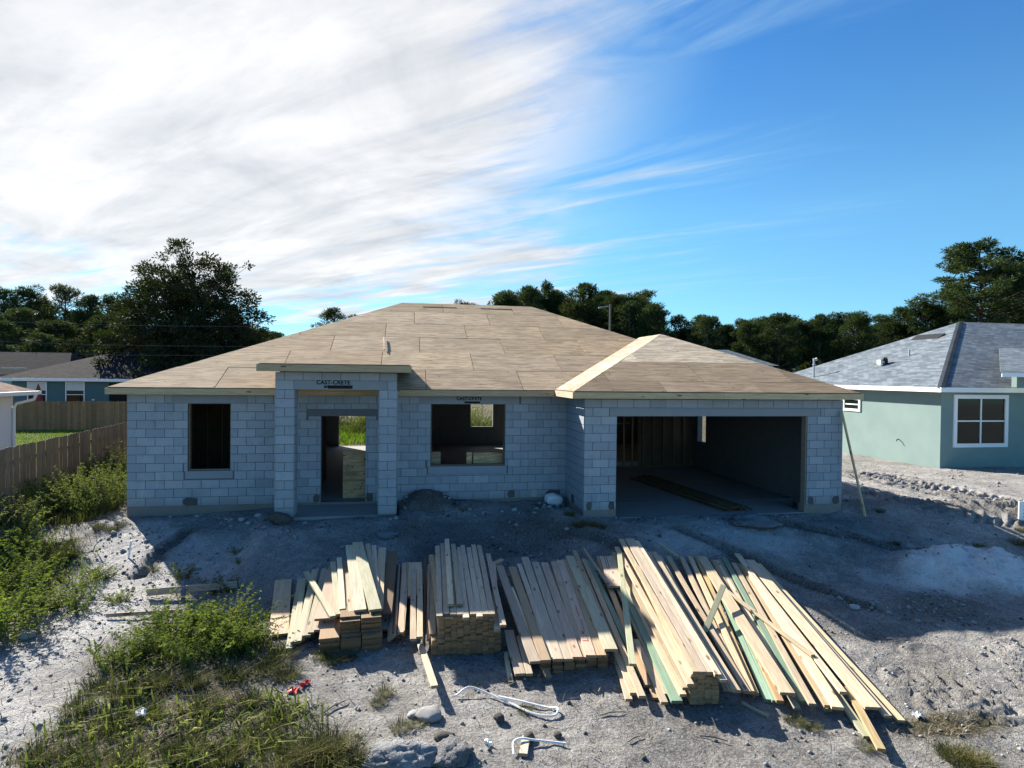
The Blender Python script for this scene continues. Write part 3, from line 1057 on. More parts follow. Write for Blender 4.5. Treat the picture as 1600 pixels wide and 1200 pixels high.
x0, x1, y0 = -0.25, 17.25, -0.40
yr = 6.1
zr = ZE + S * (yr - y0)
rl, rr = x0 + (yr - y0), 10.85
y2 = 2 * yr - y0
old = (0.57, 0.418, 0.262)
mid = (0.62, 0.462, 0.295)
new = (0.62, 0.51, 0.39)


def main_tone(row, r_):
    return r_.choice([old, old, mid, (0.51, 0.37, 0.235), (0.63, 0.475, 0.32)])


deck([(x0, y0, ZE), (x1, y0, ZE), (rr, yr, zr), (rl, yr, zr)], 'front_roof_slope', old, 3, tones=main_tone)
deck([(x0, y2, ZE), (x0, y0, ZE), (rl, yr, zr)], 'left_roof_slope', mid, 4)
deck([(x1, y0, ZE), (x1, y2, ZE), (rr, yr, zr)], 'right_roof_slope', mid, 5, pieces=False)
deck([(x1, y2, ZE), (x0, y2, ZE), (rl, yr, zr), (rr, yr, zr)], 'rear_roof_slope', mid, 6, pieces=False)
# garage wing
gx0, gx1, gy0_ = 10.18, 17.56, -2.09
gm = 0.5 * (gx0 + gx1)
gz0 = ZE + 0.02
hw = gm - gx0
gzr = gz0 + S * hw
gyp = gy0_ + hw
gye = y0 + (gzr - ZE) / S


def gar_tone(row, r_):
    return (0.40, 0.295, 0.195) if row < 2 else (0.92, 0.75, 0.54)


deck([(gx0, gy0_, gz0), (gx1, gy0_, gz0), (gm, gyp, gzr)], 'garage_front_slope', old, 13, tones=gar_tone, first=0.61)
deck([(gx0, y0 + 0.03, gz0), (gx0, gy0_, gz0), (gm, gyp, gzr), (gm, gye, gzr)], 'garage_left_slope', new, 14, sheet=(2.44, 1.22))
deck([(gx1, gy0_, gz0), (gx1, y0 + 0.03, gz0), (gm, gye, gzr), (gm, gyp, gzr)], 'garage_right_slope', mid, 15)
# porch roof, nearly flat, running back onto the main slope
px0, px1, py0 = 3.29, 6.50, -1.72
pz0 = 3.385
ps = 0.0
pyb = (pz0 - ps * py0 - ZE + S * y0) / (S - ps)
pzb = pz0 + ps * (pyb - py0)
deck([(px0, py0, pz0), (px1, py0, pz0), (px1, pyb, pzb + 0.004), (px0, pyb, pzb + 0.004)], 'porch_roof_slope', mid, 16, sheet=(2.44, 1.22))


def fascia(p, q, h, th, out, tone, z_off=0.0):
    p, q, out = Vector(p), Vector(q), Vector(out)
    up = Vector((0, 0, 1))
    a, b = p + up * z_off, q + up * z_off
    n_ = max(1, round((b - a).length / 4.2))
    for i in range(n_):
        c = a + (b - a) * (i / n_); d = a + (b - a) * ((i + 1) / n_ - (0.003 / (b - a).length))
        mb = MB().prism([c - up * h, d - up * h, d, c], -out * th)
        L_ = (d - c)
        e = mb.mesh('fascia_board', MT['timber'])
        # local x along the board so that the grain follows it
        X = L_.normalized(); Z = up; Y = Z.cross(X)
        M_ = Matrix((X, Y, Z)).transposed().to_4x4(); M_.translation = c
        e.transform(M_.inverted())
        o = link('fascia_board', e, house)
        o.matrix_world = M_
        o.color = (*tone, 1)


FT = (0.58, 0.45, 0.27)
fascia((x0 - 0.01, y0 - 0.035, ZE - 0.022), (gx0 - 0.002, y0 - 0.035, ZE - 0.022), 0.140, 0.034, (0, -1, 0), FT)
fascia((x0 - 0.036, y2, ZE - 0.022), (x0 - 0.036, y0 - 0.035, ZE - 0.022), 0.140, 0.034, (-1, 0, 0), FT)
fascia((gx0 - 0.036, gy0_ - 0.036, gz0 - 0.022), (gx1 + 0.036, gy0_ - 0.036, gz0 - 0.022), 0.142, 0.034, (0, -1, 0), FT)
fascia((gx0 - 0.036, y0 - 0.036, gz0 - 0.022), (gx0 - 0.036, gy0_ - 0.002, gz0 - 0.022), 0.142, 0.034, (-1, 0, 0), (0.6, 0.5, 0.37))
fascia((gx1 + 0.036, gy0_ - 0.002, gz0 - 0.022), (gx1 + 0.036, y2, gz0 - 0.022), 0.142, 0.034, (1, 0, 0), FT)
fascia((px0 - 0.036, py0 - 0.036, pz0 - 0.022), (px1 + 0.036, py0 - 0.036, pz0 - 0.022), 0.150, 0.034, (0, -1, 0), (0.46, 0.36, 0.22))
for xs, ox in ((px0 - 0.002, -1), (px1 + 0.002, 1)):
    a = MB()
    a.prism([(xs, py0 - 0.001, pz0 - 0.17), (xs, y0 + (pz0 - 0.17 - ZE) / S, pz0 - 0.17), (xs, pyb, pzb - 0.02), (xs, py0 - 0.001, pz0 - 0.022)], (-ox * 0.03, 0, 0))
    e = a.build('porch_side_fascia', MT['timber'], house)
    e.color = (0.25, 0.21, 0.165, 1)
# black strips painting shade in the vent slots, roof edge strip, stray stick
nrm = Vector((0, -S, 1)).normalized()
for (xa, xb) in ((6.95, 8.1), (8.95, 10.05)):
    yv = yr - 0.42
    zv = ZE + S * (yv - y0)
    mb = MB().prism([Vector((xa, yv, zv)) + nrm * 0.012, Vector((xb, yv, zv)) + nrm * 0.012, Vector((xb, yv + 0.07, zv + 0.07 * S)) + nrm * 0.012, Vector((xa, yv + 0.07, zv + 0.07 * S)) + nrm * 0.012], -nrm * 0.02)
    mb.build('vent_slot_shade', MT['opening_shade'], house)


# ------------------------------------------------------------------ lumber delivered in front of the house
TONES = {'green': (0.50, 0.50, 0.37), 'teal': (0.24, 0.40, 0.31), 'cream': (0.64, 0.53, 0.38), 'tan': (0.56, 0.43, 0.29), 'pink': (0.60, 0.46, 0.36),
         'grey': (0.42, 0.36, 0.29), 'brown': (0.17, 0.115, 0.085), 'yellow': (0.62, 0.48, 0.26), 'pale': (0.62, 0.53, 0.41), 'greypale': (0.53, 0.46, 0.37),
         'greygreen': (0.42, 0.42, 0.32), 'greengrey': (0.37, 0.40, 0.28), 'orange': (0.62, 0.42, 0.26), 'darkboard': (0.13, 0.095, 0.06), 'white': (0.72, 0.60, 0.45), 'greenpale': (0.58, 0.52, 0.34)}
# near end, far end (middle of the top face), width, thickness, roll in degrees, tone, label
BOARDS = [
    ((4.559, -5.91, -0.766), (4.254, -3.966, -0.574), 0.286, 0.038, 0, 'tan', 'wide tan plank lying alone left of the lumber, knots at its lower end'),
    ((4.806, -6.463, -0.747), (4.56, -4.043, -0.542), 0.089, 0.038, 0, 'green', 'outermost pale green stick on the left edge of the left heap'),
    ((4.854, -6.367, -0.702), (4.636, -4.153, -0.509), 0.089, 0.038, 0, 'green', 'second pale green stick on the left edge of the left heap'),
    ((4.913, -6.347, -0.701), (4.791, -3.911, -0.428), 0.089, 0.038, 0, 'green', 'third pale green stick on the left edge of the left heap, by a gap'),
    ((4.971, -6.271, -0.66), (4.851, -3.939, -0.395), 0.038, 0.089, 0, 'grey', 'thin grey stick on edge between the pale green sticks of the left heap'),
    ((5.03, -6.263, -0.66), (4.98, -3.998, -0.391), 0.089, 0.038, 0, 'green', 'pale green stick right of the thin edge-on stick in the left heap'),
    ((5.071, -6.221, -0.638), (5.041, -3.941, -0.376), 0.089, 0.038, 0, 'grey', 'greyish stick reaching under the pink plank of the left heap'),
    ((5.254, -6.216, -0.608), (5.251, -4.734, -0.468), 0.286, 0.038, 0, 'pink', 'lower of the two wide pink planks at the front of the left heap'),
    ((5.241, -6.066, -0.503), (5.214, -4.269, -0.332), 0.286, 0.038, 0, 'pink', 'upper of the two wide pink planks at the front of the left heap'),
    ((5.466, -6.225, -0.388), (5.141, -4.151, -0.227), 0.089, 0.038, 0, 'green', 'splintered pale green stick ending above the dark gap of the left heap'),
    ((5.51, -6.116, -0.353), (5.242, -4.07, -0.176), 0.089, 0.038, 0, 'green', 'pale green stick with a torn end beside the wide green planks'),
    ((5.559, -5.894, -0.366), (5.355, -4.353, -0.26), 0.089, 0.038, 0, 'grey', 'short grey stick half hidden beside the wide green planks'),
    ((5.55, -5.478, -0.382), (5.382, -4.114, -0.239), 0.140, 0.038, 0, 'tan', 'tan board showing its far end behind the wide green planks'),
    ((5.692, -6.203, -0.366), (5.491, -4.382, -0.257), 0.184, 0.038, 0, 'pink', 'pink board peeping out left of the wide green planks'),
    ((5.782, -6.285, -0.318), (5.412, -3.738, -0.046), 0.184, 0.038, 0, 'green', 'left one of the two wide green planks on top of the left heap'),
    ((6.004, -6.341, -0.301), (5.53, -3.685, -0.01), 0.184, 0.038, 0, 'green', 'right one of the two wide green planks on top of the left heap'),
    ((5.407, -6.427, -0.334), (4.675, -4.176, -0.373), 0.089, 0.038, 0, 'green', 'green stick thrown diagonally across the left heap'),
    ((5.984, -5.73, -0.389), (5.717, -3.627, -0.064), 0.089, 0.038, 0, 'pale', 'pale narrow stick just right of the wide green planks'),
    ((6.013, -5.869, -0.415), (5.833, -3.617, -0.1), 0.089, 0.038, 0, 'pale', 'second pale narrow stick right of the wide green planks'),
    ((6.034, -5.94, -0.456), (5.994, -3.669, -0.136), 0.140, 0.038, 0, 'tan', 'tan board with a knot, leaning right beside the dark brown plank'),
    ((5.982, -6.447, -0.775), (6.035, -5.85, -0.513), 0.038, 0.089, 0, 'pale', 'thin pale stick standing on edge at the right end of the left heap'),
    ((6.142, -5.966, -0.519), (6.193, -3.705, -0.203), 0.184, 0.038, 0, 'brown', 'dark brown plank between the left heap and the square stack'),
    ((6.126, -6.094, -0.704), (6.2, -5.649, -0.646), 0.235, 0.038, 0, 'grey', 'grey plank end below the dark brown plank'),
    ((6.244, -6.485, -0.676), (6.275, -3.971, -0.4), 0.140, 0.038, -38, 'grey', 'grey board tilted into a channel, left half'),
    ((6.311, -6.423, -0.664), (6.332, -4.006, -0.41), 0.140, 0.038, 42, 'brown', 'brownish board tilted into a channel, right half'),
    ((6.374, -6.421, -0.633), (6.416, -3.922, -0.367), 0.089, 0.038, 0, 'pink', 'pinkish stick against the channel of tilted boards'),
    ((6.415, -6.38, -0.631), (6.484, -3.879, -0.365), 0.038, 0.089, 0, 'tan', 'thin tan stick on edge beside the channel of tilted boards'),
    ((6.595, -5.343, -0.496), (6.617, -4.041, -0.331), 0.235, 0.038, 0, 'tan', 'broad tan board under the two pale sticks left of the square stack'),
    ((6.553, -6.781, -0.587), (6.584, -4.371, -0.361), 0.089, 0.038, 0, 'cream', 'left one of the two pale sticks hanging out left of the square stack'),
    ((6.645, -6.748, -0.576), (6.691, -4.341, -0.362), 0.089, 0.038, 0, 'cream', 'right one of the two pale sticks hanging out left of the square stack'),
    ((6.715, -6.658, -0.703), (6.807, -3.703, -0.373), 0.038, 0.089, 0, 'brown', 'thin brown stick on edge against the left side of the square stack'),
    ((6.77, -6.642, -0.661), (6.867, -4.134, -0.354), 0.045, 0.038, 0, 'tan', 'narrow tan strip along the left side of the square stack'),
    ((6.832, -6.682, -0.574), (6.95, -4.056, -0.3), 0.089, 0.038, 0, 'tan', 'tan board one step below the top at the left of the square stack'),
    ((6.92, -6.821, -0.262), (7.059, -3.318, -0.238), 0.089, 0.038, 0, 'pale', 'leftmost pale stick in the top layer of the square stack'),
    ((7.024, -6.748, -0.261), (7.161, -3.208, -0.221), 0.089, 0.038, 0, 'pale', 'second pale stick in the top layer of the square stack'),
    ((7.122, -6.789, -0.262), (7.296, -3.524, -0.261), 0.089, 0.038, 0, 'pale', 'third pale stick in the top layer of the square stack'),
    ((7.216, -6.805, -0.261), (7.405, -3.579, -0.263), 0.089, 0.038, 0, 'pale', 'fourth pale stick in the top layer of the square stack'),
    ((7.293, -6.922, -0.267), (7.481, -3.428, -0.252), 0.089, 0.038, 0, 'pale', 'fifth pale stick in the top layer of the square stack'),
    ((7.405, -6.819, -0.262), (7.562, -3.326, -0.24), 0.089, 0.038, 0, 'pale', 'sixth pale stick in the top layer of the square stack'),
    ((7.488, -6.913, -0.265), (7.673, -3.455, -0.254), 0.089, 0.038, 0, 'pale', 'seventh pale stick in the top layer of the square stack'),
    ((7.583, -6.838, -0.265), (7.784, -3.328, -0.24), 0.089, 0.038, 0, 'pale', 'eighth pale stick in the top layer of the square stack'),
    ((7.672, -6.853, -0.264), (7.893, -3.359, -0.243), 0.089, 0.038, 0, 'pale', 'ninth pale stick in the top layer of the square stack'),
    ((7.103, -6.535, -0.208), (7.261, -3.103, -0.165), 0.089, 0.038, 0, 'cream', 'left one of the two loose sticks lying on top of the square stack'),
    ((7.235, -6.552, -0.208), (7.372, -3.354, -0.203), 0.089, 0.038, 0, 'pale', 'right one of the two loose sticks lying on top of the square stack'),
    ((7.808, -7.036, -0.356), (8.03, -3.712, -0.32), 0.089, 0.038, 0, 'greypale', 'grey stick sliding off the right side of the square stack'),
    ((7.722, -7.028, -0.416), (8.072, -4.122, -0.353), 0.089, 0.038, 0, 'greypale', 'grey stick one step down at the right side of the square stack'),
    ((6.805, -7.94, -0.688), (6.661, -6.612, -0.741), 0.089, 0.038, 0, 'cream', 'cream stick poking out over the ground in front of the square stack'),
    ((8.263, -3.99, -0.348), (8.082, -4.179, -0.354), 0.089, 0.038, 0, 'tan', 'short offcut lying crosswise at the far end of the middle row'),
    ((8.116, -7.774, -0.552), (8.176, -4.208, -0.396), 0.140, 0.038, 0, 'greypale', 'grey board with knots on the left edge of the middle row'),
    ((8.198, -7.545, -0.573), (8.221, -5.233, -0.462), 0.089, 0.038, 0, 'pale', 'pale stick under the left edge board of the middle row'),
    ((8.258, -7.762, -0.551), (8.413, -4.279, -0.418), 0.140, 0.038, 0, 'tan', 'tan board, second from the left on the middle row, its end askew'),
    ((8.37, -7.63, -0.587), (8.596, -4.013, -0.45), 0.089, 0.038, 0, 'pale', 'narrow stick between the askew tan board and the wide ones of the middle row'),
    ((8.454, -7.675, -0.589), (8.781, -3.642, -0.437), 0.140, 0.038, 0, 'pale', 'pale board, fourth from the left on the middle row'),
    ((8.59, -7.674, -0.599), (8.931, -3.918, -0.457), 0.140, 0.038, 0, 'greypale', 'greyish board, fifth from the left on the middle row'),
    ((8.719, -7.665, -0.586), (9.101, -3.978, -0.458), 0.140, 0.038, 0, 'pink', 'pinkish board, sixth from the left on the middle row'),
    ((8.822, -7.635, -0.608), (9.317, -3.9, -0.466), 0.140, 0.038, 0, 'pink', 'pinkish board half covered, left of the board with red marks'),
    ((8.908, -7.661, -0.576), (9.44, -3.902, -0.446), 0.140, 0.038, 0, 'pink', 'board with red paint strokes along it on the middle row'),
    ((9.056, -7.656, -0.588), (9.554, -3.849, -0.455), 0.140, 0.038, 0, 'tan', 'tan board right of the red paint strokes on the middle row'),
    ((9.216, -7.592, -0.544), (9.675, -3.772, -0.409), 0.184, 0.038, 0, 'greygreen', 'grey green wide board at the right side of the middle row'),
    ((9.313, -7.414, -0.57), (9.822, -3.559, -0.365), 0.089, 0.038, 0, 'tan', 'tan stick behind the grey green wide board'),
    ((8.332, -7.639, -0.828), (8.324, -7.259, -0.764), 0.089, 0.038, 0, 'pale', 'pale stick end showing under the middle row'),
    ((7.813, -7.708, -0.829), (7.859, -7.02, -0.755), 0.060, 0.080, 0, 'green', 'greenish stick on the ground below the left end of the middle row'),
    ((7.937, -7.697, -0.738), (7.97, -6.557, -0.639), 0.140, 0.038, 0, 'greypale', 'grey board on a low bundle below the left end of the middle row'),
    ((8.057, -7.712, -0.739), (8.099, -6.774, -0.647), 0.089, 0.038, 0, 'greypale', 'grey stick on a low bundle below the left end of the middle row'),
    ((9.314, -8.47, -0.737), (9.918, -3.899, -0.439), 0.089, 0.038, 0, 'cream', 'long cream stick dividing the middle row from the tall stack'),
    ((9.265, -8.304, -0.781), (9.384, -7.331, -0.707), 0.089, 0.038, 0, 'cream', 'cream stick end below the long dividing stick'),
    ((9.185, -8.364, -0.821), (9.376, -7.3, -0.746), 0.089, 0.038, 0, 'pale', 'pale stick on the ground below the long dividing stick'),
    ((9.904, -5.431, -0.4), (9.958, -3.782, -0.265), 0.050, 0.038, 0, 'greypale', 'bent grey stick lying across the far end by the tall stack'),
    ((9.548, -7.921, -0.786), (10.003, -3.939, -0.459), 0.089, 0.038, 0, 'teal', 'teal stick sunk between the dividing stick and the tall stack'),
    ((9.531, -8.125, -0.792), (10.215, -3.919, -0.394), 0.089, 0.038, 0, 'orange', 'orange tinted stick beside the sunken teal stick'),
    ((10.034, -5.491, -0.442), (10.299, -4.201, -0.315), 0.286, 0.038, 0, 'greypale', 'short wide plank laid flat with a dark stencil mark'),
    ((9.384, -7.957, -0.587), (10.472, -4.405, -0.164), 0.089, 0.038, 0, 'greengrey', 'green grey stick leaning on the left side of the tall stack'),
    ((9.586, -8.518, -0.809), (9.762, -7.097, -0.657), 0.089, 0.038, 0, 'cream', 'cream stick on the ground left of the tall stack, second of three'),
    ((9.545, -8.347, -0.842), (9.737, -7.234, -0.724), 0.089, 0.038, 0, 'orange', 'orange tinted stick on the ground left of the tall stack'),
    ((9.714, -8.388, -0.784), (10.335, -4.007, -0.373), 0.140, 0.038, 0, 'tan', 'tan board tucked under the left side of the tall stack'),
    ((9.717, -8.583, -0.769), (10.383, -4.106, -0.346), 0.140, 0.038, 0, 'teal', 'teal stained board along the foot of the tall stack'),
    ((9.809, -8.555, -0.71), (10.44, -4.11, -0.333), 0.089, 0.038, 0, 'cream', 'cream stick one step up the left side of the tall stack'),
    ((9.845, -8.56, -0.628), (10.467, -4.144, -0.26), 0.089, 0.038, 0, 'cream', 'cream stick two steps up the left side of the tall stack'),
    ((9.893, -8.58, -0.578), (10.537, -4.081, -0.174), 0.089, 0.038, 0, 'cream', 'cream stick three steps up the left side of the tall stack'),
    ((9.989, -8.534, -0.454), (10.661, -3.979, -0.049), 0.089, 0.038, 0, 'cream', 'leftmost stick in the top layer of the tall stack'),
    ((10.077, -8.549, -0.455), (10.794, -3.966, -0.05), 0.089, 0.038, 0, 'pale', 'second stick in the top layer of the tall stack'),
    ((10.173, -8.566, -0.456), (10.884, -3.969, -0.055), 0.089, 0.038, 0, 'pale', 'third stick in the top layer of the tall stack'),
    ((10.224, -8.636, -0.456), (10.961, -4.044, -0.078), 0.089, 0.038, 0, 'white', 'fourth stick in the top layer of the tall stack'),
    ((10.467, -8.42, -0.763), (11.198, -4.136, -0.283), 0.089, 0.038, 0, 'greypale', 'grey shaded stick along the right foot of the tall stack'),
    ((10.385, -8.799, -0.578), (11.219, -4.371, -0.28), 0.089, 0.038, 0, 'pale', 'bright stick just right of the tall stack'),
    ((10.425, -8.642, -0.653), (11.332, -4.281, -0.317), 0.089, 0.038, 0, 'cream', 'cream stick, second one right of the tall stack'),
    ((10.265, -8.698, -0.495), (11.029, -4.258, -0.191), 0.089, 0.038, 0, 'white', 'whitish stick lying against the right side of the tall stack'),
    ((10.394, -8.697, -0.615), (11.26, -4.213, -0.262), 0.089, 0.038, 0, 'pale', 'pale stick wedged between the whitish stick and the fan'),
    ((10.657, -8.574, -0.731), (11.598, -4.121, -0.379), 0.089, 0.038, 0, 'cream', 'cream stick filling the foot of the fan next to the tall stack'),
    ((10.676, -8.474, -0.767), (11.911, -4.048, -0.423), 0.089, 0.038, 0, 'cream', 'third stick right of the tall stack, dark gap on its right'),
    ((10.787, -8.403, -0.824), (11.965, -3.972, -0.463), 0.089, 0.038, 0, 'pale', 'stick at the bottom of the dark gap in the fan'),
    ((10.798, -8.52, -0.789), (12.277, -3.989, -0.43), 0.089, 0.038, 0, 'yellow', 'yellowish stick in the fan passing under the leaning stick'),
    ((10.727, -8.537, -0.75), (12.086, -4.078, -0.421), 0.089, 0.038, 0, 'tan', 'tan stick in the fan left of the yellowish one'),
    ((10.931, -8.58, -0.85), (12.454, -4.02, -0.477), 0.089, 0.038, 0, 'teal', 'teal stick deep in the fan, ending in a green tip'),
    ((10.996, -8.652, -0.833), (12.551, -4.135, -0.495), 0.089, 0.038, 0, 'teal', 'second teal stick deep in the fan'),
    ((11.005, -8.726, -0.794), (12.541, -4.218, -0.486), 0.089, 0.038, 0, 'orange', 'orange tinted stick under the broad board of the fan'),
    ((11.096, -8.74, -0.696), (12.299, -4.151, -0.407), 0.184, 0.038, 0, 'cream', 'broad cream board lying on top of the fan'),
    ((11.303, -8.626, -0.831), (12.591, -4.19, -0.488), 0.089, 0.038, 0, 'pale', 'pale stick right under the broad cream board'),
    ((11.181, -8.812, -0.859), (12.676, -4.162, -0.484), 0.089, 0.038, 0, 'green', 'green stick poking out beyond the other ends of the fan'),
    ((11.299, -8.759, -0.807), (12.799, -4.134, -0.456), 0.089, 0.038, 0, 'teal', 'bright teal stick through the middle of the fan'),
    ((11.327, -8.891, -0.77), (12.867, -4.378, -0.491), 0.089, 0.038, 0, 'cream', 'cream stick right of the bright teal stick'),
    ((11.557, -8.871, -0.862), (13.01, -4.281, -0.542), 0.089, 0.038, 0, 'green', 'green stick low in the fan under the cream ones'),
    ((11.507, -8.934, -0.781), (12.995, -4.425, -0.513), 0.089, 0.038, 0, 'tan', 'tan stick right of the middle of the fan'),
    ((11.577, -9.013, -0.766), (13.081, -4.396, -0.486), 0.140, 0.038, 0, 'cream', 'cream board with knots right of the middle of the fan'),
    ((11.634, -9.426, -0.881), (13.206, -4.003, -0.454), 0.089, 0.038, 0, 'greengrey', 'long green grey stick sticking far out of the fan'),
    ((11.827, -8.788, -0.717), (13.096, -4.099, -0.397), 0.089, 0.038, 0, 'pale', 'pale stick of the fan that stops short, dark end in view'),
    ((11.988, -9.09, -0.758), (13.25, -4.316, -0.469), 0.184, 0.038, 0, 'cream', 'broad pale board near the right edge of the fan'),
    ((12.11, -9.191, -0.813), (13.341, -4.326, -0.51), 0.089, 0.038, 0, 'pale', 'second stick from the right edge of the fan'),
    ((12.274, -9.214, -0.872), (13.464, -4.299, -0.556), 0.089, 0.038, 0, 'greenpale', 'outermost stick on the right edge of the fan'),
    ((11.593, -9.681, -0.864), (12.022, -8.621, -0.751), 0.089, 0.038, 0, 'yellow', 'yellow stick reaching furthest out in front of the fan'),
    ((11.992, -7.986, -0.629), (11.951, -5.767, -0.51), 0.060, 0.038, 0, 'cream', 'cream stick laid slantwise over the fan'),
    ((10.854, -7.071, -0.618), (11.662, -6.152, -0.273), 0.089, 0.038, 10, 'greengrey', 'green grey stick propped up in the middle of the fan'),
    ((11.782, -4.189, -0.376), (11.711, -3.403, -0.316), 0.045, 0.038, 0, 'greenpale', 'thin greenish stick pointing off the far end of the fan'),
    ((10.767, -8.869, -0.882), (10.605, -8.548, -0.869), 0.035, 0.030, 0, 'grey', 'thin grey stake on the soil in front of the fan')
]

LUM = 'loose boards lying about the lumber heaps'
lr = random.Random(21)


def board(near, far, w, t, roll=0.0, tone='pale', label=None, group=None, name='board', warp=0.006):
    a, c = Vector(near), Vector(far)
    X = (c - a)
    L = X.length
    X.normalize()
    Z = Vector((0, 0, 1))
    Y = Z.cross(X).normalized()
    Z = X.cross(Y)
    ns = 4
    bow = lr.uniform(-warp, warp)
    side = lr.uniform(-warp, warp)
    tw = lr.uniform(-0.02, 0.02)
    ch = 0.003
    prof = [(-w / 2 + ch, 0), (-w / 2, -ch), (-w / 2, -t + ch), (-w / 2 + ch, -t), (w / 2 - ch, -t), (w / 2, -t + ch), (w / 2, -ch), (w / 2 - ch, 0)]
    mb = MB()
    vs, fs = [], []
    for i in range(ns + 1):
        u = i / ns
        k = 4 * u * (1 - u)
        an = R(roll) + tw * (u - 0.5)
        for (py_, pz_) in prof:
            y_ = py_ * math.cos(an) - (pz_ + t / 2) * math.sin(an)
            z_ = py_ * math.sin(an) + (pz_ + t / 2) * math.cos(an) - t / 2
            vs.append((u * L, y_ + side * k, z_ + bow * k))
    n = len(prof)
    for i in range(ns):
        for q in range(n):
            fs.append((i * n + q, i * n + (q + 1) % n, (i + 1) * n + (q + 1) % n, (i + 1) * n + q))
    mb.add(vs, fs, 0)
    mb.add(vs[:n], [tuple(range(n - 1, -1, -1))], 1)
    mb.add(vs[-n:], [tuple(range(n))], 1)
    o = mb.build(name, [MT['timber'], MT['timber_end']])
    M_ = Matrix((X, Y, Z)).transposed().to_4x4()
    M_.translation = a
    o.matrix_world = M_
    tn = TONES[tone] if isinstance(tone, str) else tone
    k_ = lr.uniform(0.80, 1.08)
    o.color = (tn[0] * k_, tn[1] * k_ * lr.uniform(0.985, 1.015), tn[2] * k_ * lr.uniform(0.95, 1.05), 1)
    if label:
        tag(o, label, 'board', group)
    return o


table_objs = {}
for (a, c, w, t_, roll, tone, lab) in BOARDS:
    table_objs[lab] = board(a, c, w, t_, roll, tone, lab, LUM)

# red strokes and a dark stencil are print on their boards
def print_on(o, spots, material, name):
    for (u0, u1, v0, v1) in spots:
        e = MB().add([(u0, v0, 0.0035), (u1, v0, 0.0035), (u1, v1, 0.0035), (u0, v1, 0.0035)], [(0, 1, 2, 3)]).build(name, MT[material], o)


rb = table_objs['board with red paint strokes along it on the middle row']
print_on(rb, [(0.42, 0.60, -0.03, -0.018), (0.68, 1.10, -0.022, -0.01), (1.2, 1.62, -0.016, -0.003), (0.40, 0.42, -0.03, 0.06)], 'red_ink', 'red_stroke')
sb = table_objs['short wide plank laid flat with a dark stencil mark']
print_on(sb, [(0.75, 1.3, 0.02, 0.03), (0.75, 1.3, 0.06, 0.07), (0.73, 0.75, 0.02, 0.07)], 'ink', 'stencil_mark')


ORD = ['first', 'second', 'third', 'fourth', 'fifth', 'sixth', 'seventh', 'eighth', 'ninth', 'tenth', 'eleventh', 'twelfth', 'thirteenth', 'fourteenth']
# bundled sticks under the top layers: only their ends and edges show
def bundle(p0, p1, far_dir, length, rows, cols, w, t, label, group, z0, tone, jit=0.02, skip=None, lift=0.0):
    p0, p1 = Vector(p0), Vector(p1)
    far = Vector(far_dir).normalized()
    across = (p1 - p0)
    for r_ in range(rows):
        for c_ in range(cols):
            if skip and skip(r_, c_):
                continue
            b_ = p0 + across * ((c_ + 0.5) / cols)
            j_ = lr.uniform(-jit, jit)
            n_ = b_ + far * j_
            f_ = b_ + far * (length + lr.uniform(-jit, jit))
            zt = z0 + (r_ + 1) * (t + 0.0006)
            board((n_.x, n_.y, zt), (f_.x, f_.y, zt + lift), w, t, 0, tone, '%s, %s row up, %s from its left' % (label, ORD[r_], ORD[c_]), group, warp=0.0015)


bundle((6.815, -6.79, 0), (7.81, -6.83, 0), (-0.01, 1, 0), 3.1, 14, 11, 0.0875, 0.038,
       'brown stick end in the square stack', 'sticks bundled in the square stack', -0.845, (0.50, 0.36, 0.22), 0.03,
       lambda r_, c_: (c_ == 0 and r_ > 5) or (c_ == 10 and r_ > 10))
bundle((9.945, -8.47, 0), (10.30, -8.52, 0), (0.15, 1, 0), 4.5, 10, 4, 0.0875, 0.038,
       'stick end in the tall stack', 'sticks bundled in the tall stack', -0.895, (0.62, 0.50, 0.34), 0.02, None, 0.20)
bundle((5.22, -6.50, 0), (6.12, -6.52, 0), (-0.08, 1, 0), 2.7, 6, 3, 0.286, 0.038,
       'lower pack plank of the left heap', 'planks packed in the left heap', -0.835, (0.34, 0.24, 0.15), 0.05)
bundle((5.50, -6.42, 0), (6.10, -6.44, 0), (-0.08, 1, 0), 2.7, 6, 2, 0.286, 0.038,
       'upper pack plank of the left heap', 'planks packed in the left heap', -0.60, (0.34, 0.24, 0.15), 0.05)
bundle((8.25, -7.50, 0), (9.22, -7.46, 0), (0.12, 1, 0), 3.0, 6, 6, 0.14, 0.038,
       'shaded board end under the middle row', 'boards packed under the middle row', -0.870, (0.40, 0.30, 0.2), 0.06, None, 0.12)


# ------------------------------------------------------------------ houses round about
def shingle_plane(name, poly, material, parent, th=0.03):
    """roof plane with its texture laid along the eave (first two corners)"""
    P_ = [Vector(p) for p in poly]
    u = (P_[1] - P_[0]).normalized()
    n = (P_[1] - P_[0]).cross(P_[2] - P_[0]).normalized()
    v = n.cross(u)
    mb = MB().prism(P_, -n * th)
    me = mb.mesh(name, MT[material])
    uv = me.uv_layers.new(name='UVMap')
    for lp in me.loops:
        p = me.vertices[lp.vertex_index].co - P_[0]
        uv.data[lp.index].uv = (p.dot(u), p.dot(v))
    return link(name, me, parent)


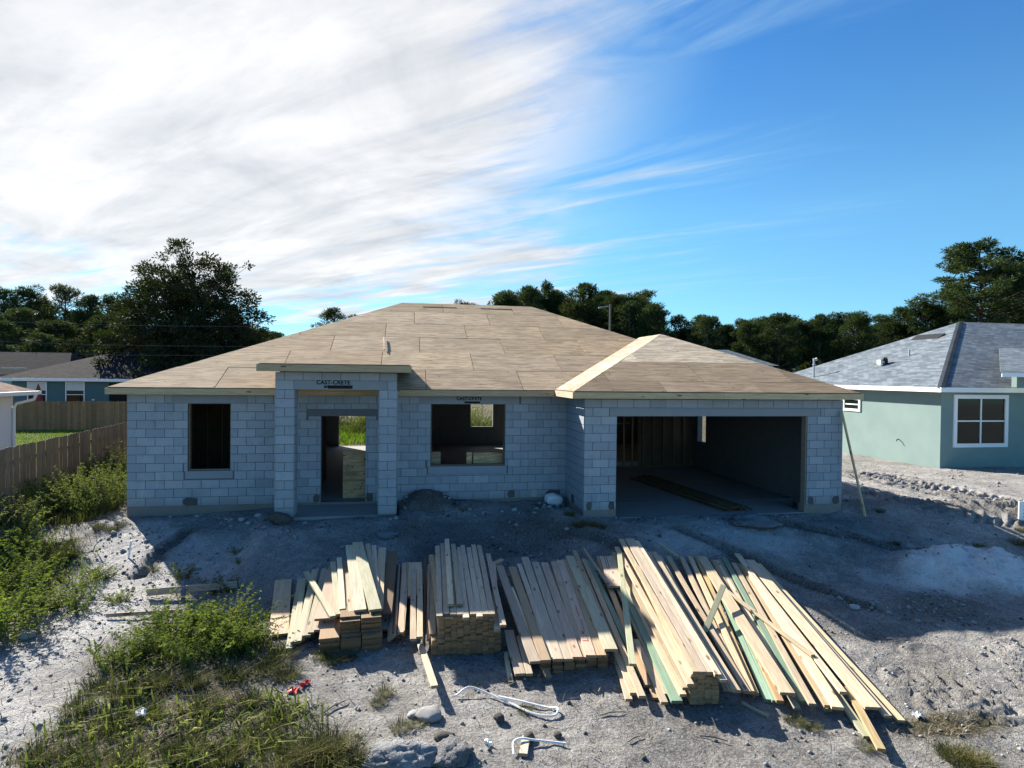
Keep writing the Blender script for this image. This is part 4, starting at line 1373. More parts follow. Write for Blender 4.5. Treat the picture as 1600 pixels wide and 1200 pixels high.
def window(parent, x0, x1, z0, z1, y, split_v=True, split_h=True, casing=0.10, dy=-1, pane='glass', axis='x'):
    """double window with casing; axis 'x' lies in a wall facing -y, axis 'y' in a wall facing -x"""
    def bx(a, b, c, d, e, f_, mt, name, par):
        m_ = MB()
        if axis == 'x': m_.box(a, b, y + c, y + d, e, f_)
        else: m_.box(y + c, y + d, a, b, e, f_)
        return m_.build(name, MT[mt], par)
    w = MB()
    k = casing
    for (a, b, c, d) in ((x0, x1, z1 - k, z1), (x0, x1, z0, z0 + k), (x0, x0 + k, z0 + k, z1 - k), (x1 - k, x1, z0 + k, z1 - k)):
        if axis == 'x': w.box(a, b, y - 0.05, y + 0.02, c, d)
        else: w.box(y - 0.05, y + 0.02, a, b, c, d)
    o = w.build('window', MT['white_paint'], parent)
    xm = 0.5 * (x0 + x1)
    zm = 0.5 * (z0 + z1)
    xs = [(x0 + k, xm - 0.03), (xm + 0.03, x1 - k)] if split_v else [(x0 + k, x1 - k)]
    zs = [(z0 + k, zm - 0.025), (zm + 0.025, z1 - k)] if split_h else [(z0 + k, z1 - k)]
    if split_v: bx(xm - 0.03, xm + 0.03, -0.03, 0.02, z0 + k, z1 - k, 'white_paint', 'mullion', o)
    if split_h:
        for (a, b) in xs: bx(a, b, -0.02, 0.02, zm - 0.025, zm + 0.025, 'white_paint', 'sash_bar', o)
    for (a, b) in xs:
        for (c, d) in zs:
            bx(a, b, -0.004, 0.01, c, d, pane, 'pane', o)
    return o


# finished neighbour on the right
nb = empty('finished_house', 'finished teal stucco house with grey shingle hip roof and white trim', 'house', (0, 0, 0))
NX, NY = 26.46, 4.52
mb = MB()
mb.box(NX, NX + 0.2, NY + 0.2, 15.6, -0.6, 2.76)
mb.box(NX, 40.0, NY, NY + 0.2, -0.6, 2.76)
mb.build('wall', MT['teal_stucco'], nb)
ex, ey, ez = 26.0, 4.07, 2.93
RLn = (33.1, 10.186, 6.056)
shingle_plane('roof', [(ex, 15.8, ez), (ex, ey, ez), RLn], 'grey_shingle', nb)
shingle_plane('roof', [(ex, ey, ez), (44, ey, ez), (44, 10.186, 6.056), RLn], 'grey_shingle', nb)
shingle_plane('roof', [(44, 15.8, ez), (ex, 15.8, ez), RLn, (44, 10.186, 6.056)], 'grey_shingle', nb)
# cap shingles on the front hip
a, b = Vector((ex, ey, ez)), Vector(RLn)
d = b - a
sd_ = d.cross(Vector((0, 0, 1))).normalized()
for i in range(52):
    p, q = a + d * (i / 52), a + d * ((i + 1.25) / 52)
    m_ = MB().prism([p - sd_ * 0.13 + Vector((0, 0, -0.02)), p + Vector((0, 0, 0.03)), q + Vector((0, 0, 0.015)), q - sd_ * 0.13 + Vector((0, 0, -0.03))], (0, 0, -0.01))
    m_.prism([p + Vector((0, 0, 0.03)), p + sd_ * 0.13 + Vector((0, 0, -0.02)), q + sd_ * 0.13 + Vector((0, 0, -0.03)), q + Vector((0, 0, 0.015))], (0, 0, -0.01))
    m_.build('ridge_cap', MT['grey_shingle'], nb)
fw = MB()
fw.box(ex - 0.03, ex, ey - 0.03, 15.83, ez - 0.19, ez - 0.01)
fw.build('fascia', MT['white_paint'], nb)
MB().box(ex + 0.001, 44, ey - 0.03, ey - 0.001, ez - 0.19, ez - 0.01).build('fascia', MT['white_paint'], nb)
sf = MB()
sf.box(ex + 0.01, NX - 0.002, ey + 0.01, 15.8, 2.745, 2.755)
sf.box(NX - 0.001, 40, ey + 0.01, NY - 0.002, 2.745, 2.755)
sf.build('soffit', MT['white_paint'], nb)
window(nb, 27.0, 29.45, 0.62, 2.64, NY, casing=0.15)
window(nb, 8.66, 9.77, 1.74, 2.36, NX, False, True, casing=0.11, axis='y')
# spout pipe in the side wall
MB().tube([(NX + 0.02, 6.5, 0.72), (NX - 0.10, 6.47, 0.74), (NX - 0.16, 6.44, 0.66)], 0.02).build('wall_pipe', MT['black_plastic'], nb)


def on_nb(x, y):
    return ez + (x - ex) * (RLn[2] - ez) / (RLn[0] - ex)


z_ = on_nb(28.14, 9.335)
gv = MB()
gv.box(-0.17, 0.17, -0.15, 0.15, 0.0, 0.03)
gv.tube([(0.03, 0, 0.0), (0.03, 0, 0.16), (-0.02, -0.02, 0.23), (-0.1, -0.05, 0.21), (-0.14, -0.06, 0.12)], [0.1, 0.1, 0.11, 0.11, 0.10], 8)
o_ = gv.build('roof_vent', MT['black_plastic'], nb)
o_.location = (28.2, 9.3, z_ + 0.05)
MB().box(-0.24, -0.03, -0.13, 0.1, 0.0, 0.2).build('vent_hood', MT['white_plastic'], o_).location = (-0.06, 0.05, -0.03)
z_ = on_nb(29.1, 8.9)
MB().tube([(29.1, 8.9, z_ - 0.05), (29.1, 8.9, z_ + 0.28)], 0.04, 8).build('vent_pipe', MT['grey_metal'], nb)
zs_ = on_nb(31.5, 10.0)
m_ = MB()
for k_ in range(1):
    p0_, p1_ = (31.35, 10.9), (31.35, 9.35)
    zz = on_nb(31.35, 10)
    m_.prism([(31.05, 10.95, on_nb(31.05, 0) + 0.02), (31.05, 9.35, on_nb(31.05, 0) + 0.02), (31.45, 9.35, on_nb(31.45, 0) + 0.09), (31.45, 10.95, on_nb(31.45, 0) + 0.09)], (0.0, 0, -0.1))
m_.build('off_ridge_vent', MT['black_plastic'], nb)
zb_ = on_nb(26.75, 12.3)
mt_ = MB().tube([(26.75, 12.3, zb_ - 0.1), (26.75, 12.3, zb_ + 0.80)], 0.045, 8)
mt_.tube([(26.75, 12.3, zb_ + 0.62), (26.75, 12.3, zb_ + 0.66)], 0.08, 8)
mo = mt_.build('service_mast', MT['grey_metal'], nb)
MB().tube([(26.75, 12.3, zb_ + 0.80), (26.76, 12.3, zb_ + 0.93), (26.84, 12.28, zb_ + 0.95), (26.9, 12.26, zb_ + 0.86)], [0.05, 0.075, 0.07, 0.06], 8).build('weather_head', MT['grey_metal'], mo)
# their porch roof, lifted above the eave like the one next door
sl = (6.056 - ez) / (10.186 - ey)
qx0, qy0, qz0 = 27.37, 3.0, 3.50
qx1, pyb_, pzb_ = 32.2, 7.35, 4.63
shingle_plane('porch_roof', [(qx0, qy0, qz0), (38.0, qy0, qz0), (38.0, pyb_, pzb_), (qx1, pyb_, pzb_)], 'grey_shingle', nb)
MB().box(qx0 + 0.04, 38.0, qy0 - 0.03, qy0 - 0.002, qz0 - 0.17, qz0 - 0.01).build('porch_fascia', MT['white_paint'], nb)
MB().box(28.6, 38.0, qy0 + 0.45, qy0 + 0.65, 2.95, 3.45).build('porch_beam', MT['teal_stucco'], nb)
# further roof seen over the garage hip
fr = empty('far_house', 'pale roofed house far off just showing above the garage roof', 'house', (49, 62, -0.3))
hip = [(-6, -4, 5.2), (6, -4, 5.2), (6, 6, 5.2), (-6, 6, 5.2)]
shingle_plane('roof', [hip[0], hip[1], (1.5, 1, 7.4), (-1.5, 1, 7.4)], 'grey_shingle', fr)
shingle_plane('roof', [hip[3], hip[0], (-1.5, 1, 7.4)], 'grey_shingle', fr)
shingle_plane('roof', [hip[1], hip[2], (1.5, 1, 7.4)], 'grey_shingle', fr)
shingle_plane('roof', [hip[2], hip[3], (-1.5, 1, 7.4), (1.5, 1, 7.4)], 'grey_shingle', fr)
MB().box(-5.5, 5.5, -3.5, 5.5, -0.4, 5.25).build('wall', MT['white_wall'], fr)

# white house at the left border
wh = empty('white_house', 'white house corner with brown roof and downspout at the left border', 'house')
MB().box(-16.0, -7.48, -5.0, 9.0, -0.8, 2.36).build('wall', MT['white_wall'], wh)
we, wx1, wy1, wy0 = 2.42, -6.95, 9.45, -5.5
apx = [(-11.7, 4.7, 4.5), (-11.7, -0.8, 4.5)]
shingle_plane('roof', [(wx1, wy0, we), (wx1, wy1, we), apx[0], apx[1]], 'brown_shingle', wh)
shingle_plane('roof', [(wx1, wy1, we), (-16.5, wy1, we), apx[0]], 'brown_shingle', wh)
shingle_plane('roof', [(-16.5, wy1, we), (-16.5, wy0, we), apx[1], apx[0]], 'brown_shingle', wh)
shingle_plane('roof', [(-16.5, wy0, we), (wx1, wy0, we), apx[1]], 'brown_shingle', wh)
MB().box(wx1 + 0.002, wx1 + 0.1, wy0, wy1 + 0.1, we - 0.13, we).build('gutter', MT['white_plastic'], wh)
MB().box(-16.5, wx1 - 0.001, wy1 + 0.002, wy1 + 0.1, we - 0.13, we).build('fascia', MT['white_plastic'], wh)
MB().box(-7.478, wx1 - 0.02, wy0, wy1 - 0.02, we - 0.15, we - 0.14).build('soffit', MT['white_paint'], wh)
MB().box(-16.4, -7.48, 9.002, wy1 - 0.02, we - 0.15, we - 0.14).build('soffit', MT['white_paint'], wh)
ds = MB().tube([(-6.9, 9.3, we - 0.12), (-6.95, 9.28, we - 0.3), (-7.36, 8.98, we - 0.45), (-7.42, 8.95, we - 0.6), (-7.42, 8.95, -0.5)], 0.05, 6)
ds.build('downspout', MT['white_plastic'], wh)

# teal house behind the board fence
th = empty('teal_house', 'dark teal house with charcoal hip roof behind the brown board fence', 'house', (0, 0, 0))
MB().box(-21.2, -8.0, 33.0, 44.0, -0.8, 2.45).build('wall', MT['far_teal'], th)
tz = 2.62
apex = (-15.1, 38.3, 5.15)
shingle_plane('roof', [(-22.0, 32.5, tz), (-8.0, 32.5, tz), apex], 'charcoal_shingle', th)
shingle_plane('roof', [(-8.0, 32.5, tz), (-8.0, 44.4, tz), apex], 'charcoal_shingle', th)
shingle_plane('roof', [(-22.0, 44.4, tz), (-22.0, 32.5, tz), apex], 'charcoal_shingle', th)
shingle_plane('roof', [(-8.0, 44.4, tz), (-22.0, 44.4, tz), apex], 'charcoal_shingle', th)
MB().box(-22.0, -8.0, 32.44, 32.495, tz - 0.2, tz).build('fascia', MT['white_paint'], th)
for (a, b) in ((-20.2, -18.95), (-17.75, -16.5)):
    w_ = window(th, a, b, 0.55, 2.36, 33.0, False, True, 0.06)
    MB().box(a + 0.07, b - 0.07, 32.965, 32.99, 1.75, 2.29).build('blind', MT['curtain'], w_)
MB().box(-14.9, -12.3, 32.98, 33.01, -0.5, 2.3).build('doorway_shade', MT['opening_shade'], th)  # black sheet on the wall for the dark inside the doorway
MB().box(-16.0, -15.84, 32.9, 33.01, 1.05, 1.13).build('outlet_box', MT['white_plastic'], th)
# another dark roof beyond, left
dh = empty('dark_roof_house', 'house with long dark roof further back on the left', 'house', (0, 0, 0))
MB().box(-44, -25.5, 50.5, 60, -0.8, 2.7).build('wall', MT['white_wall'], dh)
shingle_plane('roof', [(-44.5, 48, 2.75), (-25.0, 48, 2.75), (-26.6, 51.8, 4.95), (-43, 51.8, 4.95)], 'charcoal_shingle', dh)
shingle_plane('roof', [(-25.0, 48, 2.75), (-25.0, 58, 2.75), (-26.6, 51.8, 4.95)], 'charcoal_shingle', dh)
shingle_plane('roof', [(-25.0, 58, 2.75), (-44.5, 58, 2.75), (-43, 51.8, 4.95), (-26.6, 51.8, 4.95)], 'charcoal_shingle', dh)
MB().box(-31.0, -28.9, 48.6, 48.7, 3.35, 3.43).build('roof_strip', MT['white_paint'], dh)
# folded garden parasol behind the fence
pa = empty('folded_parasol', 'folded dark red parasol standing behind the brown fence', 'parasol', (-16.3, 27.0, -0.5))
MB().tube([(0, 0, 0), (0, 0, 2.85)], 0.025, 6).build('pole', MT['pole_wood'], pa)
simple('dark_red_cloth', (0.14, 0.03, 0.035), 0.9, 0.3, 10)
cl = MB()
cl.tube([(0, 0, 1.15), (0.02, 0, 1.4), (0.0, 0, 2.0), (0.01, 0, 2.5), (0, 0, 2.8)], [0.24, 0.27, 0.2, 0.12, 0.03], 9)
cl.build('canopy', MT['dark_red_cloth'], pa)

# ------------------------------------------------------------------ fences, one picket at a time
fr_rng = random.Random(5)


def fence(name, label, p0, p1, h, pw, gap, z_of, dog=True, post_every=2.4, tone='fence_wood'):
    p0, p1 = Vector((*p0, 0)), Vector((*p1, 0))
    L = (p1 - p0).length
    d = (p1 - p0).normalized()
    n = Vector((-d.y, d.x, 0))
    root = empty(name, label, 'fence', (p0.x, p0.y, z_of(p0.x, p0.y)))
    base = root.location
    meshes = []
    for k_ in range(6):
        m_ = MB()
        e = fr_rng.uniform(-0.03, 0.03)
        t_ = 0.018
        hh = h + e
        c_ = pw * 0.24 if dog else 0.002
        m_.prism([(-pw / 2, -t_, 0.02), (pw / 2, -t_, 0.02), (pw / 2, -t_, hh - c_), (pw / 2 - c_, -t_, hh), (-pw / 2 + c_, -t_, hh), (-pw / 2, -t_, hh - c_)], (0, t_, 0))
        meshes.append(m_.mesh('picket', MT[tone]))
    rz = math.atan2(d.y, d.x)
    N = int(L / (pw + gap))
    for i in range(N):
        p = p0 + d * (i + 0.5) * (pw + gap)
        o = link('picket', meshes[fr_rng.randrange(6)], root)
        o.location = Vector((p.x, p.y, z_of(p.x, p.y) + 0.03)) - base
        o.rotation_euler = (fr_rng.uniform(-0.01, 0.01), fr_rng.uniform(-0.008, 0.008), rz)
    k_ = int(L / post_every)
    for i in range(k_ + 1):
        p = p0 + d * min(i * post_every, L - 0.1)
        m_ = MB().box(-0.045, 0.045, 0.045, 0.135, 0, h - 0.03).mesh('post', MT['fence_wood'])
        o = link('post', m_, root)
        o.location = Vector((p.x, p.y, z_of(p.x, p.y))) - base
        o.rotation_euler = (0, 0, rz)
    for zz in (0.3, h * 0.5, h - 0.3):
        za, zb = z_of(p0.x, p0.y), z_of(p1.x, p1.y)
        a, b = Vector((p0.x, p0.y, za + zz)) - base, Vector((p1.x, p1.y, zb + zz)) - base
        m_ = MB().prism([a + n * 0.002 + Vector((0, 0, -0.045)), b + n * 0.002 + Vector((0, 0, -0.045)), b + n * 0.002 + Vector((0, 0, 0.045)), a + n * 0.002 + Vector((0, 0, 0.045))], n * 0.04)
        m_.build('rail', MT['fence_wood'], root)
    return root


flat = lambda x, y: -0.45
fence('picket_fence', 'grey weathered picket fence running back along the left lot line', (-2.42, -2.6), (-4.0, 16.0), 1.78, 0.135, 0.022, flat)
fence('board_fence', 'brown board fence across the far side of the green lawn', (-23.0, 25.2), (-4.4, 24.8), 1.78, 0.14, 0.004, lambda x, y: -0.47, tone='board_fence_wood')

# lawn between the fences
lm = MB()
lm.add([(-30, 16.2, -0.40), (-4.05, 16.2, -0.40), (-4.45, 24.75, -0.43), (-30, 25.1, -0.43)], [(0, 1, 2, 3)])
lm.add([(-30, 5.0, -0.40), (-3.2, 5.0, -0.40), (-4.05, 16.199, -0.40), (-30, 16.199, -0.40)], [(0, 1, 2, 3)])
lawn = lm.build('lawn', MT['lawn'])
lawn['kind'] = 'structure'

# utility pole and wires
up = empty('utility_pole', 'slim grey utility pole with a crossarm behind the roof', 'utility pole', (27.1, 45.0, -0.4))
MB().tube([(0, 0, 0), (0, 0, 11.1)], [0.16, 0.11], 8).build('pole', MT['pole_wood'], up)
MB().tube([(0.0, 0, 10.9), (-1.15, 0, 10.75)], 0.05, 6).build('crossarm', MT['grey_metal'], up)
MB().tube([(-1.25, 0, 10.7), (-0.95, 0, 10.76)], 0.09, 6).build('lamp_head', MT['grey_metal'], up)
simple('far_wire', (0.16, 0.17, 0.18), 0.5, 0.05)
for (za, zb, lab) in ((6.75, 6.6, 'highest overhead wire crossing in front of the dark tree'), (5.55, 5.1, 'middle overhead wire crossing in front of the dark tree'), (4.75, 4.55, 'lowest overhead wire crossing above the dark roofs')):
    pts = []
    for i in range(25):
        u = i / 24
        pts.append((-40 + u * 50, 30, za + (zb - za) * u - 0.9 * 4 * u * (1 - u) + 0.55))
    w_ = MB().tube(pts, 0.007, 4).build('overhead_wire', MT['far_wire'])
    tag(w_, lab, 'wire', 'overhead wires on the left')


# ------------------------------------------------------------------ things lying about the site
def gpt(x, y, h=0.0):
    return (x, y, G(x, y) + h)


simple('lump', (0.40, 0.405, 0.41), 0.98, 0.6, 7, 0.05, 1.0, 7, 0.12)
simple('mortar_spill', (0.28, 0.30, 0.33), 0.98, 0.4, 9, 0.05, 1.0, 9, 0.1)


def rock_mesh(seed, sub=3, rough=0.35, squash=0.65):
    bm = bmesh.new()
    bmesh.ops.create_icosphere(bm, subdivisions=sub, radius=1)
    r_ = random.Random(seed)
    ox, oy = r_.uniform(0, 50), r_.uniform(0, 50)
    co = np.array([v.co[:] for v in bm.verts])
    d = 1 + rough * 1.6 * fbm(co[:, 0] + ox + co[:, 2] * 0.7, co[:, 1] + oy - co[:, 2] * 0.9, 1.3, 3, seed) + rough * 1.1 * fbm(co[:, 0] * 1.1 + ox - co[:, 2], co[:, 1] + oy + co[:, 2] * 1.1, 4.5, 4, seed + 5, 0.65)
    for v, k_ in zip(bm.verts, d):
        v.co *= k_
        v.co.z *= squash
    me = bpy.data.meshes.new('rock')
    bm.to_mesh(me)
    bm.free()
    me.polygons.foreach_set('use_smooth', [True] * len(me.polygons))
    return me


def rock(name, x, y, s, label, cat='rock', material='stone', seed=1, sink=0.25, group=None, rough=0.35):
    me = rock_mesh(seed, 4 if max(s) > 0.15 else 3, rough)
    me.materials.append(MT[material])
    o = link(name, me)
    o.scale = s
    o.location = gpt(x, y, s[2] * 0.65 * (1 - 2 * sink))
    o.rotation_euler = (0, 0, seed * 1.7)
    return tag(o, label, cat, group)


rock('boulder', 6.42, -9.02, (0.33, 0.22, 0.2), 'largest pale lump of spoil at the bottom edge of the picture', 'boulder', 'lump', 11, 0.2, None, 0.6)
rock('boulder', 6.93, -9.0, (0.25, 0.2, 0.17), 'grey lump of spoil touching the largest pale lump', 'boulder', 'lump', 12, 0.2, None, 0.65)
rock('boulder', 6.88, -8.78, (0.11, 0.09, 0.1), 'small dark lump behind the two big spoil lumps', 'boulder', 'clod', 13, 0.1)
rock('rock', 6.72, -8.26, (0.15, 0.15, 0.12), 'bluish grey rock beside a tuft in front of the lumber', 'rock', 'stone', 14, 0.2)
rock('rock', 6.54, -8.2, (0.08, 0.06, 0.05), 'flat pale rock partly under the tuft by the bluish rock', 'rock', 'pale_stone', 19, 0.2)
for i, (x, y, s, lab) in enumerate([(7.55, -8.42, .07, 'dark clod between the bluish rock and the white strap'), (7.83, -8.83, .075, 'dark clod right of the spoil lumps'), (8.15, -8.86, .045, 'tiny dark clod nearest the short grey board'),
                                    (14.9, -2.45, .0, '')]):
    if s: rock('clod', x, y, (s, s * 0.9, s), lab, 'clod', 'clod', 20 + i, 0.1)
rock('slump_block', 14.35, -2.55, (0.5, 0.36, 0.22), 'big rounded soil slab in front of the garage', 'soil slab', 'mortar_spill', 31, 0.3, None, 0.7)
rock('mortar_lump', 7.85, -0.62, (0.2, 0.15, 0.13), 'bluish lump of spilled mortar beside the soil mound', 'mortar lump', 'mortar_spill', 32, 0.25, None, 0.8)
rock('mortar_lump', 6.55, -1.55, (0.17, 0.15, 0.11), 'mortar spill right of the porch pillar', 'mortar lump', 'mortar_spill', 33, 0.3, None, 0.8)
rock('mortar_lump', 6.05, -2.6, (0.14, 0.2, 0.1), 'mortar spill above the left lumber heap', 'mortar lump', 'mortar_spill', 34, 0.3, None, 0.8)
rock('rock', 3.72, -1.52, (0.24, 0.14, 0.22), 'dark mossy block at the foot of the left porch pillar', 'rock', 'clod', 35, 0.15)
for i, (x, y, s, lab) in enumerate([(2.75, -0.85, .11, 'pale stone under the left window, first from the house corner'), (3.1, -0.75, .09, 'pale stone under the left window near the pillar'), (2.95, -1.1, .07, 'little pale stone below the two under the left window'),
                                    (9.05, -0.9, .08, 'pale stone below the middle window'), (9.9, -1.0, .06, 'pale pebble left of the grassy corner'), (10.0, -2.3, .06, 'pale stone out in front of the return wall'),
                                    (0.9, -5.4, .13, 'white stone on the pale washed path at left'), (0.35, -5.8, .1, 'smaller white stone on the pale washed path'), (14.1, -6.2, .09, 'pale stone by the dark rut right of the fan')]):
    rock('stone', x, y, (s, s * 0.8, s * 0.8), lab, 'stone', 'pale_stone', 40 + i, 0.2)

# white sack against the wall
bm = bmesh.new()
bmesh.ops.create_cube(bm, size=1)
bmesh.ops.subdivide_edges(bm, edges=bm.edges[:], cuts=5, use_grid_fill=True)
for v in bm.verts:
    x, y, z = v.co
    pin = 1 - 0.35 * (abs(x) * 2) ** 4
    v.co.z = z * pin * (1 - 0.25 * (abs(y) * 2) ** 3) + 0.06 * math.sin(7 * x + 2) * (z + 0.5)
    v.co.y = y * (1 - 0.18 * (abs(x) * 2) ** 3 + 0.05 * math.sin(9 * x))
sm = bpy.data.meshes.new('sack')
bm.to_mesh(sm); bm.free()
sm.polygons.foreach_set('use_smooth', [True] * len(sm.polygons))
sack = link('sack', sm, None, MT['white_plastic'])
sack.scale = (0.42, 0.34, 0.26)
sack.location = gpt(10.18, -0.30, 0.10)
sack.rotation_euler = (0.15, 0.05, 0.1)
tag(sack, 'white sack lying against the wall in the inner corner', 'sack')

# board leaning on the garage corner
lb_ = board((17.28, GY0 - 0.13, 2.36), (17.62, -2.25, G(17.62, -2.25) + 0.03), 0.089, 0.038, 0, 'yellow', 'yellowish board leaning against the right garage corner', None, 'board')
# stray pale stick on the roof
board((5.80, 1.85, ZE + S * (1.85 - y0) + 0.075), (5.75, 2.75, ZE + S * (2.75 - y0) + 0.075), 0.03, 0.03, 0, 'white', 'short pale stick lying on the roof above the porch')
# batter boards in the weeds
board((2.05, -4.16, G(2.05, -4.16) + 0.16), (3.50, -4.12, G(3.5, -4.12) + 0.15), 0.02, 0.12, 0, 'grey', 'upper grey batter board on its edge among the weeds')
board((1.75, -4.92, G(1.75, -4.92) + 0.08), (2.85, -4.86, G(2.85, -4.86) + 0.08), 0.03, 0.06, 0, 'grey', 'lower grey batter board on its edge among the weeds')
st = MB().box(-0.03, 0.03, -0.02, 0.02, -0.1, 0.34).build('stake', MT['blue_paint'])
st.location = gpt(2.66, -4.25)
tag(st, 'short blue stake holding the upper batter board', 'stake')
st = MB().tube([(0, 0, -0.1), (0.05, 0.02, 0.34)], 0.018, 6).build('stake', MT['white_paint'])
st.location = gpt(1.0, -2.35)
tag(st, 'thin white survey stake on the pale slope left of the shadow', 'stake')
board((7.70, -9.15, G(7.70, -9.15) + 0.05), (7.80, -8.82, G(7.8, -8.82) + 0.05), 0.09, 0.038, 0, 'greypale', 'short grey board end at the bottom border with strap around it')

# plastic strapping
def strap(pts, label):
    q = []
    P_ = [Vector(gpt(x, y, h)) for x, y, h in pts]
    for i in range(len(P_) - 1):
        a = P_[max(i - 1, 0)]; b = P_[i]; c = P_[i + 1]; d = P_[min(i + 2, len(P_) - 1)]
        for k_ in range(6):
            t_ = k_ / 6
            q.append(0.5 * ((2 * b) + (-a + c) * t_ + (2 * a - 5 * b + 4 * c - d) * t_ * t_ + (-a + 3 * b - 3 * c + d) * t_ ** 3))
    q.append(P_[-1])
    o = MB().tube(q, 0.013, 5).build('strap', MT['white_plastic'])
    return tag(o, label, 'strap')


strap([(7.08, -7.88, .03), (7.25, -7.80, .08), (7.45, -7.88, .05), (7.70, -8.10, .03), (7.95, -8.38, .03), (8.18, -8.52, .03), (8.26, -8.42, .05), (8.15, -8.30, .03), (7.85, -8.15, .04), (7.60, -8.02, .06)], 'long loop of white strapping on the bare soil')
strap([(7.60, -9.12, .03), (7.62, -8.98, .06), (7.72, -8.92, .08), (7.86, -8.94, .06), (8.05, -8.97, .03), (8.2, -9.03, .03)], 'white strapping round the short grey board')

# litter
def scrap(x, y, sx_, sy_, material, label, cat='scrap', seed=0, h=0.03):
    r_ = random.Random(seed)
    bm = bmesh.new()
    bmesh.ops.create_grid(bm, x_segments=5, y_segments=4, size=0.5)
    for v in bm.verts:
        v.co.z = r_.uniform(-0.3, 0.3)
        v.co.x += r_.uniform(-0.08, 0.08); v.co.y += r_.uniform(-0.08, 0.08)
    bmesh.ops.solidify(bm, geom=bm.faces[:], thickness=0.06)
    me = bpy.data.meshes.new('scrap')
    bm.to_mesh(me); bm.free()
    o = link('scrap', me, None, MT[material])
    o.scale = (sx_, sy_, 0.1)
    o.location = gpt(x, y, h)
    o.rotation_euler = (0, 0, r_.uniform(0, 3))
    return tag(o, label, cat)


scrap(5.05, -7.50, .13, .11, 'red_plastic', 'larger red plastic scrap at the border of the weeds', seed=1)
scrap(5.17, -7.40, .13, .07, 'red_plastic', 'smaller red plastic scrap just behind the larger one', seed=2)
scrap(3.42, -7.85, .16, .1, 'white_plastic', 'white crumpled paper in the middle of the weeds', 'paper', seed=3, h=.08)
scrap(12.55, -9.15, .11, .09, 'white_plastic', 'white bit of paper beyond the tip of the fan', 'paper', seed=4)
scrap(5.9, -8.9, .2, .1, 'clod', 'dark bark piece left of the spoil lumps', 'bark', seed=5)
scrap(7.35, -8.86, .11, .05, 'white_plastic', 'small white scrap behind the grey spoil lump', seed=6)
for i, (x, y, an, L, lab) in enumerate([(8.95, -8.0, 0.9, .22, 'short dark stick on bare soil below the middle row'), (8.9, -8.55, 0.1, .32, 'brown twig lying level on bare soil'), (5.6, -7.9, 0.8, .4, 'thin dark twig between red scraps and the tuft'),
                                        (9.0, -9.05, .4, .22, 'white splinter near the bottom border'), (9.9, -9.15, -.5, .3, 'dark splinter at the bottom border under the tall stack'), (3.7, -8.4, .6, .7, 'dry bent stalk across the low weeds')]):
    t_ = MB().tube([(-L / 2, 0, 0.012), (0, 0.015, 0.02), (L / 2, 0, 0.012)], [0.008, 0.01, 0.005], 5).build('stick', MT['dry_stem'] if i % 2 else MT['pole_wood'])
    t_.location = gpt(x, y, 0.01)
    t_.rotation_euler = (0, 0, an)
    tag(t_, lab, 'stick')

# permit board cut by the right border
pb = empty('permit_board', 'white permit board on a post at the right border', 'board', gpt(21.35, -3.05))
MB().box(-0.03, 0.03, 0.0, 0.05, -0.1, 0.6).build('post', MT['timber'], pb).color = (0.6, 0.5, 0.35, 1)
MB().box(-0.24, 0.24, -0.03, -0.002, 0.03, 0.58).build('sheet', MT['white_paint'], pb)
for k_, (a, b, zz) in enumerate(((-0.12, 0.18, 0.36), (-0.12, 0.14, 0.28), (-0.12, 0.18, 0.20))):
    MB().box(a, b, -0.034, -0.031, zz, zz + 0.02).build('printed_line', MT['red_ink' if k_ == 0 else 'blue_paint'], pb)

# lumber stored on the garage floor
ir = random.Random(3)
k_ = 0
cols_ = ['second', 'third', 'fourth', 'fifth', 'sixth', 'seventh']
for r_ in range(3):
    for c_ in range(8 - 2 * r_):
        x_ = 14.32 + 0.11 * c_ + 0.1 * r_ + ir.uniform(-0.02, 0.02)
        zt = -0.19 + 0.039 * (r_ + 1)
        n0 = -1.35 + ir.uniform(-0.12, 0.12)
        board((x_ + 0.05, n0, zt), (x_ - 0.55 + ir.uniform(-.1, .1), n0 + 4.9, zt), 0.089, 0.038, 0, 'darkboard', 'dark board piled on the garage floor, %s layer, %s from the left' % (ORD[r_], ORD[c_]), 'boards piled on the garage floor')
# plywood panels standing inside behind the openings
for (a, b, y_, z0_, z1_, lab, tn) in [(4.84, 5.5, 0.5, 0.0, 1.20, 'knotty plywood half panel standing behind the front doorway', (0.85, 0.58, 0.32)), (6.9, 7.31, 0.4, 0.0, 1.17, 'narrow plywood offcut behind the left of the middle window', (0.40, 0.30, 0.2)),
                                      (7.99, 8.13, 0.42, 0.0, 1.15, 'slim plywood strip behind the middle window', (0.8, 0.55, 0.3)), (8.17, 9.05, 0.4, 0.0, 1.14, 'broad plywood panel behind the right of the middle window', (0.85, 0.58, 0.32))]:
    o = MB().box(a, b, y_, y_ + 0.018, z0_, z1_).build('plywood_panel', MT['plywood'])
    o.color = (*tn, 1)
    tag(o, lab, 'panel')
    if z1_ > 1.19:
        for q in range(10):
            u_, w_ = ir.uniform(a + 0.05, b - 0.06), ir.uniform(0.08, 1.0)
            MB().box(u_, u_ + 0.04, y_ - 0.002, y_ + 0.004, w_, w_ + 0.022).build('knot', MT['ink'], o)


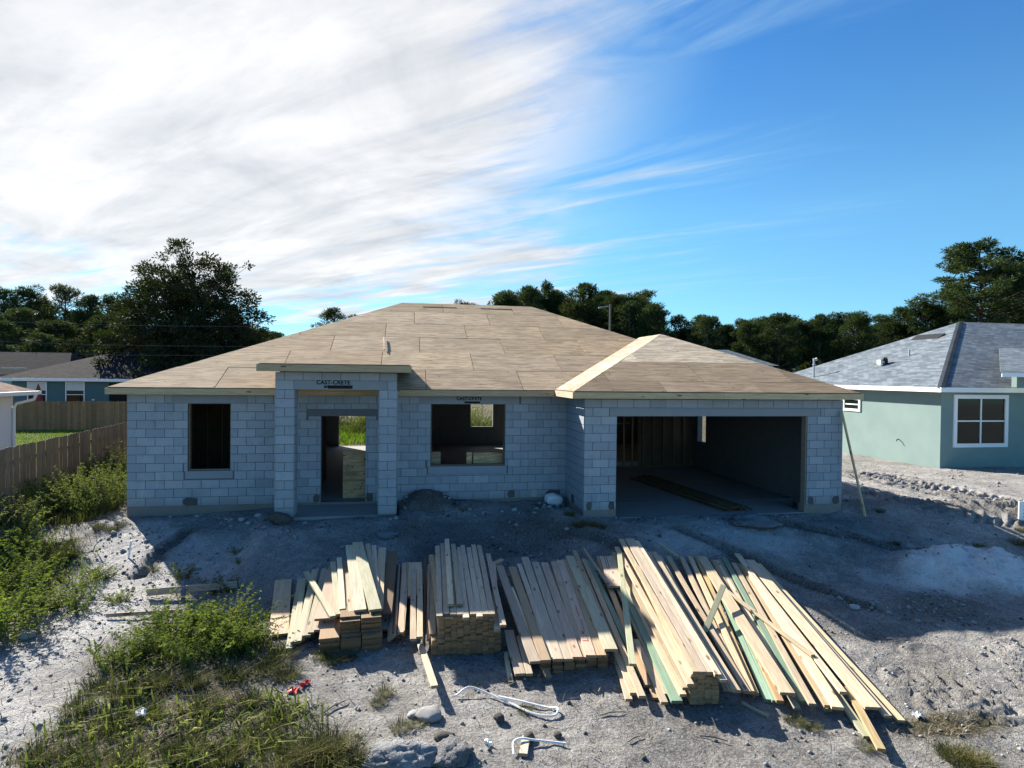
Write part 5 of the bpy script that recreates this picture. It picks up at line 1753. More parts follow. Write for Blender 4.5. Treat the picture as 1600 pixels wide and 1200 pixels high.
# ------------------------------------------------------------------ vegetation
TREES = [(-44.16, 72.0, 14.2, 2.45, 'p', 8, 449), (-42.34, 74.0, 14.8, 2.18, 'p', 48, 446), (-39.41, 76.0, 15.45, 2.25, 'p', 100, 443), (-34.88, 74.0, 13.79, 2.05, 'p', 146, 461), (-34.29, 78.0, 14.6, 1.79, 'p', 176, 458), (-43.84, 80.0, 13.46, 2.7, 'p', 70, 470), (-39.55, 66.0, 11.16, 2.29, 'p', 25, 480), (-41.29, 84.0, 12.6, 2.84, 'p', 125, 485), (-37.41, 60.0, 9.17, 1.83, 'p', 5, 500), (-33.38, 62.0, 9.45, 2.05, 'p', 85, 500), (-28.39, 62.0, 10.32, 1.93, 'p', 160, 490), (-33.98, 82.0, 14.01, 2.63, 'p', 200, 470), (-31.81, 56.0, 7.62, 2.02, 'p', 60, 520), (-15.3, 80.0, 10.38, 2.09, 'p', 405, 512), (-14.33, 84.0, 10.31, 1.79, 'p', 425, 516), (-14.28, 90.0, 10.32, 1.9, 'p', 438, 520), (-4.17, 78.0, 13.45, 2.28, 'p', 524, 481), (-1.77, 90.0, 13.84, 2.16, 'p', 560, 490), (15.46, 90.0, 16.66, 1.77, 'p', 720, 469), (17.33, 92.0, 16.73, 1.81, 'p', 735, 471), (21.7, 80.0, 16.97, 2.64, 'p', 790, 456), (25.02, 78.0, 17.72, 2.8, 'p', 826, 447), (29.69, 84.0, 19.49, 1.82, 'p', 858, 440), (33.65, 76.0, 18.14, 3.19, 'p', 915, 443), (39.2, 80.0, 17.16, 2.72, 'p', 955, 460), (40.99, 76.0, 15.89, 2.62, 'p', 985, 468), (46.12, 78.0, 15.68, 2.7, 'p', 1025, 474), (52.12, 82.0, 14.37, 2.4, 'p', 1062, 492), (54.04, 76.0, 13.84, 2.48, 'p', 1105, 492), (62.48, 84.0, 13.16, 1.81, 'p', 1140, 507), (62.32, 78.0, 13.2, 1.92, 'p', 1168, 502), (67.38, 82.0, 13.9, 2.24, 'p', 1190, 500), (65.51, 74.0, 14.49, 2.68, 'p', 1218, 487), (72.78, 80.0, 13.87, 2.44, 'p', 1245, 500), (75.95, 78.0, 14.76, 2.4, 'p', 1283, 491), (83.92, 84.0, 15.92, 2.57, 'p', 1310, 488), (81.31, 76.0, 15.15, 2.59, 'p', 1340, 487), (89.45, 80.0, 15.45, 2.5, 'p', 1378, 490), (89.3, 76.0, 16.14, 2.63, 'p', 1405, 480), (90.1, 72.0, 16.79, 2.95, 'p', 1442, 470), (99.49, 78.0, 17.24, 2.5, 'p', 1470, 475), (95.05, 70.0, 19.83, 2.71, 'p', 1500, 440), (95.39, 66.0, 25.83, 6.81, 'P', 1540, 374), (104.78, 68.0, 20.93, 4.16, 'p', 1598, 430), (114.68, 74.0, 25.63, 4.47, 'p', 1620, 400), (116.45, 80.0, 20.95, 3.55, 'p', 1580, 450), (113.8, 70.0, 20.53, 4.31, 'p', 1650, 440), (-47.61, 72.0, 14.0, 2.43, 'p', -40, 450), (-53.05, 76.0, 14.79, 2.52, 'p', -80, 445), (-51.88, 70.0, 13.18, 2.66, 'p', -120, 455), (120.35, 70.0, 19.69, 4.35, 'p', 1700, 450), (134.04, 74.0, 21.88, 4.62, 'p', 1760, 440), (150.25, 104.48, 17.3, 3.77, 'p', 1610, 505), (109.22, 104.55, 16.14, 2.58, 'p', 1367, 506), (48.12, 100.81, 13.49, 2.56, 'p', 967, 512), (117.6, 89.11, 13.62, 3.07, 'p', 1516, 517), (18.27, 86.84, 11.85, 2.98, 'p', 748, 510), (71.0, 100.94, 12.16, 3.52, 'p', 1132, 526), (37.68, 97.41, 14.21, 2.41, 'p', 895, 502), (106.75, 96.03, 16.0, 3.65, 'p', 1400, 501), (74.33, 89.01, 14.34, 2.82, 'p', 1209, 503), (77.71, 93.63, 12.96, 3.08, 'p', 1211, 517), (65.79, 100.58, 13.22, 2.59, 'p', 1097, 517), (62.35, 99.05, 13.46, 2.64, 'p', 1078, 514), (87.95, 103.02, 13.9, 2.97, 'p', 1239, 517), (93.44, 95.46, 15.09, 2.59, 'p', 1313, 505), (139.43, 101.77, 17.26, 3.22, 'p', 1566, 502), (126.74, 92.29, 16.21, 3.16, 'p', 1554, 501), (123.77, 97.32, 14.81, 2.6, 'p', 1500, 514), (91.48, 99.92, 15.2, 3.63, 'p', 1277, 506), (72.4, 87.24, 12.5, 2.77, 'p', 1203, 516), (31.68, 92.91, 11.91, 3.0, 'p', 856, 517), (24.02, 99.0, 13.87, 2.82, 'p', 783, 503), (84.8, 95.27, 12.5, 3.36, 'p', 1254, 523), (79.19, 98.67, 12.29, 2.56, 'p', 1199, 525), (57.96, 92.66, 11.65, 2.41, 'p', 1068, 524), (73.78, 97.76, 14.04, 2.89, 'p', 1165, 510), (46.57, 93.96, 13.01, 3.26, 'p', 974, 511), (131.74, 87.58, 15.15, 3.27, 'p', 1621, 507), (96.55, 92.6, 12.65, 2.38, 'p', 1350, 523), (93.82, 100.43, 15.76, 3.52, 'p', 1290, 503), (61.38, 89.3, 11.26, 3.25, 'p', 1107, 526), (74.4, 100.3, 12.88, 3.67, 'p', 1158, 521), (129.26, 86.3, 17.06, 2.98, 'p', 1615, 491), (22.02, 96.16, 11.77, 2.92, 'p', 770, 518), (73.36, 104.04, 14.97, 3.43, 'p', 1137, 507), (19.26, 98.0, 13.7, 2.5, 'p', 745, 502), (63.05, 92.73, 12.06, 3.33, 'p', 1106, 521), (99.17, 89.44, 14.72, 2.77, 'p', 1388, 505), (102.77, 87.4, 13.13, 2.4, 'p', 1426, 517), (100.12, 87.69, 13.63, 3.25, 'p', 1406, 513), (110.69, 92.46, 14.77, 2.93, 'p', 1448, 509), (57.97, 92.24, 11.71, 2.56, 'p', 1069, 523), (145.14, 104.41, 15.61, 3.88, 'p', 1581, 515), (27.84, 96.58, 13.83, 3.19, 'p', 818, 502), (136.83, 104.16, 16.55, 2.87, 'p', 1535, 507), (41.12, 90.88, 12.9, 2.46, 'p', 939, 509), (29.11, 86.57, 12.13, 2.57, 'p', 846, 510), (139.1, 97.86, 16.86, 3.4, 'p', 1591, 502), (141.66, 101.67, 16.08, 3.11, 'p', 1580, 510), (128.75, 93.75, 17.22, 3.43, 'p', 1556, 495), (58.66, 102.35, 12.21, 2.58, 'p', 1040, 524), (45.94, 102.32, 14.94, 2.76, 'p', 947, 501), (59.1, 88.34, 13.36, 2.64, 'p', 1093, 507), (42.21, 89.85, 12.11, 2.67, 'p', 951, 515), (146.83, 104.13, 17.91, 2.77, 'p', 1593, 500), (88.0, 104.27, 14.09, 3.78, 'p', 1233, 516), (83.01, 104.54, 13.38, 3.5, 'p', 1199, 521), (137.18, 95.15, 14.68, 3.39, 'p', 1598, 516), (39.89, 102.46, 13.41, 3.05, 'p', 901, 512), (47.3, 90.41, 13.71, 2.25, 'p', 991, 503), (41.08, 86.81, 12.42, 2.96, 'p', 950, 510), (65.36, 98.09, 13.23, 2.48, 'p', 1103, 515), (28.9, 104.74, 14.32, 2.45, 'p', 814, 504), (67.19, 97.1, 12.11, 2.32, 'p', 1120, 524), (121.1, 89.19, 15.87, 2.75, 'p', 1539, 500), (89.8, 98.22, 15.79, 3.2, 'p', 1274, 501), (41.51, 89.68, 12.52, 2.1, 'p', 945, 511), (91.2, 102.0, 14.6, 2.74, 'p', 1265, 512), (63.92, 87.3, 12.1, 2.52, 'p', 1136, 518), (97.73, 92.92, 14.79, 3.06, 'p', 1357, 506), (68.31, 102.34, 12.46, 3.51, 'p', 1108, 524), (-42.71, 94.22, 10.93, 2.34, 'p', 161, 510), (-40.72, 99.04, 9.82, 2.88, 'p', 203, 524), (-57.73, 94.83, 8.39, 2.18, 'p', 4, 532), (-26.86, 92.98, 10.31, 2.53, 'p', 319, 519), (-54.19, 90.97, 9.88, 1.85, 'p', 18, 515), (-26.77, 91.63, 10.69, 2.89, 'p', 316, 514), (-19.03, 90.4, 10.96, 2.49, 'p', 391, 513), (-54.61, 89.18, 8.47, 1.87, 'p', 2, 528), (-25.32, 84.43, 9.65, 2.31, 'p', 307, 520), (-25.54, 94.52, 11.89, 2.22, 'p', 337, 505), (-41.51, 92.52, 11.19, 2.83, 'p', 166, 507), (-50.36, 97.57, 11.4, 2.94, 'p', 98, 506), (-41.28, 98.54, 8.94, 2.78, 'p', 195, 532), (-22.76, 97.53, 11.77, 2.48, 'p', 372, 509), (-51.34, 97.72, 9.79, 2.39, 'p', 89, 521), (-56.11, 88.56, 9.88, 2.41, 'p', -19, 513), (46.97, 87.55, 17.68, 3.08, 'p', 998, 466), (24.1, 93.09, 19.08, 2.75, 'p', 792, 453), (32.69, 90.72, 19.02, 2.99, 'p', 869, 453), (49.27, 91.23, 19.83, 2.94, 'p', 1005, 452), (38.07, 90.97, 16.9, 2.98, 'p', 914, 474), (35.84, 96.7, 17.67, 2.82, 'p', 883, 472), (40.55, 89.23, 17.37, 3.21, 'p', 939, 469), (40.53, 92.01, 18.2, 3.46, 'p', 932, 464), (38.03, 89.33, 17.36, 3.18, 'p', 918, 468), (44.82, 88.57, 18.45, 3.06, 'p', 977, 460), (27.32, 88.03, 18.45, 2.99, 'p', 828, 454), (34.81, 92.77, 17.84, 2.97, 'p', 883, 467), (51.1, 97.49, 18.2, 3.37, 'p', 1000, 473), (45.68, 97.17, 18.18, 2.89, 'p', 959, 471), (27.69, 84.95, 18.24, 3.19, 'p', 837, 452), (32.09, 85.51, 18.16, 2.75, 'p', 876, 455), (39.2, 92.0, 17.11, 2.73, 'p', 921, 473), (39.63, 88.66, 18.65, 2.41, 'p', 933, 456), (39.51, 90.15, 17.79, 2.57, 'p', 928, 466), (46.91, 96.77, 19.31, 2.8, 'p', 970, 462), (37.06, 86.37, 16.67, 2.42, 'p', 917, 471), (42.25, 90.7, 19.31, 2.42, 'p', 949, 454), (47.13, 87.25, 16.81, 3.23, 'p', 1000, 473), (40.74, 87.74, 18.8, 2.99, 'p', 945, 454), (38.92, 85.81, 17.8, 2.76, 'p', 935, 460), (40.91, 86.72, 17.47, 2.58, 'p', 949, 465), (76.61, 94.71, 16.18, 2.71, 'p', 1199, 492), (75.17, 96.42, 15.56, 2.87, 'p', 1181, 498), (77.49, 88.12, 15.31, 2.43, 'p', 1238, 494), (71.81, 92.04, 14.77, 2.76, 'p', 1176, 501), (63.65, 97.78, 16.04, 2.99, 'p', 1092, 493), (60.04, 87.1, 14.92, 2.59, 'p', 1106, 493), (74.84, 89.18, 14.71, 2.88, 'p', 1212, 500), (78.77, 90.41, 15.3, 3.39, 'p', 1235, 497), (75.65, 86.71, 15.38, 3.15, 'p', 1231, 492), (81.89, 95.28, 15.92, 2.58, 'p', 1234, 496), (67.93, 88.0, 14.6, 2.51, 'p', 1165, 498), (77.39, 89.02, 14.99, 2.98, 'p', 1232, 498)]
UNDER = [(33.2, 64.63, 5.9), (93.4, 75.59, 5.81), (84.04, 61.79, 6.02), (120.88, 76.18, 6.25), (99.6, 67.1, 4.61), (74.73, 69.71, 3.64), (38.7, 69.69, 3.73), (19.75, 65.53, 3.92), (53.25, 71.5, 5.15), (17.53, 76.57, 4.38), (15.46, 66.85, 6.48), (96.54, 60.66, 3.74), (101.36, 74.88, 6.7), (95.98, 74.73, 6.36), (17.34, 61.52, 3.65), (16.03, 77.53, 7.0), (60.04, 60.96, 3.98), (112.34, 76.35, 5.55), (83.83, 69.99, 6.0), (108.75, 66.7, 3.77), (21.98, 71.08, 3.71), (25.57, 75.66, 6.78), (23.23, 62.42, 6.97), (106.61, 70.56, 5.16), (88.99, 67.76, 6.91), (89.55, 70.74, 3.89), (74.91, 60.35, 4.01), (98.79, 69.47, 5.47), (85.56, 74.91, 6.81), (18.79, 58.8, 3.77), (111.19, 68.68, 4.81), (64.55, 60.43, 4.86), (41.84, 71.5, 4.05), (98.41, 58.82, 3.86), (31.49, 77.8, 4.4), (81.39, 71.56, 4.82), (42.6, 72.91, 3.79), (16.54, 66.11, 4.63), (19.4, 59.73, 5.25), (112.53, 71.99, 4.13), (47.8, 71.62, 3.77), (29.0, 59.39, 5.15), (68.97, 75.26, 3.61), (25.46, 63.55, 4.95), (45.24, 77.81, 4.74), (113.6, 77.87, 4.52), (29.76, 75.06, 3.55), (24.07, 61.92, 3.58), (65.31, 58.33, 4.46), (67.52, 71.44, 3.93), (66.2, 72.19, 3.66), (54.43, 65.4, 3.75), (61.34, 59.55, 5.9), (64.49, 75.28, 5.17), (93.04, 65.15, 5.17), (72.52, 71.82, 4.57), (19.6, 71.98, 6.16), (101.41, 70.15, 6.29), (29.43, 64.86, 4.9), (42.47, 64.54, 5.75), (-25.36, 68.52, 6.05), (-33.45, 72.11, 5.6), (-47.4, 75.22, 4.09), (-40.07, 68.69, 5.87), (-20.16, 60.93, 3.67), (-31.69, 69.47, 6.05), (-45.29, 73.67, 3.72), (-39.49, 61.56, 3.81), (-47.29, 70.96, 6.92), (-32.48, 61.03, 4.53), (-42.89, 72.31, 5.68), (-35.43, 77.69, 4.47), (-29.76, 65.92, 6.08), (-40.97, 74.58, 4.47), (-26.49, 62.2, 6.16), (-30.97, 62.74, 6.1), (-46.2, 72.26, 6.18), (-33.31, 68.66, 6.16), (-28.31, 59.49, 3.76), (-21.83, 67.87, 5.82), (-35.93, 65.15, 5.9), (-34.48, 60.03, 4.66), (-49.3, 77.52, 6.47), (-26.64, 59.45, 5.03)]
WEEDS = [('leafy', -0.74, -2.59, 0.75), ('leafy', -0.37, -3.61, 0.8), ('leafy', -0.06, -3.34, 0.7), ('leafy', 0.34, -4.6, 0.75), ('leafy', -0.48, -2.24, 0.65), ('leafy', 0.43, -5.08, 0.8), ('leafy', 0.53, -4.53, 0.6), ('leafy', 0.78, -4.47, 0.5), ('leafy', 0.78, -5.47, 0.7), ('leafy', -1.58, -1.69, 0.7), ('leafy', -0.98, -1.93, 0.6), ('leafy', -0.57, -3.85, 0.8), ('leafy', 0.47, -5.45, 0.9), ('tuft', -0.28, -2.3, 0.55), ('tuft', -0.49, -2.44, 0.5), ('tuft', -0.1, -2.2, 0.45), ('leafy', 0.85, -3.93, 0.5), ('leafy', 0.74, -3.38, 0.45), ('leafy', 0.73, -3.01, 0.35), ('leafy', 1.24, -4.63, 0.5), ('leafy', 0.83, -4.2, 0.45), ('leafy', 0.94, -3.12, 0.3), ('dark', 2.32, -3.27, 0.45), ('dark', 3.04, -2.37, 0.3), ('dark', 3.27, -3.04, 0.25), ('dark', 3.11, -3.89, 0.45), ('dark', 3.42, -4.14, 0.4), ('dark', 1.58, -4.23, 0.35), ('dark', 1.7, -4.17, 0.3), ('dark', 1.7, -2.95, 0.22), ('dark', 2.56, -3.98, 0.3), ('leafy', 2.71, -5.38, 0.6), ('leafy', 3.17, -5.79, 0.7), ('leafy', 3.38, -5.6, 0.75), ('leafy', 3.69, -5.74, 0.7), ('leafy', 3.89, -5.57, 0.65), ('leafy', 3.71, -6.26, 0.7), ('leafy', 3.98, -6.14, 0.7), ('leafy', 4.19, -6.12, 0.5), ('leafy', 3.2, -5.48, 0.5), ('leafy', 3.28, -6.36, 0.6), ('leafy', 2.8, -5.98, 0.55), ('leafy', 2.79, -6.38, 0.5), ('leafy', 2.57, -6.51, 0.5), ('leafy', 2.82, -5.56, 0.4), ('leafy', 3.57, -5.31, 0.5), ('leafy', 3.58, -6.66, 0.5), ('tuft', 4.62, -6.88, 0.45), ('tuft', 4.91, -7.09, 0.4), ('tuft', 4.71, -6.48, 0.4), ('tuft', 4.17, -7.02, 0.4), ('tuft', 3.75, -7.17, 0.4), ('tuft', 3.35, -7.11, 0.4), ('tuft', 3.07, -7.34, 0.4), ('tuft', 2.62, -7.15, 0.35), ('tuft', 2.61, -7.58, 0.4), ('tuft', 3.2, -7.99, 0.4), ('tuft', 3.54, -7.83, 0.35), ('tuft', 4.09, -7.79, 0.35), ('tuft', 4.58, -7.71, 0.35), ('tuft', 4.96, -8.14, 0.3), ('tuft', 2.69, -8.47, 0.4), ('tuft', 3.1, -8.57, 0.4), ('tuft', 3.62, -8.68, 0.4), ('tuft', 4.09, -8.6, 0.4), ('tuft', 4.58, -8.76, 0.4), ('tuft', 5.35, -8.78, 0.5), ('tuft', 5.61, -8.76, 0.55), ('tuft', 5.83, -8.93, 0.5), ('tuft', 5.58, -8.96, 0.5), ('tuft', 5.18, -8.92, 0.45), ('tuft', 4.83, -8.45, 0.35), ('tuft', 5.44, -6.72, 0.3), ('tuft', 5.66, -6.67, 0.25), ('tuft', 5.25, -6.59, 0.25), ('tuft', 6.39, -8.45, 0.25), ('tuft', 6.57, -8.42, 0.2), ('tuft', 6.18, -7.66, 0.25), ('tuft', 6.11, -7.88, 0.2), ('tuft', 10.24, -2.46, 0.3), ('tuft', 10.51, -2.52, 0.35), ('tuft', 10.21, -1.75, 0.3), ('tuft', 10.73, -2.53, 0.25), ('tuft', 12.37, -9.9, 0.4), ('tuft', 12.33, -9.78, 0.3), ('tuft', 12.52, -9.98, 0.35), ('tuft', 11.04, -8.95, 0.25), ('tuft', 11.18, -9.1, 0.2), ('tuft', 11.52, -9.51, 0.2), ('tuft', 7.88, -8.29, 0.18), ('tuft', 20.07, -3.94, 0.35), ('tuft', 20.68, -3.5, 0.3), ('tuft', -0.21, -0.84, 0.3), ('tuft', 0.11, -0.96, 0.28), ('tuft', 0.19, -0.7, 0.25), ('tuft', 18.19, -2.04, 0.22), ('tuft', 17.13, -3.73, 0.2), ('tuft', 19.05, -3.94, 0.25), ('tall', -1.41, 7.82, 0.83), ('bush', -2.67, 8.79, 0.82), ('bush', -2.6, 5.27, 0.78), ('bush', -0.85, 3.25, 0.77), ('tall', -2.02, -1.94, 0.99), ('tallb', -1.08, 5.95, 0.91), ('tallb', -1.7, -1.18, 0.86), ('tall', -1.28, 5.83, 0.69), ('bush', -2.6, 3.53, 0.63), ('bush', -2.52, 0.1, 0.98), ('tall', -2.6, 1.29, 0.93), ('tall', -2.71, 8.55, 0.73), ('tall', -1.1, 8.58, 0.7), ('tall', -1.62, 8.62, 0.72), ('tall', -1.94, 5.03, 0.8), ('bush', -2.72, 6.8, 0.74), ('tall', -0.46, 6.73, 0.94), ('tall', -1.69, 1.18, 0.86), ('bush', -1.53, 8.48, 0.75), ('bush', -2.34, 0.88, 0.92), ('tall', -1.34, 3.94, 0.65), ('tall', -1.47, 1.73, 0.77), ('tall', -2.15, 0.4, 0.64), ('tallb', -3.16, 8.34, 0.89), ('tall', -0.65, 0.83, 0.89), ('bush', -1.86, 0.46, 0.8), ('tall', -1.78, 7.61, 0.66), ('tall', -1.44, 6.41, 0.91), ('bush', -1.04, 5.28, 0.73), ('tall', -1.8, 5.93, 0.79), ('bush', -2.25, 0.96, 0.99), ('tallb', -2.94, 4.62, 0.79), ('tall', -2.16, 8.82, 0.8), ('tallb', -1.99, 7.43, 0.87), ('bush', -1.44, 5.85, 0.72), ('tall', -1.81, 6.6, 0.76), ('tall', -0.5, 8.36, 0.72), ('tall', -2.63, 7.97, 0.73), ('tall', -1.9, 1.63, 0.71), ('tallb', -1.51, -1.17, 0.69), ('tall', -1.21, 1.94, 0.93), ('tall', -3.07, 4.87, 0.87), ('tallb', -1.22, 7.13, 0.89), ('tall', -0.54, 6.95, 0.62), ('bush', -2.93, 4.0, 0.89), ('bush', -0.71, 4.25, 0.93), ('tall', -0.52, 6.83, 0.72), ('tall', -1.99, 3.19, 0.66), ('tallb', -1.89, 4.49, 0.99), ('tall', -1.0, 1.01, 0.95), ('tall', -0.83, 1.1, 0.76), ('tallb', -1.87, 4.96, 0.84), ('tall', -0.41, 6.7, 0.89), ('tallb', -0.95, 4.64, 0.68), ('bush', -0.62, 8.39, 0.68), ('tall', -2.98, 4.02, 0.63), ('tall', -2.25, -1.82, 0.83), ('bush', -0.38, 5.68, 0.91), ('tall', -0.38, 1.67, 0.64), ('bush', -0.94, 0.42, 0.64), ('tall', -3.03, 2.56, 0.62), ('tall', -1.46, 3.7, 0.75), ('tallb', -2.38, 5.01, 0.97), ('tallb', -0.38, 2.96, 0.66), ('tallb', -2.31, 1.71, 0.73), ('tall', -2.84, 4.64, 0.94), ('bush', -1.69, 3.28, 0.73), ('bush', -2.09, 1.58, 0.86), ('tallb', -0.41, 5.37, 0.84), ('tall', -3.13, 6.93, 0.62), ('tall', -0.62, 7.83, 0.69), ('bush', -1.71, 8.88, 0.67), ('tall', -2.44, 5.35, 0.75), ('tall', -2.39, 6.32, 0.71), ('tall', -0.49, 1.88, 0.77), ('tallb', -1.89, 6.48, 0.67), ('tall', -1.43, 0.66, 0.89), ('bush', -3.2, 5.06, 0.97), ('tall', -2.92, 3.29, 0.8), ('tallb', -2.46, 6.09, 0.85), ('tall', -0.92, 7.61, 0.73), ('tall', -1.98, 3.23, 0.95), ('tallb', -1.61, 6.8, 0.75), ('tall', -1.44, -1.43, 0.85), ('bush', -1.96, -1.82, 0.63), ('tallb', -0.47, 2.47, 0.98), ('tall', -1.52, 0.71, 0.65), ('tall', 0.98, 22.36, 1.31), ('tall', 1.82, 20.47, 1.04), ('tall', 2.09, 21.13, 1.22), ('tall', 3.99, 23.15, 1.23), ('tall', 4.06, 22.18, 1.24), ('tall', 4.82, 23.92, 1.03), ('tall', 1.81, 24.0, 0.93), ('tall', 4.06, 18.34, 0.96), ('tall', 5.27, 23.59, 1.09), ('tall', 2.9, 23.8, 1.24), ('tall', 0.96, 21.34, 0.91), ('tall', 5.35, 20.72, 1.22), ('tall', 1.96, 20.49, 1.31), ('tall', 3.89, 21.85, 1.17), ('tall', 0.85, 18.99, 1.25), ('tall', 5.13, 23.67, 1.23), ('tall', 0.67, 21.28, 1.23), ('tall', 4.46, 22.09, 0.91), ('tall', 1.52, 18.53, 0.91), ('tall', 4.62, 19.44, 1.2), ('tall', 5.05, 20.18, 1.24), ('tall', 4.07, 19.3, 1.19), ('tall', 4.46, 22.61, 1.38), ('tall', 5.92, 21.6, 1.11), ('tall', 3.52, 19.69, 1.3), ('tall', 3.47, 18.65, 1.04), ('tall', 9.75, 18.73, 1.14), ('tall', 9.27, 21.95, 1.25), ('tall', 9.43, 19.07, 1.4), ('tall', 9.97, 20.37, 1.34), ('tall', 11.15, 18.77, 1.5), ('tall', 11.45, 19.13, 1.15), ('tall', 12.72, 18.18, 1.07), ('tall', 8.21, 21.19, 1.25), ('tall', 10.76, 21.05, 1.21), ('tall', 10.93, 21.9, 1.38), ('tall', 9.74, 17.5, 1.42), ('tall', 12.56, 19.48, 1.11), ('tall', 12.17, 19.95, 1.03), ('tall', 8.3, 21.55, 1.5)]


def leaf_mesh(name, P_, N_, size, aspect, tint, mats, rs, extra=None, droop=None):
    """cards at P_ with main direction N_ (leaf length axis) and random roll"""
    n = len(P_)
    d = N_ / np.maximum(np.linalg.norm(N_, axis=1, keepdims=True), 1e-6)
    r_ = rs.normal(size=(n, 3))
    s_ = np.cross(d, r_)
    s_ /= np.maximum(np.linalg.norm(s_, axis=1, keepdims=True), 1e-6)
    L = np.asarray(size).reshape(-1, 1) * np.ones((n, 1))
    Wd = L * aspect
    a = P_
    b = P_ + d * L * 0.45 + s_ * Wd * 0.5
    c = P_ + d * L
    e = P_ + d * L * 0.45 - s_ * Wd * 0.5
    V = np.stack([a, b, c, e], 1).reshape(-1, 3)
    Fc = np.arange(4 * n).reshape(-1, 4)
    mi = np.zeros(n, dtype=int)
    me = np_mesh(name, V, Fc, mats, mi=mi)
    at_ = me.attributes.new('tint', 'FLOAT', 'FACE')
    at_.data.foreach_set('value', np.clip(tint, 0, 1).astype(np.float32))
    return me


def unit(v):
    return v / np.maximum(np.linalg.norm(v, axis=-1, keepdims=True), 1e-9)


def pine_variant(seed, H=15.0, Rr=3.2, clumps=64, per=110, base=0.42):
    rs = np.random.RandomState(seed)
    tr = MB()
    lean = rs.uniform(-0.5, 0.5, 2)
    pts = [(lean[0] * (k / 6) ** 1.5, lean[1] * (k / 6) ** 1.5, H * 0.93 * k / 6) for k in range(7)]
    tr.tube(pts, [0.21 - 0.024 * k for k in range(7)], 7)
    P_, N_, T_ = [], [], []
    for k in range(clumps):
        u = rs.uniform(0, 1) ** 0.85
        z = H * (base + (0.97 - base) * u)
        prof = math.sin(math.pi * min(1, 0.16 + 0.80 * u)) ** 0.6
        rad = Rr * prof * rs.uniform(0.25, 1.0) * (0.85 + 0.3 * rs.rand())
        an = rs.uniform(0, 2 * math.pi)
        c = np.array([math.cos(an) * rad + lean[0] * u, math.sin(an) * rad + lean[1] * u, z])
        t0 = (lean[0] * u, lean[1] * u, z - rad * 0.35 - 0.3)
        if rad > 0.8:
            tr.tube([t0, ((t0[0] + c[0]) / 2, (t0[1] + c[1]) / 2, z - rad * 0.22), tuple(c)], [0.06, 0.045, 0.02], 4, caps=False)
        cr = rs.uniform(0.5, 0.95)
        m_ = int(per * cr / 0.72)
        v = unit(rs.normal(size=(m_, 3)))
        v[:, 2] = v[:, 2] * 0.7 + 0.15
        q = c + v * (cr * rs.uniform(0.25, 1.0, (m_, 1)) ** 0.6) * np.array([1, 1, 0.62])
        P_.append(q); N_.append(v + rs.normal(size=(m_, 3)) * 0.5)
        T_.append(np.clip(0.25 + 0.45 * rs.rand(m_) + 0.25 * rs.rand() - 0.1, 0, 1))
    P_ = np.concatenate(P_); N_ = np.concatenate(N_); T_ = np.concatenate(T_)
    crown = leaf_mesh('crown', P_, N_, rs.uniform(0.35, 0.62, len(P_)), 0.20, T_, MT['pine_leaf'], rs)
    return tr.mesh('trunk', MT['bark']), crown, H, Rr


PV = [pine_variant(100 + i, clumps=60 + 6 * i, base=0.36 + 0.03 * i) for i in range(5)]
PBIG = pine_variant(131, 22.0, 5.6, 150, 170, 0.42)
tr_rng = random.Random(77)


def plant_tree(root_name, label, cat, x, y, z, trunk, crown, sxy, sz, rz, group=None):
    r_ = empty(root_name, label, cat, (x, y, z), rz, group)
    r_.scale = (sxy, sxy, sz)
    link('trunk', trunk, r_)
    link('crown', crown, r_)
    return r_


SPECIAL = {16: 'lone pine crown peeping over the left slope of the plywood roof', 22: 'slender pine with open top left of the tallest dark clump', 42: 'tallest spreading pine behind the grey shingle house', 1: 'flat topped pine left in the far treeline',
           2: 'round topped pine next to the flat topped one in the far treeline', 23: 'broad dark pine clump just left of the utility pole', 32: 'dome shaped pine above the garage roof hip'}
def region(u, v):
    for lim, txt in ((60, 'at the far left border'), (130, 'above the long dark roof on the left'), (250, 'between the long dark roof and the big oak'), (480, 'right behind the big oak'),
                     (700, 'over the left slope of the plywood roof'), (850, 'just right of the main plywood ridge'), (930, 'left of the utility pole'), (1010, 'right of the utility pole'),
                     (1100, 'above the garage ridge'), (1190, 'above the garage right slope'), (1275, 'above the service mast'), (1370, 'over the left hip of the grey shingle roof'), (1470, 'over the vents of the grey shingle roof'), (9999, 'above the grey shingle ridge at the right')):
        if u < lim:
            return txt


for i, (x, y, h, w, k, u_, v_) in enumerate(TREES):
    if k == 'P':
        tm, cm, H, Rr = PBIG
    else:
        tm, cm, H, Rr = PV[tr_rng.randrange(5)]
    if i in SPECIAL:
        lab, grp = SPECIAL[i], None
    elif x < -5:
        lab, grp = ('dark pine on the skyline ' if i < 55 else 'dark pine half hidden in the treeline ') + region(u_, v_), 'treeline pines'
    elif x < 24:
        lab, grp = ('dark pine on the skyline ' if i < 55 else 'dark pine half hidden in the treeline ') + region(u_, v_), 'treeline pines'
    else:
        lab, grp = ('dark pine on the skyline ' if i < 55 else 'dark pine half hidden in the treeline ') + region(u_, v_), 'treeline pines'
    plant_tree('pine_tree', lab, 'tree', x, y, -0.5, tm, cm, max(0.7, w / Rr * 1.3), h / H, tr_rng.uniform(0, 6.28), grp)


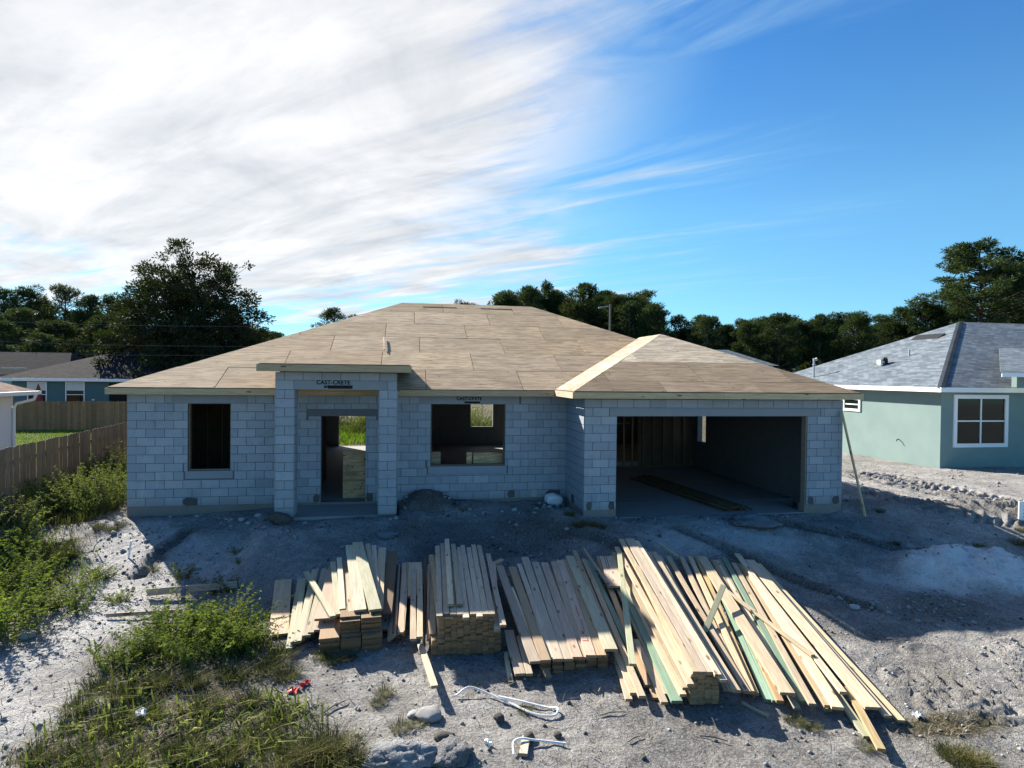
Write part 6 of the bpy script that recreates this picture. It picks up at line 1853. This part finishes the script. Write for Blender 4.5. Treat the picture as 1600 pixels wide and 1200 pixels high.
def bush_variant(seed, R_=1.0, n=2600, mat_='olive_leaf', size=0.16, top=1.0, lumps=16, asp=0.5):
    rs = np.random.RandomState(seed)
    P_, N_, T_ = [], [], []
    tr = MB()
    for k in range(lumps):
        an = rs.uniform(0, 6.283); rr_ = R_ * rs.uniform(0.1, 0.75); z = R_ * top * rs.uniform(0.25, 1.25)
        c = np.array([math.cos(an) * rr_, math.sin(an) * rr_, z])
        cr = R_ * rs.uniform(0.28, 0.5)
        m_ = n // lumps
        v = unit(rs.normal(size=(m_, 3)))
        P_.append(c + v * cr * rs.uniform(0.3, 1.0, (m_, 1)) ** 0.5); N_.append(v + rs.normal(size=(m_, 3)) * 0.7)
        T_.append(0.15 + 0.5 * rs.rand(m_) + 0.3 * rs.rand())
        tr.tube([(0, 0, 0), tuple(c * 0.5), tuple(c)], [0.05 * R_, 0.03 * R_, 0.012 * R_], 4, caps=False)
    P_ = np.concatenate(P_); N_ = np.concatenate(N_); T_ = np.concatenate(T_)
    k = P_[:, 2] > 0.0
    P_, N_, T_ = P_[k], N_[k], T_[k]
    return tr.mesh('trunk', MT['bark']), leaf_mesh('crown', P_, N_, size * rs.uniform(0.7, 1.3, len(P_)), asp, T_, MT[mat_], rs)


UV_ = [bush_variant(200 + i, 1.0, 900, ['pine_leaf', 'oak_leaf', 'olive_leaf'][i], 0.20, 1.0, 14) for i in range(3)]
for (x, y, s) in UNDER:
    tm, cm = UV_[tr_rng.choice([0, 0, 1, 1, 2])]
    plant_tree('understory_shrub', 'dark rounded shrub in the shade under the treeline pines', 'shrub', x, y, -0.6, tm, cm, s * 0.75, s * 0.62, tr_rng.uniform(0, 6.28), 'shrubs under the treeline')


def limb_tree(seed, H, R_, n_tips, per, leaf_mat, size, zbase, open_top=0.5, squash=0.8, cr=(0.35, 0.8)):
    """broad tree grown by forking limbs; leaves sit round the tips"""
    rs = np.random.RandomState(seed)
    tr = MB()
    tips = []
    def grow(p, d, L, r_, lvl):
        q = p + d * L
        mid = p + d * L * 0.5 + rs.normal(size=3) * L * 0.06
        tr.tube([tuple(p), tuple(mid), tuple(q)], [r_, r_ * 0.85, r_ * 0.65], 6 if lvl < 2 else 4, caps=False)
        if lvl >= 2: tips.append((q, lvl)); tips.append((mid, lvl))
        if lvl >= 5: return
        for k in range(rs.randint(2, 4)):
            nd = unit(d + rs.normal(size=3) * 0.55 + np.array([0, 0, 0.10]))
            grow(q, nd, L * rs.uniform(0.62, 0.86), r_ * 0.62, lvl + 1)
    trunk_top = np.array([0, 0, zbase])
    tr.tube([(0, 0, -0.3), (0.05, 0, zbase * 0.5), tuple(trunk_top)], [0.42, 0.34, 0.30], 9, caps=False)
    for k in range(6):
        an = k * 1.047 + rs.uniform(-0.3, 0.3)
        el = rs.uniform(0.35, 1.2)
        grow(trunk_top, np.array([math.cos(an) * math.cos(el), math.sin(an) * math.cos(el), math.sin(el)]), H * 0.21 * rs.uniform(0.8, 1.15), 0.17, 0)
    P_, N_, T_ = [], [], []
    tp = np.array([t[0] for t in tips])
    k = np.arange(len(tp))
    rs.shuffle(k)
    for i in k[:n_tips]:
        c = tp[i]
        e = rs.uniform(*cr)
        m_ = int(per * (e / 0.6) ** 1.6)
        v = unit(rs.normal(size=(m_, 3)))
        P_.append(c + v * e * rs.uniform(0.05, 1.0, (m_, 1)) ** 0.6 * np.array([1.15, 1.15, 0.75])); N_.append(v + rs.normal(size=(m_, 3)) * 0.6 + np.array([0, 0, -0.15]))
        T_.append(0.1 + 0.55 * rs.rand(m_) + 0.3 * rs.rand())
    P_ = np.concatenate(P_); N_ = np.concatenate(N_); T_ = np.concatenate(T_)
    return tr.mesh('trunk', MT['bark']), leaf_mesh('crown', P_, N_, size * rs.uniform(0.6, 1.3, len(P_)), 0.5, T_, MT[leaf_mat], rs), P_


def dome_tree(seed, R_, H, zb, n_tips, per, leaf_mat, size):
    """broad dome: limbs run to tips spread through the dome, sprays of leaves round the tips"""
    rs = np.random.RandomState(seed)
    tr = MB()
    tr.tube([(0, 0, -0.3), (0.1, 0, zb * 0.5), (0, 0.1, zb)], [0.5, 0.4, 0.34], 9, caps=False)
    hubs = []
    for k in range(13):
        an = k * 2.4
        el = rs.uniform(0.25, 1.45)
        d = np.array([math.cos(an) * math.cos(el), math.sin(an) * math.cos(el), math.sin(el)])
        q = np.array([0, 0, zb]) + d * np.array([R_, R_, H - zb]) * rs.uniform(0.45, 0.62)
        mid = np.array([0, 0, zb]) + d * np.array([R_, R_, H - zb]) * 0.28 + rs.normal(size=3) * 0.25
        tr.tube([(0, 0, zb - 0.1), tuple(mid), tuple(q)], [0.22, 0.15, 0.09], 6, caps=False)
        hubs.append(q)
    hubs = np.array(hubs)
    P_, N_, T_ = [], [], []
    lump = rs.normal(size=(9, 3))
    lump = unit(lump)
    for k in range(n_tips):
        d = unit(rs.normal(size=3))
        d[2] = abs(d[2]) if rs.rand() < 0.8 else -0.25 * abs(d[2])
        rag = 1 + 0.13 * np.sin(5 * d[0] + 2) * np.sin(4 * d[1] + 1) + 0.05 * rs.normal()
        f_ = rs.rand() ** 0.42 * rag
        c = np.array([0, 0, zb]) + d * np.array([R_, R_, H - zb]) * f_
        if c[2] < 0.4: continue
        h_ = hubs[np.argmin(np.linalg.norm(hubs - c, axis=1))]
        tr.tube([tuple(h_), tuple((h_ + c) / 2 + rs.normal(size=3) * 0.15), tuple(c)], [0.045, 0.028, 0.012], 3, caps=False)
        e = rs.uniform(0.35, 0.75)
        m_ = int(per * (e / 0.55) ** 1.5)
        v = unit(rs.normal(size=(m_, 3)))
        P_.append(c + v * e * rs.uniform(0.05, 1.0, (m_, 1)) ** 0.7 * np.array([1.2, 1.2, 0.7])); N_.append(v + rs.normal(size=(m_, 3)) * 0.6 + d * 0.4)
        T_.append(0.1 + 0.55 * rs.rand(m_) + 0.3 * rs.rand())
    P_ = np.concatenate(P_); N_ = np.concatenate(N_); T_ = np.concatenate(T_)
    return tr.mesh('trunk', MT['bark']), leaf_mesh('crown', P_, N_, size * rs.uniform(0.6, 1.3, len(P_)), 0.42, T_, MT[leaf_mat], rs)


tm, cm = dome_tree(5, 6.4, 13.8, 3.6, 1000, 95, 'oak_leaf', 0.25)
oak = plant_tree('oak_tree', 'big dark oak with lacy crown standing above the left roof slope', 'tree', -11.7, 40.0, -0.5, tm, cm, 1.03, 1.02, 0.6)
tm2, cm2 = bush_variant(301, 1.0, 9000, 'oak_leaf', 0.06, 1.0, 34)
lowm = plant_tree('dark_tree', 'dense dark tree filling the space under the lacy oak', 'tree', -11.0, 39.0, -0.5, tm2, cm2, 5.4, 4.6, 0.4)
plant_tree('dark_tree', 'dense dark shrubby tree reaching right behind the plywood roof', 'tree', -6.6, 41.0, -0.5, tm2, cm2, 4.0, 4.6, 2.4)
tm3, cm3 = bush_variant(302, 1.0, 9000, 'olive_leaf', 0.055, 1.0, 34)
plant_tree('olive_green_tree', 'softer olive green tree behind the dark teal house roof', 'tree', -17.2, 47.0, -0.5, tm3, cm3, 4.2, 4.3, 0.4)
plant_tree('olive_green_tree', 'olive green tree touching the dark oak behind the teal house', 'tree', -12.8, 46.5, -0.5, tm3, cm3, 4.2, 5.2, 3.4)


# cabbage palm in front of the pines
def palm(x, y, h, label):
    rs = np.random.RandomState(9)
    r_ = empty('palm_tree', label, 'tree', (x, y, -0.5))
    MB().tube([(0, 0, 0), (0.05, 0, h * 0.5), (0, 0, h)], [0.24, 0.2, 0.22], 8).build('trunk', MT['bark'], r_)
    P_, N_, T_ = [], [], []
    for k in range(70):
        v = unit(rs.normal(size=3)); v[2] = v[2] * 0.8 + 0.1
        c = np.array([0, 0, h + 0.3]) + v * rs.uniform(1.3, 1.9)
        fan = 26
        w_ = unit(v + rs.normal(size=(fan, 3)) * 0.55)
        P_.append(np.repeat(c[None], fan, 0)); N_.append(w_); T_.append(0.2 + 0.5 * rs.rand(fan))
    P_ = np.concatenate(P_); N_ = np.concatenate(N_); T_ = np.concatenate(T_)
    link('crown', leaf_mesh('crown', P_, N_, rs.uniform(0.7, 1.1, len(P_)), 0.09, T_, MT['olive_leaf'], rs), r_)


palm(41.5, 58.0, 3.6, 'round headed cabbage palm in front of the pines by the service mast')


# ---- weeds
def weed_leafy(seed, n_st=26, H=0.85, spread=0.5, leafsz=0.085, mat_='fresh_leaf', per=26, asp=0.55):
    rs = np.random.RandomState(seed)
    P_, N_, T_ = [], [], []
    st = MB()
    for k in range(n_st):
        an = rs.uniform(0, 6.283); r0 = spread * 0.5 * rs.rand()
        b = np.array([math.cos(an) * r0, math.sin(an) * r0, 0])
        lean = np.array([math.cos(an + rs.normal() * 0.8), math.sin(an + rs.normal() * 0.8), 0]) * rs.uniform(0.05, spread)
        h = H * rs.uniform(0.45, 1.0)
        pts = [tuple(b + lean * u ** 1.6 + np.array([0, 0, h * u])) for u in (0, 0.35, 0.7, 1.0)]
        st.tube(pts, [0.006, 0.005, 0.004, 0.002], 3, caps=False)
        for q in range(per):
            u = rs.uniform(0.15, 1.0)
            p = b + lean * u ** 1.6 + np.array([0, 0, h * u])
            v = unit(rs.normal(size=3) * np.array([1, 1, 0.35]) + np.array([0, 0, 0.15]))
            P_.append(p); N_.append(v); T_.append(0.15 + 0.35 * rs.rand() + 0.5 * u * rs.rand())
    P_ = np.array(P_); N_ = np.array(N_)
    return st.mesh('stems', MT['dry_stem']), leaf_mesh('leaves', P_, N_, leafsz * rs.uniform(0.6, 1.4, len(P_)), asp, np.array(T_), MT[mat_], rs)


def weed_tuft(seed, n=420, H=0.55, spread=0.42, mat_='grass_leaf'):
    rs = np.random.RandomState(seed)
    an = rs.uniform(0, 6.283, n); r0 = spread * np.sqrt(rs.rand(n)) * 0.7
    b = np.stack([np.cos(an) * r0, np.sin(an) * r0, np.zeros(n)], 1)
    out_ = np.stack([np.cos(an + rs.normal(size=n) * 0.7), np.sin(an + rs.normal(size=n) * 0.7), np.zeros(n)], 1)
    h = H * rs.uniform(0.35, 1.0, n)
    lean = rs.uniform(0.2, 1.5, n)[:, None]
    m1 = b + out_ * lean * h[:, None] * 0.25 + np.stack([0 * h, 0 * h, h * 0.55], 1)
    t1 = b + out_ * lean * h[:, None] * 0.75 + np.stack([0 * h, 0 * h, h * 0.92], 1)
    sd = np.stack([-out_[:, 1], out_[:, 0], 0 * h], 1) * 0.0042
    V = np.stack([b - sd, b + sd, m1 + sd * 0.9, m1 - sd * 0.9, t1], 1).reshape(-1, 3)
    i0 = np.arange(n) * 5
    Fq = np.concatenate([np.stack([i0, i0 + 1, i0 + 2], 1), np.stack([i0, i0 + 2, i0 + 3], 1), np.stack([i0 + 3, i0 + 2, i0 + 4], 1)])
    me = np_mesh('tuft', V, Fq, MT[mat_])
    t_ = np.clip(0.2 + 0.75 * rs.rand(n), 0, 1).astype(np.float32)
    a_ = me.attributes.new('tint', 'FLOAT', 'FACE')
    a_.data.foreach_set('value', np.tile(t_, 3))
    return me


LEAFY = [weed_leafy(400 + i, 30 - 4 * i, 0.7 + 0.12 * i, 0.85, 0.062 + 0.008 * i, 'fresh_leaf', 46, 0.5 - 0.06 * i) for i in range(4)]
TALL = [weed_leafy(420 + i, 22, 1.1 + 0.15 * i, 0.7, 0.06, 'weed_leaf', 70, 0.4) for i in range(3)]
TALLB = [weed_leafy(430 + i, 20, 1.5, 0.45, 0.07, 'grass_leaf', 60, 0.3) for i in range(2)]
BUSH = [weed_leafy(440 + i, 36, 0.9, 1.0, 0.055, 'fresh_leaf' if i else 'weed_leaf', 60, 0.5) for i in range(2)]
DARK = [weed_leafy(450 + i, 28, 0.8, 0.7, 0.07, 'weed_leaf', 26, 0.5) for i in range(2)]
TUFT = [weed_tuft(460 + i) for i in range(4)]
wr = random.Random(12)


MARKS = [((5.1, -7.4), 'the red scraps'), ((6.3, -8.9), 'the pale spoil lumps'), ((3.4, -7.85), 'the white crumpled paper'), ((2.6, -4.4), 'the batter boards'), ((5.5, -6.6), 'the front of the left heap'), ((6.7, -8.2), 'the bluish grey rock'),
         ((2.0, -8.0), 'the lower end of the pale path'), ((1.9, -6.2), 'the middle of the pale path'), ((4.6, -5.3), 'the lone tan plank'), ((-0.2, -3.8), 'the left border'), ((0.9, -3.7), 'the upper end of the pale path'), ((0.3, -1.8), 'the white survey stake'),
         ((4.4, -8.9), 'the bottom border'), ((10.6, -2.2), 'the inner corner of the garage'), ((12.4, -9.2), 'the tip of the fan'), ((14.0, -9.0), 'the lower right corner'), ((21.0, -3.0), 'the permit board'), ((17.0, -2.5), 'the leaning board'), ((7.8, -8.3), 'the strapping loop'), ((10.6, -9.0), 'the grey stake')]


def mark(x, y):
    return min(MARKS, key=lambda m_: (m_[0][0] - x) ** 2 + (m_[0][1] - y) ** 2)[1]


def put_weed(kind, x, y, s):
    z = G(x, y) - 0.02
    if kind == 'tuft':
        o = link('grass_tuft', wr.choice(TUFT))
        o.location = (x, y, z)
        o.scale = (s * 1.3, s * 1.3, s)
        o.rotation_euler = (0, 0, wr.uniform(0, 6.28))
        if x > 8.2: lab, grp = 'small grass tuft on bare soil near ' + mark(x, y), 'grass tufts on the bare soil'
        elif y > -4.5: lab, grp = 'grass tuft on the pale slope near ' + mark(x, y), 'grass tufts on the pale slope'
        else: lab, grp = 'grass tuft in the low weeds near ' + mark(x, y), 'grass tufts in the low weeds'
        return tag(o, lab, 'grass tuft', grp)
    st, lf = wr.choice({'leafy': LEAFY, 'tall': TALL, 'tallb': TALLB, 'bush': BUSH, 'dark': DARK}[kind])
    if y > 12: lab, grp = 'tall weed in the sunny back yard seen through the house', 'weeds in the back yard'
    elif kind in ('tall', 'tallb', 'bush'):
        lab = {'tall': 'tall straggly weed ', 'tallb': 'tall thin grassy weed ', 'bush': 'broad bushy weed '}[kind] + ('hard against the picket fence' if x < -2.0 else 'beside the left house wall' if x > -1.1 else 'midway between picket fence and house') + (', furthest back' if y > 5 else ', halfway along' if y > 1.5 else ', in front of the house corner')
        grp = 'tall weeds along the picket fence'
    elif kind == 'dark': lab, grp = 'small dark green weed on the pale slope below the left window', 'dark weeds on the pale slope'
    elif x < 1.5: lab, grp = ('tall ' if s > 0.68 else 'low ') + 'leafy bright green weed near ' + mark(x, y), 'leafy weeds at the left border'
    else: lab, grp = ('tall ' if s > 0.62 else 'low ') + 'leafy yellow green weed near ' + mark(x, y), 'leafy weeds left of the lumber'
    r_ = empty('weed', lab, 'weed', (x, y, z), wr.uniform(0, 6.28), grp)
    r_.scale = (s, s, s * wr.uniform(0.85, 1.1))
    link('stems', st, r_)
    link('leaves', lf, r_)
    return r_


for (kind, x, y, s) in WEEDS:
    put_weed(kind, x, y, s)

# ground cover nobody could count: short grass, seedlings, dry blades
rs = np.random.RandomState(3)


def scatter_blades(name, n_try, box, dens, H, width, mat_, seed, lean=0.8, flat_=False):
    rs = np.random.RandomState(seed)
    x = rs.uniform(box[0], box[1], n_try); y = rs.uniform(box[2], box[3], n_try)
    k = rs.rand(n_try) < dens(x, y)
    x, y = x[k], y[k]
    z = gz(x, y) - 0.01
    n = len(x)
    h = H * rs.uniform(0.3, 1.0, n)
    an = rs.uniform(0, 6.283, n)
    out_ = np.stack([np.cos(an), np.sin(an), 0 * an], 1)
    b = np.stack([x, y, z], 1)
    up_ = np.stack([0 * h, 0 * h, h], 1)
    t1 = b + up_ + out_ * (h * rs.uniform(0.1, lean, n))[:, None]
    m1 = b + up_ * 0.6 + out_ * (h * 0.2)[:, None]
    sd = np.stack([-out_[:, 1], out_[:, 0], 0 * h], 1) * (width * rs.uniform(0.6, 1.3, n))[:, None]
    V = np.stack([b - sd * 0.6, b + sd * 0.6, m1 + sd, m1 - sd, t1], 1).reshape(-1, 3)
    i0 = np.arange(n) * 5
    Fq = np.concatenate([np.stack([i0, i0 + 1, i0 + 2], 1), np.stack([i0, i0 + 2, i0 + 3], 1), np.stack([i0 + 3, i0 + 2, i0 + 4], 1)])
    me = np_mesh(name, V, Fq, MT[mat_])
    a_ = me.attributes.new('tint', 'FLOAT', 'FACE')
    a_.data.foreach_set('value', np.tile(np.clip(rs.rand(n) * 0.6 + 0.4 * rs.rand(), 0, 1).astype(np.float32), 3))
    o = link(name, me)
    o['kind'] = 'stuff'
    return o


scatter_blades('low_grass', 95000, (-2.6, 7.2, -11.0, -4.5), lambda x, y: np.clip(veg_mask(x, y) * (0.08 + 1.5 * np.clip(fbm(x, y, 2.2, 3, 77) + 0.05, 0, 1)), 0, 1), 0.16, 0.004, 'grass_leaf', 1, 1.3)
scatter_blades('low_grass', 30000, (-3.2, 0.0, -4.5, 6.0), lambda x, y: 0.8 * veg_mask(x, y), 0.3, 0.006, 'grass_leaf', 2)
scatter_blades('seedlings', 30000, (-2.6, 7.2, -11.0, -2.0), lambda x, y: 0.8 * veg_mask(x, y) * sstep(-0.12, 0.12, fbm(x, y, 1.5, 3, 78)), 0.13, 0.011, 'fresh_leaf', 3, 2.2)
scatter_blades('seedlings', 20000, (-2.6, 7.2, -11.0, -2.0), lambda x, y: 0.8 * veg_mask(x, y) * sstep(-0.1, 0.14, fbm(x, y, 1.0, 3, 178)), 0.24, 0.012, 'weed_leaf', 13, 1.8)
scatter_blades('dry_litter', 60000, (-3, 14, -11.0, -4.0), lambda x, y: 0.06 + 0.7 * veg_mask(x, y) * sstep(-0.15, 0.1, fbm(x, y, 1.1, 3, 79)), 0.10, 0.004, 'dry_stem', 4, 2.5)
scatter_blades('back_yard_grass', 26000, (-1.0, 16.0, 13.2, 26.0), lambda x, y: 0.9 * sstep(13.2, 15.0, y), 0.45, 0.02, 'lawn_leaf', 5)
scatter_blades('lawn_grass', 60000, (-17.0, -3.4, 8.5, 24.6), lambda x, y: np.full(x.shape, 0.8), 0.09, 0.014, 'lawn_leaf', 6)

# crumbs of soil and stone on the disturbed ground
def crumbs(name, n, box, dens, smin, smax, mat_, seed):
    rs = np.random.RandomState(seed)
    x = rs.uniform(box[0], box[1], n * 3); y = rs.uniform(box[2], box[3], n * 3)
    k = rs.rand(len(x)) < dens(x, y)
    x, y = x[k][:n], y[k][:n]
    s = smin + (smax - smin) * rs.rand(len(x)) ** 4
    z = gz(x, y) + s * 0.25
    base = np.array([[1, 0, 0], [-1, 0, 0], [0, 1, 0], [0, -1, 0], [0, 0, 0.8], [0, 0, -0.8], [0.7, 0.7, 0.1], [-0.6, 0.7, -0.1]])
    fc = np.array([[4, 0, 6], [4, 6, 2], [4, 2, 7], [4, 7, 1], [4, 1, 3], [4, 3, 0], [5, 6, 0], [5, 2, 6], [5, 7, 2], [5, 1, 7], [5, 3, 1], [5, 0, 3]])
    an = rs.uniform(0, 6.283, len(x))
    B = base[None] * rs.uniform(0.6, 1.3, (len(x), 8, 3)) * s[:, None, None]
    ca, sa = np.cos(an)[:, None], np.sin(an)[:, None]
    X = B[:, :, 0] * ca - B[:, :, 1] * sa + x[:, None]
    Y = B[:, :, 0] * sa + B[:, :, 1] * ca + y[:, None]
    Z = B[:, :, 2] + z[:, None]
    V = np.stack([X, Y, Z], -1).reshape(-1, 3)
    Fq = (fc[None] + (np.arange(len(x)) * 8)[:, None, None]).reshape(-1, 3)
    o = link(name, np_mesh(name, V, Fq, MT[mat_]))
    o['kind'] = 'stuff'


outside = lambda x, y: ((y < -0.1) & ~((x > 3.5) & (x < 6.3) & (y > -1.4)) & ~((x > 10.5) & (x < 17.4) & (y > -1.7))).astype(float)
crumbs('gravel', 5200, (-2, 20, -10.5, 0), lambda x, y: outside(x, y) * (0.15 + 0.85 * (fbm(x, y, 0.9, 3, 88) > 0.02)), 0.006, 0.035, 'stone', 1)
crumbs('pale_gravel', 2200, (0, 18, -10, 0), lambda x, y: outside(x, y) * (0.1 + 0.9 * (fbm(x, y, 0.7, 3, 89) > 0.05)), 0.005, 0.028, 'pale_stone', 2)
crumbs('soil_crumbs', 4200, (-2, 20, -10.5, 0), lambda x, y: outside(x, y) * np.clip(0.1 + dark_mask(x, y) * 1.5, 0, 1), 0.008, 0.035, 'clod', 3)
crumbs('track_crumbs', 700, (17.6, 29, -4, 4), lambda x, y: np.full(x.shape, 0.6), 0.01, 0.06, 'stone', 4)
crumbs('path_stones', 2600, (-1.5, 4.5, -10, -0.3), lambda x, y: outside(x, y) * np.clip(white_mask(x, y) * 1.2, 0, 1) * (fbm(x, y, 1.6, 3, 288) > -0.02), 0.005, 0.045, 'stone', 5)
front = lambda x, y: outside(x, y) * np.maximum(np.maximum(sstep(-1.7, -0.9, y) * (x < 3.5), sstep(-1.8, -0.8, y) * (x > 6.3) * (x < 10.5)), 0.25 * sstep(-3.6, -2.2, y)) * sstep(-0.1, 0.15, fbm(x, y, 1.3, 3, 388))
crumbs('rubble', 1500, (0.2, 16.5, -3.6, -0.15), front, 0.012, 0.085, 'stone', 7)
crumbs('rubble', 900, (0.2, 16.5, -3.6, -0.15), front, 0.012, 0.07, 'clod', 8)
crumbs('rubble', 500, (12.6, 16.5, -9.5, -5.5), lambda x, y: np.clip(dark_mask(x, y) * 1.6 + 0.1, 0, 1), 0.012, 0.06, 'stone', 9)
